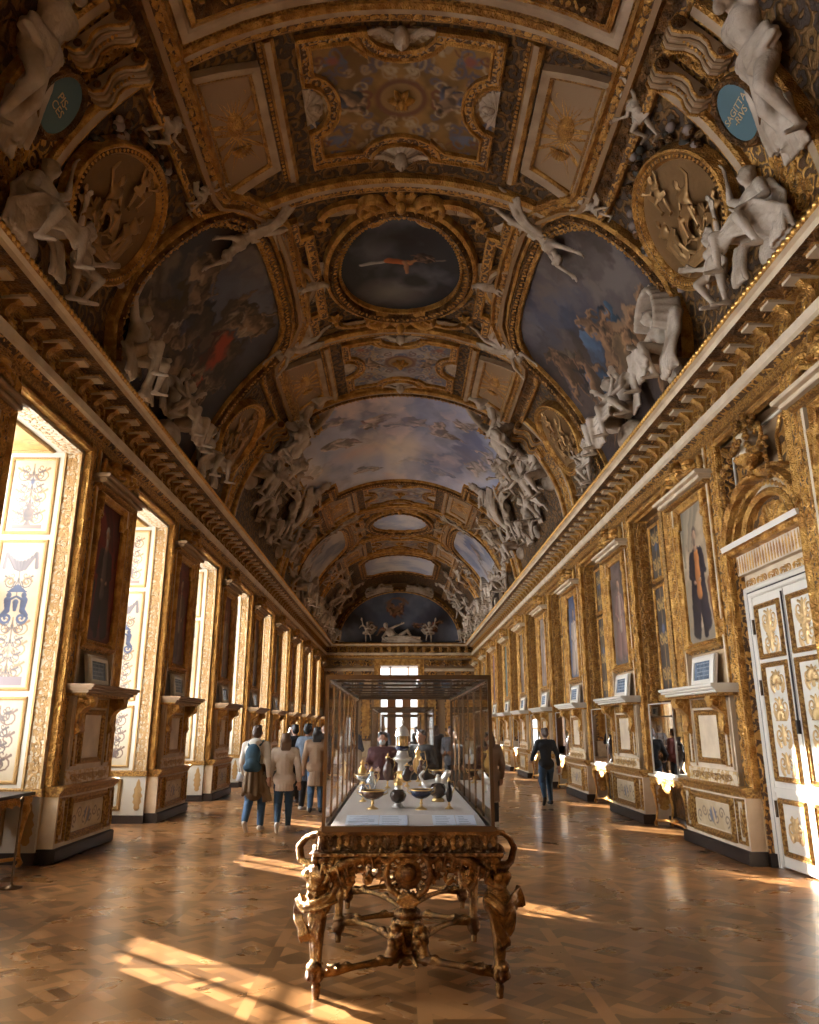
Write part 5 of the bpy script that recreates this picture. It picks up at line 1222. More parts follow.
def hair_blob(F, H, k=1, face=V3(0, -1, 0)):
    F.ell(H - face * .02 + V3(0, 0, .035), (.09 * k, .105 * k, .105 * k))
    for i in range(9): a = i * .7; F.ell(H + V3(.07 * cos(a), .07 * sin(a) + .02, .06 + .03 * sin(2.3 * i)), (.035,) * 3)
def drape(F, pts, r, n=3, spread=.07, seed=1):
    """pleated cloth: many thin ridges fanned side by side along a guide line"""
    q = random.Random(seed); P0 = [np.array(p, float) for p in pts]; m = int(n * 2.2) + 2; W = spread * 1.2 + r * .9
    for i in range(m):
        t = i / (m - 1) * 2 - 1; P = []
        for j, p in enumerate(P0):
            d = P0[min(j + 1, len(P0) - 1)] - P0[max(j - 1, 0)]; d = d / (np.linalg.norm(d) + 1e-9); sd_ = np.cross(d, V3(0, -1, 0)); ln = np.linalg.norm(sd_); sd_ = V3(1, 0, 0) if ln < .2 else sd_ / ln; nn = np.cross(sd_, d)
            P.append(p + sd_ * t * W * (.6 + .16 * j) + nn * r * (.55 * (i % 2) + .4 * sin(3.1 * i + j)) + V3(q.uniform(-1, 1), q.uniform(-1, 1), q.uniform(-1, 1)) * r * .25)
        # smooth the guide a little
        Q = []
        for a, b in zip(P[:-1], P[1:]): Q += [a, (a + b) / 2 + V3(0, -.012, 0)]
        Q.append(P[-1]); F.chain(Q, [r * .5 * (1 - .25 * k / len(Q)) for k in range(len(Q))])
def wing(F, root, tip, n=7, r=.05, drop=V3(0, 0, -.4)):
    root = np.array(root, float); tip = np.array(tip, float); F.chain([root, root + (tip - root) * .5 + V3(0, 0, .12), tip], [r * .8, r * .7, r * .5]); n = int(n * 1.6)
    for i in range(n):
        t = (i + .5) / n; a = root + (tip - root) * t + V3(0, 0, .1 * sin(pi * t)); L_ = .5 + .55 * t * (1.3 - .45 * t); b = a + drop * L_ + (tip - root) * (.05 + .3 * t * t)
        F.chain([a, a * .45 + b * .55 + V3(0, -.01 * (i % 2), 0), b], [r * .38, r * .4, r * .14]); F.cap(a, a + (b - a) * .4 + V3(0, -.02, 0), r * .42, r * .2)
PR = {}
def protos():
    # seated nude with raised arm and lap drapery
    F = Fuse(); hum(F, dict(pel=V3(0, .1, .45), che=V3(.03, -.0, .82), nek=V3(.04, -.02, .98), hed=V3(.07, -.06, 1.12), shL=V3(-.16, 0, .92), elL=V3(-.38, -.05, 1.12), haL=V3(-.3, -.12, 1.4), shR=V3(.21, 0, .92), elR=V3(.36, -.02, .66), haR=V3(.3, -.25, .55),
        hiL=V3(-.1, .05, .43), knL=V3(-.2, -.4, .5), anL=V3(-.22, -.38, .08), hiR=V3(.1, .05, .43), knR=V3(.28, -.34, .42), anR=V3(.36, -.2, .05)), muscle=1.15)
    hair_blob(F, V3(.07, -.06, 1.12)); F.ell((0, .2, .18), (.22, .18, .2)); drape(F, [(-.3, 0, .42), (-.32, -.06, .2), (-.34, -.06, 0)], .07, 5, .07, 22); drape(F, [(-.25, -.3, .42), (0, -.25, .5), (.3, -.15, .42), (.5, 0, .2), (.5, 0, 0)], .07, 6, .08, 2); drape(F, [(.2, .1, .9), (.35, .15, .6), (.4, .1, .3)], .06, 4, .06, 3)
    PR['seated'] = F.mesh('seated_figure', M_STUC, .016, 2)
    # atlas, bearing the vault
    F = Fuse(); hum(F, dict(pel=V3(0, .02, .95), che=V3(.03, -.05, 1.3), nek=V3(.0, -.1, 1.47), hed=V3(-.04, -.18, 1.56), shL=V3(-.2, -.03, 1.42), elL=V3(-.42, -.1, 1.62), haL=V3(-.2, -.02, 1.86), shR=V3(.2, -.03, 1.42), elR=V3(.42, 0, 1.6), haR=V3(.25, .1, 1.88),
        knL=V3(-.14, -.22, .55), anL=V3(-.1, .02, .12), knR=V3(.16, -.04, .5), anR=V3(.2, .16, .12)), muscle=1.35); hair_blob(F, V3(-.04, -.18, 1.56)); F.ell((-.04, -.26, 1.48), (.05, .06, .07))
    drape(F, [(-.25, -.02, 1.0), (0, -.14, .9), (.25, 0, 1.0), (.3, .1, .6), (.24, .1, .2)], .065, 7, .07, 5); drape(F, [(.3, .15, 1.9), (.4, .15, 1.4), (.32, .12, .8)], .07, 4, .06, 6); drape(F, [(.1, .1, .5), (.12, .1, .2), (.12, .1, 0)], .07, 6, .1, 23)
    PR['atlas'] = F.mesh('standing_atlas', M_STUC, .016, 2)
    # winged figure flying head forward with billowing drapery
    F = Fuse(); hum(F, dict(pel=V3(0, 0, .4), che=V3(.34, -.05, .5), nek=V3(.5, -.08, .56), hed=V3(.62, -.14, .6), shL=V3(.4, -.1, .35), elL=V3(.55, -.2, .14), haL=V3(.78, -.24, .0), shR=V3(.4, -.02, .68), elR=V3(.66, -.1, .78), haR=V3(.95, -.14, .74),
        hiL=V3(-.05, 0, .32), knL=V3(-.4, -.12, .2), anL=V3(-.72, .02, .1), hiR=V3(-.05, 0, .48), knR=V3(-.42, -.06, .52), anR=V3(-.75, .04, .62), toL=V3(-.88, 0, .02), toR=V3(-.92, .04, .66)), fem=True, k=1.0, face=V3(.5, -.86, 0))
    hair_blob(F, V3(.62, -.14, .6)); wing(F, (.3, .1, .62), (-.1, .12, 1.15), 8, .055, V3(-.5, .02, -.05)); drape(F, [(.15, -.05, .38), (-.15, -.1, .3), (-.4, -.05, .24), (-.6, 0, .05)], .06, 4, .05, 8); drape(F, [(.1, 0, .55), (-.2, .05, .62), (-.42, .05, .85), (-.5, .05, 1.1)], .06, 4, .07, 9)
    PR['angel'] = F.mesh('flying_angel', M_STUC, .016, 2)
    # putto
    F = Fuse(); s = .55
    J = {k: v * V3(.62, .62, .56) for k, v in BASE.items()}; J['hed'] = V3(.03, -.03, .93); J['nek'] = V3(0, 0, .83); J['elL'] = V3(-.22, -.06, .9); J['haL'] = V3(-.26, -.1, 1.1); J['elR'] = V3(.24, -.04, .66); J['haR'] = V3(.34, -.14, .72); J['knR'] = V3(.16, -.2, .4); J['anR'] = V3(.2, -.0, .16)
    hum(F, J, k=.78, muscle=1.05); hair_blob(F, V3(.03, -.03, .95), .95); F.ell((0, -.02, .56), (.13, .12, .13)); wing(F, (.08, .08, .78), (.36, .14, .9), 5, .03, V3(.05, 0, -.25)); wing(F, (-.08, .08, .78), (-.36, .14, .88), 5, .03, V3(-.05, 0, -.25)); drape(F, [(-.2, 0, .5), (0, -.1, .46), (.25, .02, .5), (.4, .08, .7)], .04, 4, .04, 4)
    PR['putto'] = F.mesh('putto', M_STUC, .014, 2)
    # embracing pair
    F = Fuse()
    hum(F, dict(pel=V3(-.22, .05, .45), che=V3(-.18, -.02, .82), nek=V3(-.16, -.02, .98), hed=V3(-.2, -.06, 1.12), shL=V3(-.36, 0, .92), elL=V3(-.46, -.12, .7), haL=V3(-.3, -.3, .55), shR=V3(.0, 0, .94), elR=V3(.14, -.12, .8), haR=V3(.3, -.14, .9), hiL=V3(-.3, 0, .43), knL=V3(-.42, -.4, .48), anL=V3(-.44, -.3, .05), hiR=V3(-.12, 0, .43), knR=V3(-.05, -.42, .44), anR=V3(-.1, -.36, .04)), muscle=1.2)
    hum(F, dict(pel=V3(.25, .1, .5), che=V3(.2, .05, .9), nek=V3(.16, .03, 1.06), hed=V3(.08, -.02, 1.22), shL=V3(.02, .03, 1.0), elL=V3(-.1, -.1, .82), haL=V3(-.2, -.2, .95), shR=V3(.38, .05, 1.0), elR=V3(.5, -.06, .78), haR=V3(.34, -.2, .66), hiL=V3(.18, 0, .48), knL=V3(.3, -.38, .5), anL=V3(.26, -.3, .1), hiR=V3(.34, 0, .48), knR=V3(.62, -.28, .5), anR=V3(.75, -.1, .25)), fem=True)
    hair_blob(F, V3(-.2, -.06, 1.12)); hair_blob(F, V3(.08, -.02, 1.22)); F.ell((0, .2, .18), (.4, .2, .22)); drape(F, [(.1, -.25, .4), (.1, -.3, .2), (.1, -.28, 0)], .06, 5, .1, 22); drape(F, [(.42, .1, .95), (.62, .1, .85), (.8, .1, .6), (.85, .05, .25)], .06, 6, .06, 7); drape(F, [(-.4, -.28, .45), (0, -.34, .36), (.5, -.26, .4)], .05, 4, .05, 12)
    PR['pair'] = F.mesh('embracing_pair', M_STUC, .017, 2)
    # shrouded seated figure under a billowing veil
    F = Fuse(); hum(F, dict(pel=V3(0, .1, .45), che=V3(-.05, -.02, .8), nek=V3(-.08, -.05, .96), hed=V3(-.16, -.12, 1.06), shL=V3(-.22, -.04, .9), elL=V3(-.3, -.2, .66), haL=V3(-.15, -.34, .6), shR=V3(.12, 0, .92), elR=V3(.3, -.1, 1.1), haR=V3(.1, -.1, 1.34), hiL=V3(-.1, .05, .43), knL=V3(-.2, -.4, .48), anL=V3(-.24, -.34, .04), hiR=V3(.1, .05, .43), knR=V3(.2, -.38, .46), anR=V3(.25, -.26, .02)), fem=True)
    hair_blob(F, V3(-.16, -.12, 1.06)); n = 34
    for i in range(n): a = -.5 + 3.4 * i / (n - 1); w_ = .012 * (i % 2); F.cap((.05 + (.46 + w_) * cos(a) * .9, .05, .85 + (.52 + w_) * sin(a)), (.0 + (.38 + w_) * cos(a), -.22, .9 + (.44 + w_) * sin(a)), .045, .042)
    drape(F, [(.4, .05, .8), (.42, 0, .5), (.4, -.1, .2), (.4, -.1, 0)], .09, 8, .09, 3); drape(F, [(-.3, -.3, .45), (0, -.35, .35), (.2, -.35, .1)], .075, 7, .09, 6); F.ell((0, .2, .18), (.25, .2, .2))
    PR['veiled'] = F.mesh('veiled_figure', M_STUC, .016, 2)
    # reclining
    F = Fuse(); hum(F, dict(pel=V3(0, 0, .2), che=V3(-.3, -.02, .42), nek=V3(-.42, -.03, .55), hed=V3(-.5, -.08, .68), shL=V3(-.45, -.1, .42), elL=V3(-.62, -.12, .2), haL=V3(-.5, -.25, .08), shR=V3(-.3, .02, .56), elR=V3(-.1, -.1, .66), haR=V3(.12, -.14, .74), hiL=V3(.05, -.05, .16), knL=V3(.45, -.14, .2), anL=V3(.85, -.05, .08), hiR=V3(.05, .02, .24), knR=V3(.4, -.06, .5), anR=V3(.62, -.02, .14), toL=V3(1.0, -.08, .06), toR=V3(.76, -.08, .06)), muscle=1.15)
    hair_blob(F, V3(-.5, -.08, .68)); drape(F, [(-.6, .1, .1), (-.1, -.1, .12), (.4, -.1, .1), (.9, 0, .05)], .075, 8, .08, 9); PR['reclining'] = F.mesh('reclining_figure', M_STUC, .016, 2)
    # eagle
    F = Fuse(); F.chain([(0, 0, .1), (0, -.04, .4), (.02, -.1, .62), (.05, -.16, .72)], [.12, .16, .08, .065]); F.cap((.05, -.2, .72), (.06, -.28, .68), .035, .015); wing(F, (-.1, .02, .5), (-.72, .05, .75), 9, .055, V3(-.1, 0, -.5)); wing(F, (.1, .02, .5), (.72, .05, .62), 9, .055, V3(.1, 0, -.5))
    for i in range(5): F.cap((0, 0, .15), (-.16 + .08 * i, .02, -.22), .06, .035)
    for e in (-1, 1): F.cap((.07 * e, -.05, .15), (.1 * e, -.1, -.06), .05, .03)
    PR['eagle'] = F.mesh('eagle', M_STUC, .016, 2)
    # winged mask
    F = Fuse(); F.ell((0, 0, 0), (.15, .12, .18)); F.ell((0, -.08, -.06), (.06, .06, .07)); F.cap((0, -.13, .02), (0, -.15, -.03), .02, .028); F.cap((-.06, -.1, .04), (.06, -.1, .04), .03); hair_blob(F, V3(0, 0, .06), 1.4); wing(F, (.1, .04, .02), (.62, .05, .12), 8, .05, V3(.12, 0, -.18)); wing(F, (-.1, .04, .02), (-.62, .05, .12), 8, .05, V3(-.12, 0, -.18))
    PR['mask'] = F.mesh('winged_mask', M_STUC, .016, 1)
protos()
GRP = {'seated': ('sculpture', 'seated nude'), 'atlas': ('sculpture', 'muscular standing atlas'), 'angel': ('sculpture', 'flying winged figure'), 'putto': ('sculpture', 'chubby winged child'), 'pair': ('sculpture', 'embracing seated pair'), 'veiled': ('sculpture', 'veiled seated figure'), 'reclining': ('sculpture', 'reclining draped nude'), 'eagle': ('sculpture', 'spread-winged eagle'), 'mask': ('sculpture', 'winged head')}
FN = []
def place(kind, a, Y, label, sc=1.0, up='in', spin=0, flip=False, h=.05, lean=0, parent=None, mat_=None, flat=1, name=None):
    """stand a sculpture on the vault at angle a; up: 'in' towards the crown, or 'Y' along the axis, or 'w' world up"""
    s = sA(a); p = MV(np.array([s]), np.array([Y]), np.array([h]))[0]; p1 = MV(np.array([s]), np.array([Y]), np.array([h + .1]))[0]; n = Vector(p1 - p).normalized()
    q = MV(np.array([s - (.05 if a > 0 else -.05)]), np.array([Y]), np.array([h]))[0]; t = Vector(q - p).normalized()
    if up == 'in': u = t
    elif up == 'Y': u = Vector((0, 1, 0))
    else: u = (Vector((0, 0, 1)) - n * n.z * .5).normalized()
    u = (u * cos(lean) + n * sin(lean)).normalized(); y = -(n - u * n.dot(u)).normalized(); x = y.cross(u)
    R = Matrix((x, y, u)).transposed() @ Matrix.Rotation(spin, 3, 'Y')
    me = PR[kind]
    o = bpy.data.objects.new(name or me.name, me); COL.objects.link(o)
    mt = R.to_4x4() @ Matrix.Diagonal((sc * (-1 if flip else 1), sc * flat, sc, 1)); mt.translation = Vector(p); o.matrix_world = mt
    if parent is None: tag(o, 'white stucco ' + label, 'sculpture', 'stucco figures of the vault')
    return o
def cornice_fig(kind, S, Y, label, sc=1.0, flip=False, x=4.15, z=6.7, rz=0, lean=0):
    o = bpy.data.objects.new(PR[kind].name, PR[kind]); COL.objects.link(o)
    R = Matrix.Rotation(-S * pi / 2 + rz, 3, 'Z') @ Matrix.Rotation(lean, 3, 'X'); mt = R.to_4x4() @ Matrix.Diagonal((sc * (-1 if flip else 1), sc, sc, 1)); mt.translation = Vector((S * x, Y, z)); o.matrix_world = mt
    tag(o, 'white stucco ' + label, 'sculpture', 'stucco figures on the cornice'); return o
sd = {-1: 'left', 1: 'right'}
# crown: angels at the corners of the oval field, eagles beside it, children beyond
for S in (-1, 1):
    place('angel', S * 33, 10.55, 'flying winged figure at the near %s corner of the dark oval painting' % sd[S], .98, 'Y', .2, S > 0, .12)
    place('eagle', S * 27, 13.1, 'spread-winged eagle %s of the dark oval painting' % sd[S], .72, 'in', 0, S > 0, .1)
    place('angel', S * 31, 15.5, 'small flying winged figure at the far %s corner of the dark oval painting' % sd[S], .85, 'Y', pi, S < 0, .12)
    place('angel', S * 33, 2 * YC - 10.6, 'distant flying winged figure %s of the farther oval' % sd[S], 1.0, 'Y', 0, S > 0, .12)
    place('eagle', S * 27, 2 * YC - 13.1, 'distant eagle %s of the farther oval' % sd[S], .7, 'in', 0, S > 0, .1)
    place('angel', S * 31, 2 * YC - 15.5, 'distant flying winged figure just beyond the blue painting, %s side' % sd[S], .9, 'Y', 0, S > 0, .12)
for Y, lb, sp in ((10.1, 'winged head with outspread wings above the dark oval painting', 0), (7.85, 'winged head at the top of the arabesque field', 0), (18.5, 'winged head between the second arabesque field and the blue painting', 0), (15.85, 'winged head below the dark oval painting', 0), (26.9, 'distant winged head beyond the blue painting', 0)):
    place('mask', .01, Y, lb, .75, 'Y', pi, False, .12)
for S in (-1, 1): place('mask', S * 16.5, 8.9, 'winged head in the %s lunette of the near arabesque field' % sd[S], .5, 'in', pi, False, .06)
# flanks and cornice
def near(S, Y, items): pass
for S in (-1, 1):
    d = sd[S]
    place('atlas', S * 77, 6.3, 'muscular atlas straining upward at the top %s corner of the photo' % d, 1.12, 'in', .1 * S, S > 0, .3)
    cornice_fig('seated', S, 7.35, 'seated nude with raised arm on the %s cornice below the zodiac oval' % d, 1.0, S < 0, 4.05, 6.7)
    cornice_fig('putto', S, 8.3, 'chubby winged child on the nearest stretch of the %s cornice' % d, 1.1, S > 0, 4.02, 6.72)
    place('putto', S * 50, 8.05, 'child perched above the nearest bronze medallion, %s side' % d, .7, 'in', .4, S > 0, .1)
    place('putto', S * 48, 9.7, 'small child by the %s corner of the large side painting' % d, .6, 'in', -.3, S < 0, .12)
cornice_fig('veiled', 1, 10.4, 'seated figure under a billowing veil on the right cornice', 1.15, False, 4.05, 6.68)
cornice_fig('pair', 1, 13.0, 'embracing seated pair on the right cornice before the dark painting', 1.2, False, 4.05, 6.68)
cornice_fig('putto', 1, 15.3, 'child sitting by the second bronze medallion on the right cornice', 1.0, True, 4.05, 6.68)
cornice_fig('putto', 1, 16.0, 'child leaning to the second bronze medallion on the right cornice', .9, False, 4.08, 6.68)
cornice_fig('seated', -1, 10.5, 'seated nude in front of the dark painting on the left cornice, nearer one', 1.1, False, 4.05, 6.68)
cornice_fig('pair', -1, 13.0, 'seated pair with raised bow arm on the left cornice before the dark painting', 1.1, True, 4.05, 6.68)
cornice_fig('seated', -1, 15.2, 'seated nude by the second medallion on the left cornice', 1.0, True, 4.08, 6.68)
cl = [('veiled', 52, 18.7, 1.5, 0), ('atlas', 60, 19.2, 1.2, -.3), ('pair', 70, 19.6, 1.2, .2), ('seated', 55, 20.6, 1.2, .5), ('angel', 64, 21.2, 1.2, .8), ('atlas', 76, 21.4, 1.1, .2), ('seated', 79, 22.7, 1.15, 0), ('putto', 58, 22.4, 1.2, .3), ('angel', 60, 23.6, 1.2, -.9), ('atlas', 72, 24.2, 1.15, -.3), ('reclining', 52, 24.6, 1.3, -.7), ('atlas', 60, 25.6, 1.25, .35), ('pair', 78, 25.9, 1.1, 0), ('seated', 66, 26.7, 1.2, -.2)]
for S in (-1, 1):
    for i, (kd, a, Y, sc, sp) in enumerate(cl):
        place(kd, S * a, Y, '%s, %s along the %s group by the blue painting' % (GRP[kd][1], (ORD + ['thirteenth', 'fourteenth'])[i], sd[S]), sc, 'in', sp * S, S > 0, .18)
k = 0
for S in (-1, 1):
    for i, (kd, Y) in enumerate((('putto', 28.6), ('pair', 30.8), ('seated', 32.6), ('veiled', 34.6), ('putto', 36.2), ('atlas', 38.2), ('seated', 39.8), ('pair', 41.6), ('atlas', 43.4), ('putto', 44.8), ('seated', 46.2))):
        cornice_fig(kd, S, Y, '%s on the %s cornice, %s of the far row' % (GRP[kd][1], sd[S], ORD[i]), 1.25, i % 2 == 0, 4.08, 6.68)
    for i, (kd, a, Y) in enumerate((('putto', 60, 28.4), ('putto', 62, 36.0), ('atlas', 58, 38.4), ('angel', 50, 40.5), ('seated', 62, 42.2), ('atlas', 55, 44.0), ('angel', 66, 45.6))):
        place(kd, S * a, Y, '%s on the %s flank, %s beyond the blue painting' % (GRP[kd][1], sd[S], ORD[i]), 1.2, 'in', .3 * S * (-1) ** i, i % 2 == 0, .15)

# bronze medallions
M_BRL = mat('pale_bronze', (.36, .205, .08), .4, .6)
def medallion(S, Y, fl, label):
    ca, ru, rv = 63.5, .80, .88; cu = S * sA(ca); M = MVm(); base = MV(np.array([cu]), np.array([Y]), np.array([0.]))[0]
    t = thing('bronze_medallion', label, 'medallion', tuple(base), 0, 'bronze relief medallions')
    f = MB(); P = ccw(oval(cu, Y, ru, rv, 40)); HH = lambda u, v, h: M(u, v, h + .12)
    sweep(f, P, [(.02, 0, 0), (0, .05, 0), (-.04, .1, 1), (-.09, .08, 0), (-.13, .12, 0), (-.16, .1, 0), (-.17, -.1, 0)], HH, True, 0)
    if not fl: beads(f, P, .065, .09, -.06, HH, 0, BEAD0, .8, .07, .04, True); beads(f, P, .08, .1, -.145, HH, 0, BEAD0, .8, .04, .04, True)
    f.build('frame', [M_GOLD, M_GOLDD], t, tuple(base)).location = (0, 0, 0)
    d = MB(); n = 40; th = np.arange(n) * 2 * pi / n
    for r0, r1 in ((0, .5), (.5, 1.0)):
        U = cu + np.concatenate([ru * r0 * np.cos(th), ru * r1 * np.cos(th)]); W = Y + np.concatenate([rv * r0 * np.sin(th), rv * r1 * np.sin(th)]); d.add(HH(U, W, np.full(2 * n, .03)), grid_faces(2, n, False, True), 0, True)
    disc = d.build('relief_ground', M_BRONZE, t, tuple(base)); disc.location = (0, 0, 0)
    for kd, da, dy, sc, sp in (('seated', 5, -.2, .62, .2), ('atlas', 7, .25, .52, -.3), ('seated', 8, -.38, .45, .9), ('putto', -3, .1, .6, .3), ('reclining', 9, .1, .45, .2)) if not fl else (('seated', 3, 0, .7, .2),):
        o = place(kd, S * (ca + da), Y + dy, '', sc, 'in', sp * S, S > 0, .2, parent=t, flat=.42, name='relief_figure'); mw = o.matrix_world.copy(); me = PR[kd].copy() if 'B_' + kd not in PR else PR['B_' + kd]
        if 'B_' + kd not in PR: me.materials.clear(); me.materials.append(M_BRL); PR['B_' + kd] = me
        o.data = me; o.parent = t; o.matrix_parent_inverse = Matrix.Identity(4); mw.translation = mw.translation - Vector(base); o.matrix_basis = mw
for S in (-1, 1):
    medallion(S, 8.65, False, 'large oval bronze relief medallion at the top %s of the vault' % sd[S])
    medallion(S, 16.65, False, 'second oval bronze medallion, on the %s flank past the large dark painting' % sd[S])
    medallion(S, 2 * YC - 16.65, True, 'distant oval bronze medallion, %s flank just beyond the blue painting' % sd[S])
    medallion(S, 2 * YC - 8.65, True, 'farthest oval bronze medallion on the %s flank' % sd[S])
    # garlands of flowers round the nearest ones
    g = MB(); r = random.Random(8 + S)
    for i in range(90):
        an = r.uniform(.2, 2.9) if i % 2 else r.uniform(-.6, .6); rr = r.uniform(1.12, 1.4); ball(g, (S * sA(62.5) - S * .8 * rr * sin(an), 8.65 + .88 * rr * cos(an), .08), r.uniform(.03, .08), 7, 4, r.choice([0, 0, 1, 2]), MVm())
    tag(g.build('flower_garland', [M_GOLDD, mat('garland_leaf_%d' % S, (.05, .045, .035), .6), mat('garland_blossom_%d' % S, (.30, .24, .22), .6)]), 'painted flower garland curling round the nearest %s bronze medallion' % sd[S], 'garland', kind='stuff')
# zodiac ovals
def text_mesh(txt, size, name='t', extr=.004):
    cu = bpy.data.curves.new(name, 'FONT'); cu.body = txt; cu.size = size; cu.align_x = 'CENTER'; cu.align_y = 'CENTER'; cu.extrude = extr; cu.space_line = .85; cu.resolution_u = 3
    o = bpy.data.objects.new(name, cu); COL.objects.link(o); dg = bpy.context.evaluated_depsgraph_get(); dg.update(); me = bpy.data.meshes.new_from_object(o.evaluated_get(dg)); bpy.data.objects.remove(o); return me
M_BLUE = mat('zodiac_blue', (.075, .145, .17), .5, bump=('noise', 12, .1, .01)); M_LETT = mat('pale_gold_letters', (.62, .45, .24), .5)
for S, Y, tx, lab in ((-1, 6.85, 'PIS-\nCES', 'dark blue oval cartouche reading PISCES at the top left of the vault'), (1, 6.85, 'SAGITTA\n-RIVS', 'blue oval cartouche reading SAGITTARIVS at the top right of the vault')):
    cu = S * sA(62.5); base = MV(np.array([cu]), np.array([Y]), np.array([0.]))[0]; t = thing('zodiac_cartouche', lab, 'cartouche', tuple(base)); HH = lambda u, v, h: MVm()(u, v, h + .14); B = MB(); P = ccw(oval(cu, Y, .36, .27, 28))
    sweep(B, P, [(.01, 0), (0, .05), (-.05, .07), (-.08, .03), (-.09, -.1)], HH, True); beads(B, P, .07, .05, -.045, HH, 0, BEAD0, .85, .07, .04, True)
    B.build('cartouche_frame', M_GOLDD, t, tuple(base)).location = (0, 0, 0); B = MB(); fill(B, P, .03, HH); B.build('blue_field', M_BLUE, t, tuple(base)).location = (0, 0, 0)
    me = text_mesh(tx, .118 if S > 0 else .135); n_ = len(me.vertices); co = np.zeros(n_ * 3); me.vertices.foreach_get('co', co); co = co.reshape(-1, 3)
    # letters read with their tops towards the crown
    Q = HH(cu - S * co[:, 1], Y + (-S) * co[:, 0] * -1 * -1, .035 + co[:, 2]); me.vertices.foreach_set('co', (Q - base).astype(np.float32).ravel()); me.materials.append(M_LETT); o = ob('lettering', me, t)

# lunette on the end wall
M = lambda u, v, h: np.stack([u + 0 * h, Y1 - h, v + 0 * h], -1)
P = ccw([(-3.75, 6.75)] + [(3.75 * cos(radians(180 - a)), 6.75 + 3.15 * sin(radians(a))) for a in range(8, 173, 8)] + [(3.75, 6.75)])
c = Cv(7.5, 3.2, 26, (.10, .12, .18), 44); c.clouds((.30, .32, .40), 3, .5, 3); c.blob(0, -1.3, 4, .8, (.03, .025, .025), .95, .6); c.blob(-2.8, -.2, 1.6, 1.2, (.025, .02, .02), .85, .8); c.blob(2.6, -.1, 1.5, 1.2, (.03, .02, .02), .85, .8)
for x, y, z, a in ((-.3, .4, .9, .3), (.3, .5, .9, -.4), (0, .1, 1.0, .8), (1.9, -.6, .9, 1.2), (2.3, -.5, .8, -1), (-1.9, -.5, .8, .6), (1.3, -.7, .7, 1.5), (-1.1, -.9, .8, -1.3)): c.nude(x, y, z, a, (.45, .24, .13), (.3, .1, .05))
c.spiral(-.1, .7, .75, .2, .8, .07, (.24, .14, .1)); c.spiral(.1, .7, .7, 3, .7, .05, (.24, .14, .1), -1)
c.warp(.4, 8); c.warp(.12, 26)
t = thing('lunette_painting', 'dark half-round painting of a swirling group over the end wall cornice', 'painting', (0, Y1, 6.75)); base = (0, Y1, 6.75)
f = MB(); big_frame(f, P, lambda u, v, h: M(u, v, h + .05), .3, .2, True); f.build('frame', [M_GOLD, M_GOLDD, M_STONE], t, base).location = (0, 0, 0)
o = paint_obj('canvas', c, M, 0, 6.75 + 1.58, .08, t, M_PAINT, P, base); o.location = (0, 0, 0)
def endfig(kind, x, z, lab, sc, y=-.35, spin=0, flip=False):
    o = ob(PR[kind].name, PR[kind]); mt = (Matrix.Rotation(spin, 3, 'Y')).to_4x4() @ Matrix.Diagonal((sc * (-1 if flip else 1), sc, sc, 1)); mt.translation = Vector((x, Y1 + y, z)); o.matrix_world = mt; tag(o, 'white stucco ' + lab, 'sculpture', 'stucco figures on the end wall')
endfig('reclining', -.1, 6.72, 'reclining nude at the centre of the end cornice', 1.5, -.3); endfig('putto', -2.0, 6.72, 'child left of the reclining nude on the end cornice', 1.2, -.3); endfig('putto', 1.9, 6.72, 'child right of the reclining nude on the end cornice', 1.2, -.3, 0, True)
endfig('reclining', -1.4, 9.75, 'figure leaning on the left top of the half-round painting', 1.1, -.4, -.3); endfig('reclining', 1.4, 9.75, 'figure leaning on the right top of the half-round painting', 1.1, -.4, .3, True)
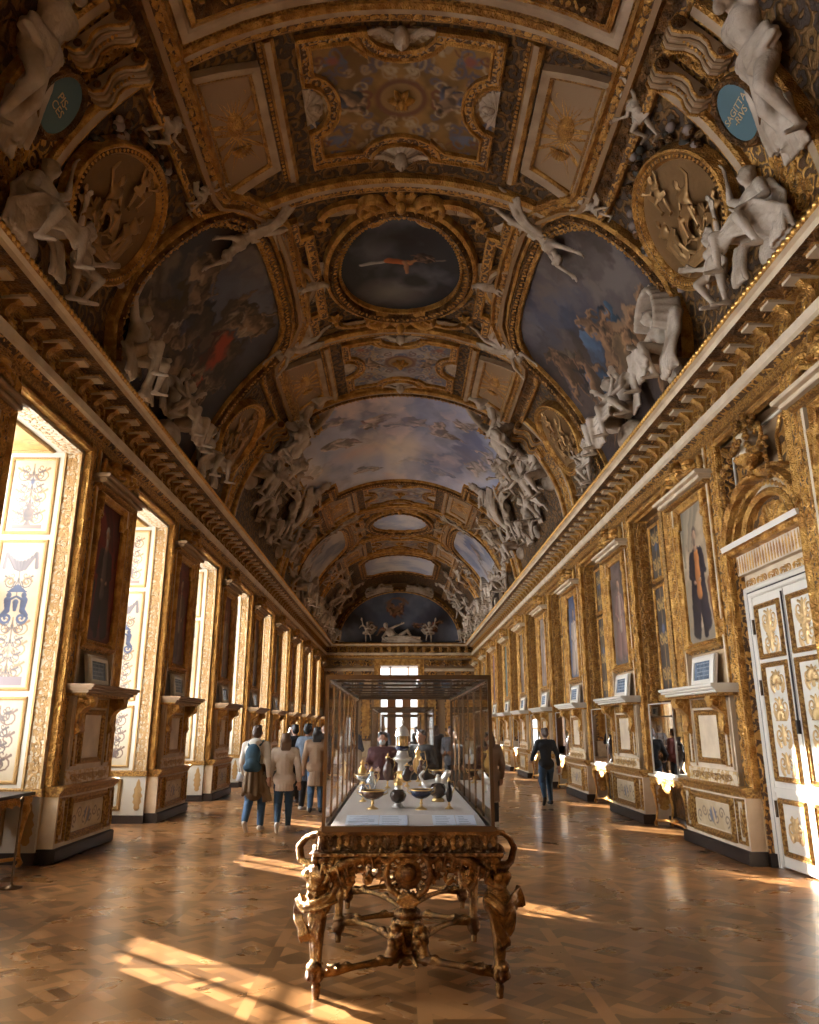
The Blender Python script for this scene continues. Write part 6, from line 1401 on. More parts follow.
# ================================================================ GILDED TABLES AND GLASS CASES
CX = .065
def table_leg(kind):
    """figure leg 1 m tall, local: faces -y, origin at floor"""
    F = Fuse()
    # foot, ball, tapering pilaster shank
    F.chain([(0, 0, .0), (0, 0, .07)], [.022, .03]); F.ell((0, -.01, .15), (.055, .06, .06)); F.ell((0, -.03, .2), (.05, .055, .04)); 
    for i in range(4): a = -1.0 + .65 * i; F.cap((.045 * sin(a), -.045 * cos(a), .2), (.06 * sin(a), -.065 * cos(a), .13), .018, .012)
    F.chain([(0, 0, .2), (0, -.005, .3), (0, -.01, .4), (0, -.01, .5)], [.03, .036, .048, .062])
    for x in (-.03, .03): F.chain([(x * .8, -.02, .22), (x * 1.4, -.035, .45)], [.01, .012])
    if kind == 'satyr':
        F.ell((0, 0, .6), (.095, .08, .1)); F.cap((0, 0, .6), (0, -.01, .78), .07, .085); F.ell((-.045, -.06, .78), (.05, .035, .045)); F.ell((.045, -.06, .78), (.05, .035, .045))
        for i in range(3): F.ell((-.022, -.075, .7 - .045 * i), (.02, .015, .02)); F.ell((.022, -.075, .7 - .045 * i), (.02, .015, .02))
        F.cap((-.08, 0, .83), (.08, 0, .83), .045); F.cap((0, -.01, .85), (.01, -.02, .9), .035); F.ell((.015, -.035, .925), (.042, .048, .055)); F.ell((.015, -.07, .885), (.028, .03, .04)); 
        for i in range(7): a = i * .9; F.ell((.015 + .035 * cos(a), -.02 + .03 * sin(a), .96), (.02,) * 3)
        F.chain([(-.09, 0, .83), (-.15, -.0, .86), (-.165, .0, .95), (-.12, .02, 1.01), (-.06, 0, 1.03)], [.032, .028, .025, .022, .02]); F.chain([(-.06, 0, 1.03), (-.01, -.01, 1.045)], [.028, .02])
        F.chain([(.09, 0, .83), (.12, .03, .72), (.1, -.02, .64)], [.038, .03, .024])
        drape(F, [(-.12, -.03, .62), (-.04, -.09, .57), (.06, -.08, .6), (.12, .0, .64)], 0.022, 4, .012, 2); drape(F, [(-.1, -.04, .6), (-.13, -.04, .52), (-.07, -.06, .44), (-.05, -.04, .36)], 0.021, 3, .012, 5); drape(F, [(.06, -.05, .56), (.04, -.06, .46), (.01, -.04, .38)], 0.018, 2, .012, 6)
        for i in range(6): F.ell((-.12 + .012 * i, -.05, .6 - .02 * (i % 3)), (.022, .02, .022))
    else:
        F.ell((0, 0, .6), (.1, .085, .11)); F.cap((0, 0, .62), (0, -.01, .76), .06, .066); F.ell((-.036, -.06, .77), (.036, .034, .036)); F.ell((.036, -.06, .77), (.036, .034, .036)); F.cap((-.065, 0, .82), (.065, 0, .82), .038)
        F.cap((0, 0, .84), (.01, -.01, .9), .028); F.ell((.0, -.03, .925), (.04, .047, .054)); F.ell((-.0, .01, .945), (.045, .05, .045))
        F.chain([(.075, 0, .82), (.12, .0, .85), (.15, 0, .94), (.12, .01, 1.0), (.06, 0, 1.04)], [.028, .024, .022, .02, .016]); F.cap((.06, 0, 1.04), (.01, -.01, 1.055), .022, .016); F.chain([(-.075, 0, .82), (-.09, -.03, .74), (-.03, -.08, .7)], [.03, .025, .02])
        drape(F, [(-.06, -.04, .8), (.02, -.07, .76), (.07, -.03, .72)], 0.014, 2, .012, 3); drape(F, [(-.1, -.03, .64), (-.02, -.1, .56), (.07, -.08, .62), (.13, -.02, .66), (.17, 0, .55)], 0.021, 6, .012, 4)
        drape(F, [(-.09, -.04, .58), (-.06, -.07, .46), (.0, -.06, .38), (.02, -.04, .32)], 0.022, 4, .012, 7); drape(F, [(.1, -.02, .58), (.06, -.06, .48), (.02, -.05, .4)], 0.019, 3, .012, 8)
    return F.mesh('figure_leg', M_TABLE, .0058, 1)
def scroll_leg():
    F = Fuse(); F.chain([(0, 0, 0), (0, 0, .06)], [.022, .028]); F.ell((0, 0, .12), (.055, .055, .06)); F.chain([(0, 0, .16), (0, 0, .4), (0, 0, .7), (0, 0, .88)], [.024, .034, .044, .05])
    for a in range(6): F.chain([(.025 * cos(a), .025 * sin(a), .2), (.045 * cos(a), .045 * sin(a), .7)], [.01, .012])
    F.ell((0, 0, .76), (.06, .06, .04)); F.ell((0, 0, .18), (.045, .045, .02)); return F.mesh('leg', M_TABLE, .01, 2)
def stretcher_mesh(Lf, Lb, w):
    """curved X of two bows meeting at a centre; length L along y, legs at x=+-w"""
    F = Fuse()
    for f in (1, -1):
        for g in (1, -1):
            pts = []
            for i in range(9):
                t = i / 8; x = f * (w * (1 - t) ** 1.5 + .06 * sin(pi * t)); y = g * ((Lb if g > 0 else Lf) * (1 - t ** 1.8)); pts.append((x, y, .14 + .035 * sin(pi * t)))
            F.chain(pts, [.022, .03, .024, .022, .024, .028, .024, .024, .026])
            for i, r in ((1, .045), (2, .035), (5, .035)): F.ell(np.array(pts[i]) + V3(0, 0, .02), (r, r, r * .7))
            for k in range(5): a = k * 1.25; F.cap(np.array(pts[1]) + V3(0, 0, .02), np.array(pts[1]) + V3(.07 * cos(a), .07 * sin(a), .035), .016, .01)
    F.ell((0, 0, .16), (.13, .13, .035)); return F.mesh('stretcher', M_TABLE, .011, 2)
def finial_mesh():
    F = Fuse(); F.ell((0, 0, .19), (.12, .12, .03)); F.ell((0, 0, .23), (.07, .07, .05))
    for k in range(4):
        a = k * pi / 2 + .78; c, s_ = cos(a), sin(a); F.chain([(.17 * c, .17 * s_, .19), (.15 * c, .15 * s_, .25), (.09 * c, .09 * s_, .27), (.07 * c, .07 * s_, .34), (.12 * c, .12 * s_, .38)], [.035, .04, .03, .03, .035])
        for j in range(4): F.ell((.13 * c + .03 * cos(j * 2), .13 * s_ + .03 * sin(j * 2), .3 + .03 * (j % 2)), (.03, .03, .03))
    F.cap((0, 0, .2), (0, 0, .42), .075, .05)
    for k in range(10): a = k * .63; F.cap((.07 * cos(a), .07 * sin(a), .24), (.13 * cos(a), .13 * sin(a), .34 + .02 * (k % 2)), .02, .012); F.cap((.1 * cos(a), .1 * sin(a), .2), (.19 * cos(a), .19 * sin(a), .17), .022, .014)
    F.ell((0, 0, .4), (.09, .09, .035)); F.ell((0, 0, .46), (.1, .1, .05)); F.ell((0, 0, .51), (.06, .06, .025)); F.chain([(0, 0, .5), (0, 0, .58), (0, 0, .62)], [.025, .03, .012]); return F.mesh('finial', M_TABLE, .008, 1)
LEG_A, LEG_B, LEG_C = table_leg('satyr'), table_leg('nymph'), scroll_leg(); STR = stretcher_mesh(.34, 1.0, .56); FIN = finial_mesh()
def apron(w, fine=True):
    """pierced carved apron across the end, centred on a cartouche; x-z plane facing -y"""
    F = Fuse(); h = w / 2; q = random.Random(5)
    for f in (1, -1):
        for i in range(8):
            x = f * (.17 + .055 * i); z = (.875 if i % 2 else .80) + .012 * sin(i * 2.3); r_ = .046 + .008 * (i % 2)
            pts = [(x + f * r_ * (1 - .13 * k) * cos(k * .85 + i), -.012 * (k % 2), z + r_ * (1 - .13 * k) * sin(k * .85 + i)) for k in range(8)]; F.chain(pts, [.012, .014, .0135, .013, .012, .011, .011, .013])
            for k in range(4): a = q.uniform(0, 6.28); F.cap((x, -.015, z), (x + .045 * cos(a), -.022, z + .045 * sin(a)), .011, .005)
            F.ell((x, -.025, z), (.012,) * 3); F.cap((x, 0, .93), (x + f * .03, -.015, .79 + .03 * (i % 3)), .016, .007); F.ell((x + f * .02, .0, .9), (.035, .012, .03))
        F.chain([(f * .56, -.01, .76), (f * .5, -.02, .84), (f * .4, -.03, .9), (f * .28, -.03, .93), (f * .2, 0, .93)], [.014, .026, .034, .026, .014])
        for k in range(6): t_ = k / 5; F.cap((f * (.25 + .28 * t_), -.05, .935 - .1 * t_ * t_), (f * (.23 + .28 * t_), -.045, .86 - .08 * t_), .010, .007)
        F.chain([(f * .36, 0, .86), (f * .41, -.01, .83), (f * .46, 0, .86), (f * .45, 0, .76), (f * .41, -.01, .71), (f * .37, 0, .76), (f * .36, 0, .86)], [.013] * 7); F.ell((f * .41, 0, .8), (.045, .012, .06)); F.ell((f * .41, -.02, .8), (.014, .014, .02)); F.ell((f * .41, -.01, .69), (.016, .014, .02))
    # cartouche
    F.ell((0, -.01, .82), (.095, .02, .1))
    for k in range(20): a = k * pi / 10; F.ell((.105 * cos(a), -.025, .82 + .115 * sin(a)), (.012, .016, .012))
    for f in (1, -1): F.chain([(0, -.02, .97), (f * .06, -.03, .96), (f * .13, -.03, .9), (f * .15, -.02, .82), (f * .12, -.02, .73), (f * .05, -.03, .68), (0, -.04, .7)], [.016, .022, .024, .024, .021, .018, .015]); F.chain([(f * .13, -.01, .94), (f * .18, -.02, .98), (f * .2, -.02, .93)], [.02, .018, .012]); F.ell((f * .03, -.04, .98), (.035, .03, .03))
    for k in range(7): a = -pi / 2 + (k - 3) * .33; F.cap((.02 * cos(a), -.04, .7), (.085 * cos(a), -.05, .70 + .075 * sin(a)), .008, .012)
    F.ell((0, -.04, .83), (.05, .035, .055)); F.ell((0, -.01, .95), (.07, .03, .035)); [F.chain([(e * .1, -.03, .95), (e * .16, -.03, .9), (e * .2, -.03, .93), (e * .24, -.02, .88)], [.018, .02, .016, .008]) for e in (1, -1)]; F.cap((-.5, .01, .93), (.5, .01, .93), .02)
    return F.mesh('carved_apron', M_TABLE, .006, 1)
APR = apron(1.2)
def side_apron(L):
    F = MB(); M = lambda u, v, h: np.stack([h, u + 0 * h, v + 0 * h], -1); n = int(L / .22); u = -L / 2 + (np.arange(n) + .5) * L / n
    box(F, -L / 2, L / 2, .86, .93, -.02, .02, 0, M); stamp(F, FOL, u, u * 0 + .87, 0, .24, .16, .05, M, 0, .0); stamp(F, SHELL, u[::2], u[::2] * 0 + .86, pi, .2, .18, .06, M, 0, 0); return F
def gilt_table(Y0t, L, label, first):
    t = thing('gilt_table', label, 'table', (CX, Y0t, 0), 0, 'gilt tables down the middle of the gallery')
    T = MB(); w = .60
    box(T, -w - .03, w + .03, -.05, L + .05, .875, .895, 0); box(T, -w, w, 0, L, .895, 1.01, 1); box(T, -w - .01, w + .01, -.03, L + .03, 1.005, 1.03, 0)
    for (P, M) in (([(-w, 0), (w, 0)], lambda u, v, h: np.stack([u, -h + 0 * u, v + 0 * u], -1)), ([(0, 0), (L, 0)], lambda u, v, h: np.stack([w + h, u, v + 0 * u], -1)), ([(0, 0), (L, 0)], lambda u, v, h: np.stack([-w - h, u, v + 0 * u], -1))):
        u, v, a = along(P, .055); stamp(T, LEAF, u, v + .965, pi / 2, .07, .05, .03, M, 0, 0.0); stamp(T, BEAD0, u, v + .885, 0, .04, .02, .02, M, 0, .05); stamp(T, ROS0, u[::2], v[::2] + .92, 0, .06, .04, .03, M, 0, 0); stamp(T, BEAD0, u, v + 1.0, 0, .045, .02, .015, M, 0, .01)
    top = T.build('table_top', [M_TABLE, M_GOLDD], t)
    ys = [.12, 1.46, 2.66, L - .12]
    for j, y in enumerate(ys):
        for f in (-1, 1):
            endrow = j in (0, 3); me = (LEG_A if f < 0 else LEG_B) if endrow else LEG_C
            l = ob('leg', me, t); l.location = (f * (.60 if endrow else .56), y, 0); l.scale = (1.05, 1.05, .955 if endrow else .98)
            if endrow: l.rotation_euler = (0, 0, f * .5 if j == 0 else pi - f * .5)
    for j in range(3):
        s = ob('stretcher', STR, t); s.location = (0, ys[j] + (ys[j + 1] - ys[j]) * .254, 0); s.scale = (1, (ys[j + 1] - ys[j]) / 1.34, 1)
    fi = ob('finial', FIN, t); fi.location = (0, ys[0] + .34, -.03)
    a = ob('carved_apron', APR, top); a.location = (0, .03, -.06)
    a = ob('carved_apron', APR, top); a.location = (0, L - .03, -.06); a.rotation_euler = (0, 0, pi)
    for f in (1, -1):
        s = side_apron(L - .3).build('side_apron', M_TABLE, top); s.location = (f * .56, L / 2, -.05)
    return t
def glass_case(Yf, L, label, cards):
    z0, z1 = 1.03, 2.04; w = .565
    t = thing('glass_case', label, 'display case', (CX, Yf, z0), 0, 'glass cases on the gilt tables')
    B = MB(); h = z1 - z0
    for x in (-w, w):
        for y in (0, L): box(B, x - .012, x + .012, y - .012, y + .012, 0, h, 0)
        box(B, x - .014, x + .014, 0, L, 0, .035, 0); box(B, x - .014, x + .014, 0, L, h - .02, h + .012, 0)
        for k in range(1, 7): y = L * k / 7; box(B, x - .008, x + .008, y - .009, y + .009, 0, h, 1)
        tube(B, [(x * .97, .03, h - .035), (x * .97, L - .03, h - .035)], .008, 6, 1)
    for y in (0, L): box(B, -w, w, y - .014, y + .014, 0, .035, 0); box(B, -w, w, y - .014, y + .014, h - .02, h + .012, 0)
    for k in range(1, 7): y = L * k / 7; box(B, -w, w, y - .006, y + .006, h - .008, h + .006, 0)
    B.build('case_frame', [M_BRASS, M_POST], t)
    for nm, q in (('glass_pane', [(-w, 0, .03), (w, 0, .03), (w, 0, h - .02), (-w, 0, h - .02)]), ('glass_pane', [(-w, L, .03), (w, L, .03), (w, L, h - .02), (-w, L, h - .02)]), ('glass_pane', [(-w, 0, .03), (-w, L, .03), (-w, L, h - .02), (-w, 0, h - .02)]), ('glass_pane', [(w, 0, .03), (w, L, .03), (w, L, h - .02), (w, 0, h - .02)]), ('glass_lid', [(-w, 0, h), (w, 0, h), (w, L, h), (-w, L, h)])):
        g = MB(); g.add(q, [(0, 1, 2, 3)], 0, False); g.build(nm, M_GLASS, t)
    D = MB(); ww = w - .035
    # linen-covered deck with a sloped front rail
    D.add([(-ww, .03, .005), (ww, .03, .005), (ww, .03, .02), (-ww, .03, .02), (-ww + .03, .33, .07), (ww - .03, .33, .07), (-ww + .03, L - .04, .07), (ww - .03, L - .04, .07), (-ww, L - .03, .005), (ww, L - .03, .005), (-ww, .33, .005), (ww, .33, .005)],
          [(0, 1, 2, 3), (3, 2, 5, 4), (4, 5, 7, 6), (0, 3, 4, 10), (1, 11, 5, 2), (10, 4, 6, 8), (11, 9, 7, 5), (8, 6, 7, 9)], 0, False)
    d = D.build('linen_deck', M_LINEN, t)
    if cards:
        r = random.Random(2)
        for x0, x1 in ((-.43, -.2), (-.20, .0), (.17, .33), (.33, .47)):
            M = lambda u, v, h: np.stack([u + 0 * h, .03 + (v) * .3 + 0 * u, .021 + v * .05 + h + 0 * u], -1); P = MB(); box(P, x0, x1 - .004, .16, .92, .001, .004, 0, M)
            for i in range(5): box(P, x0 + .02, x1 - .03 - r.random() * .05, .78 - .13 * i, .81 - .13 * i, .004, .005, 1, M)
            P.build('label_card', [M_LABEL, mat('grey_print', (.38, .40, .45), .7)] if 'grey_print' not in bpy.data.materials else [M_LABEL, bpy.data.materials['grey_print']], d)
    return t
gilt_table(5.48, 3.9, 'nearest gilt console table with figure legs, under the big glass case', True); gilt_table(14.3, 3.9, 'second gilt table along the middle, behind the nearest glass case', False); gilt_table(22.6, 3.9, 'third and farthest gilt table along the middle', False)
glass_case(5.42, 4.0, 'big bronze-framed glass case nearest the camera, holding goblets and ewers', True); glass_case(14.25, 4.0, 'second glass case, seen through the nearest one', False); glass_case(22.6, 3.9, 'third glass case, farthest down the middle', False)

# ---------- precious vessels
M_AG = mat('dark_agate', (.018, .011, .011), .14, 0, .5, var=((.05, .03, .022), 14, 2)); M_LAP = mat('lapis_blue', (.01, .016, .05), .14, 0, .5); M_GILT = mat('vessel_gilding', (.62, .40, .15), .34, .8); M_SILV = mat('silver', (.68, .65, .6), .38, .75); M_ENAM = mat('red_enamel', (.28, .04, .05), .25); M_SARD = mat('brown_sardonyx', (.065, .028, .02), .16, 0, .5, var=((.14, .07, .045), 12, 2))
DZ = 1.03 + .07
def vessel(name, label, x, y, parts):
    t = thing(name, label, 'goblet' if 'goblet' in name or 'cup' in name else name.split('_')[-1], (x, y, DZ), 0)
    main = None
    for nm, fn, m in parts:
        b = MB(); fn(b); o = b.build(nm, m, main if main and nm in ('rim', 'handle', 'collar', 'lid_finial', 'lid_figure', 'band') else t)
        if nm in ('body', 'bowl', 'column'): main = o
    return t
def foot(r=.045, h=.07, s=.008): return lambda b: lathe(b, [(.001, 0), (r, 0), (r, .006), (r * .6, .014), (s * 1.3, .025), (s, h * .5), (s * 2, h * .6), (s, h * .72), (s * 1.6, h)], 18)
def cup(label, x, y, m, R=.09, st=.07, nm='footed_cup'):
    vessel(nm, label, x, y, [('foot', foot(.045, st), M_GILT), ('bowl', lambda b: lathe(b, [(.008, st), (R * .5, st + .008), (R * .85, st + .03), (R, st + .065), (R * .96, st + .066), (R * .8, st + .034), (.001, st + .018)], 24), m), ('rim', lambda b: lathe(b, [(R, st + .062), (R * 1.03, st + .068), (R * .98, st + .072), (R * .95, st + .066)], 24), M_GILT), ('handle', lambda b: [tube(b, [(f * R * .9, 0, st + .06), (f * R * 1.25, 0, st + .085), (f * R * 1.2, 0, st + .05), (f * R * .85, 0, st + .035)], .005, 6) for f in (1, -1)], M_GILT)])
def ewer(label, x, y, m, H=.2, nm='ewer', R=.035):
    vessel(nm, label, x, y, [('foot', foot(.032, H * .22, .007), M_GILT), ('body', lambda b: lathe(b, [(.007, H * .2), (R * .7, H * .27), (R, H * .45), (R * .9, H * .6), (R * .45, H * .72), (R * .38, H * .8), (R * .6, H * .86), (R * .5, H * .87), (.001, H * .84)], 20), m), ('handle', lambda b: tube(b, [(R * .5, 0, H * .84), (R * 1.3, 0, H * .86), (R * 1.5, 0, H * .66), (R * .95, 0, H * .5)], .0045, 6), M_GILT), ('lid_finial', lambda b: lathe(b, [(R * .55, H * .86), (R * .5, H * .9), (.006, H * .93), (.010, H * .96), (.001, H)], 14), M_GILT)])
cup('dark red agate boat-shaped cup on a gilt foot, front row left in the nearest case', -.20, 6.15, M_SARD, .095, .065)
cup('dark blue footed cup, front row right of centre in the nearest case', .17, 6.1, M_LAP, .085, .075)
vessel('covered_jar', 'round dark jar with silver collar and gilt bird lid, front centre of the nearest case', -.005, 6.3, [('foot', foot(.045, .03, .02), M_SILV), ('body', lambda b: lathe(b, [(.02, .03), (.05, .045), (.066, .08), (.06, .11), (.035, .13), (.001, .13)], 22), M_AG), ('collar', lambda b: lathe(b, [(.05, .118), (.03, .132), (.026, .15), (.032, .16)], 18), M_SILV), ('lid', lambda b: (lathe(b, [(.036, .16), (.036, .175), (.025, .19), (.001, .2)], 16), ball(b, (0, -.015, .198), (.018, .022, .018))), M_GILT)])
ewer('slim dark candlestick-like ewer at the front right of the nearest case', .385, 6.15, M_AG, .23, 'slender_ewer', .028)
ewer('silver-mounted crystal ewer at the left edge of the nearest case', -.3, 6.75, M_CRYSTAL, .16, 'crystal_ewer', .04)
vessel('covered_bowl', 'squat black covered bowl with gilt base on the right of the nearest case', .33, 6.75, [('foot', lambda b: lathe(b, [(.001, 0), (.055, 0), (.05, .02), (.03, .03)], 18), M_GILT), ('body', lambda b: lathe(b, [(.03, .03), (.07, .06), (.075, .1), (.05, .14), (.001, .15)], 20), M_AG), ('lid_figure', lambda b: (ball(b, (0, 0, .17), (.022, .02, .03)), ball(b, (0, 0, .205), .014)), M_SILV)])
F = Fuse(); F.chain([(-.09, 0, .07), (.0, 0, .08), (.08, 0, .1)], [.035, .04, .04]); F.chain([(.08, 0, .1), (.12, -.01, .16)], [.035, .035]); F.ell((.13, -.02, .175), (.035, .035, .03)); F.chain([(-.1, 0, .08), (-.14, 0, .15), (-.1, 0, .19)], [.014, .012, .014]); [F.cap((x, y_, .06), (x, y_, .005), .015, .018) for x in (-.08, .08) for y_ in (-.025, .025)]
o = ob('crystal_lion', F.mesh('crystal_lion', M_SILV, .008, 1)); o.location = (.34, 7.7, DZ); tag(o, 'small silver and black lion-shaped vessel on the right side of the nearest case', 'vessel')
ewer('tall sardonyx ewer with gilt neck, second row left of centre', -.115, 8.2, M_SARD, .34, 'tall_ewer', .05); ewer('agate vase with gilt mounts, second row centre of the nearest case', .085, 8.4, M_AG, .24, 'mounted_vase', .055); ewer('dark ewer with tall gilt lid, second row right of centre', .235, 8.5, M_SARD, .30, 'lidded_ewer', .045)
cup('pale crystal cup on gilt foot at the left in the second row', -.36, 8.2, M_CRYSTAL, .08, .06); ewer('gilt ewer behind the crystal cup, left side of the nearest case', -.4, 8.7, M_GILT, .26, 'gilt_ewer', .045); ewer('blue enamelled bottle, second row far left', -.27, 7.6, M_LAP, .2, 'blue_bottle', .05); ewer('tall crystal flask with silver neck standing behind the red cup', -.24, 7.1, M_CRYSTAL, .26, 'crystal_flask', .045)
cup('low black cup at the right edge, third row of the nearest case', .42, 8.9, M_AG, .07, .07); ewer('gilt flask with pointed lid near the back of the nearest case, right', .22, 9.15, M_GILT, .38, 'gilt_flask', .06)
vessel('reliquary', 'tall domed silver-gilt reliquary tower at the back centre of the nearest case', .04, 9.1, [('base', lambda b: lathe(b, [(.001, 0), (.1, 0), (.1, .02), (.07, .04), (.06, .09), (.075, .1), (.055, .12)], 8, smooth=False), M_GILT), ('column', lambda b: lathe(b, [(.055, .12), (.05, .2), (.075, .22), (.11, .24), (.11, .26), (.075, .27), (.06, .34)], 12), M_SILV), ('band', lambda b: lathe(b, [(.07, .34), (.085, .35), (.085, .38), (.07, .39)], 16), M_LAP), ('lantern', lambda b: ([tube(b, [(.055 * cos(a), .055 * sin(a), .38), (.055 * cos(a), .055 * sin(a), .5)], .01, 6) for a in (0, 1.05, 2.1, 3.14, 4.2, 5.24)], lathe(b, [(.001, .39), (.035, .39), (.035, .5), (.001, .5)], 12)), M_GILT), ('dome', lambda b: lathe(b, [(.085, .5), (.08, .52), (.07, .56), (.04, .6), (.012, .62), (.012, .65), (.02, .66), (.001, .69)], 18), M_SILV)])
for i, (x, y, m, H, c) in enumerate(((-.35, 15.0, M_ENAM, .2, 'red'), (-.1, 15.2, M_SILV, .26, 'silver'), (.2, 15.0, M_GILT, .22, 'gilt'), (.38, 15.5, M_AG, .2, 'black'), (.0, 16.4, M_LAP, .24, 'blue'))): ewer('%s ewer in the second glass case' % c, x, y, m, H, 'ewer')

# ---------- console tables and small cases in the bays
def bay_console(S, k):
    y0 = pierc(k, S) + HWS[S]; c = y0 + OWS[S] / 2; X = (WX + .06) if S > 0 else WX + .35; d = .40 if S > 0 else .6; hl = .9 if S > 0 else 1.0
    side = sd[S]; nth = ORD[k + 1] if k >= 0 else 'nearest'
    t = thing('console_table', 'gilt console table with scroll legs in the %s bay of the %s wall' % (nth, side), 'table', (S * X, c, 0), 0, 'gilt consoles in the wall bays')
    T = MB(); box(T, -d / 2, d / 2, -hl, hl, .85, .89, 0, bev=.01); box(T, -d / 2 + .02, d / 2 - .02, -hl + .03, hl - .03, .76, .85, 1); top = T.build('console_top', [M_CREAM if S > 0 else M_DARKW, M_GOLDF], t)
    A = MB(); M = lambda u, v, h: np.stack([-S * (d / 2 - .02 + h) + 0 * u, u + 0 * h, v + 0 * h], -1); u = np.linspace(-hl + .15, hl - .15, 9); stamp(A, FOL, u, u * 0 + .78, 0, .24, .14, .05, M, 0); stamp(A, SHELL, [0], [.76], pi, .4, .3, .08, M, 0); A.build('carved_apron', M_GOLD, top)
    for y in (-hl + .12, hl - .12):
        for x in (-d / 2 + .06, d / 2 - .06):
            L_ = MB(); s_ = 1 if x * S < 0 else 0
            tube(L_, [(x, y, .78), (x - S * .03 * s_, y, .68), (x, y, .5), (x + S * .02, y, .3), (x, y, .12), (x - S * .03 * s_, y, .05), (x, y, 0)], [.045, .05, .03, .022, .024, .035, .03], 8); ball(L_, (x, y, .7), (.05, .045, .05)); L_.build('leg', M_GOLD, t)
    L_ = MB(); tube(L_, [(-S * (d / 2 - .06), -hl + .12, .1), (-S * (d / 2 - .12), -hl * .4, .14), (-S * (d / 2 - .12), hl * .4, .14), (-S * (d / 2 - .06), hl - .12, .1)], .022, 8); ball(L_, (-S * (d / 2 - .12), 0, .16), (.05, .1, .05)); L_.build('stretcher', M_GOLD, t)
    if S > 0:
        h = 1.22; g = thing('mirror_case', 'small glass case on the gilt console of the %s right-hand bay' % nth, 'display case', (S * X, c, .89), 0, 'small cases in the right bays')
        B = MB(); w = .17; l = .62
        for x in (-w, w):
            for y in (-l, l): box(B, x - .012, x + .012, y - .012, y + .012, 0, h, 0)
        for z in (0, h - .02):
            box(B, -w, w, -l, l, z, z + (.02 if z else .05), 1 if z == 0 else 0)
        B.build('case_frame', [M_SILV, M_WHITE], g)
        B = MB(); box(B, w - .02, w - .01, -l, l, .05, h - .02, 0); B.build('mirror_back', M_MIRROR, g)
        for q in ([(-w, -l, .05), (-w, l, .05), (-w, l, h - .02), (-w, -l, h - .02)], [(-w, -l, .05), (w, -l, .05), (w, -l, h - .02), (-w, -l, h - .02)]): B = MB(); B.add(q, [(0, 1, 2, 3)], 0, False); B.build('glass_pane', M_GLASS, g)
        for y, m, q in ((-.25, M_AG, 'black'), (.28, M_SARD, 'brown')):
            v = MB(); lathe(v, [(.001, 0), (.06, 0), (.05, .03), (.02, .08), (.03, .12), (.08, .22), (.1, .34), (.07, .46), (.03, .52), (.04, .58), (.05, .6), (.001, .6)], 20, (0, 0, 0), 0); o = v.build('stone_vase', m); o.location = (S * X + .01, c + y, .94); tag(o, '%s stone vase inside the small case of the %s right-hand bay' % (q, nth), 'vase')
for k in range(-1, 6):
    if k < 0: bay_console(-1, k)
    if k >= 0: bay_console(1, k)
B_ = MB(); lathe(B_, [(.001, 0), (.12, 0), (.12, .015), (.03, .03), (.012, .05), (.012, .88), (.022, .9), (.022, .93), (.001, .95)], 14); o = B_.build('barrier_post', M_BRASS); o.location = (-4.25, 9.15, 0); tag(o, 'slim dark barrier post in front of the console at the left edge', 'post')
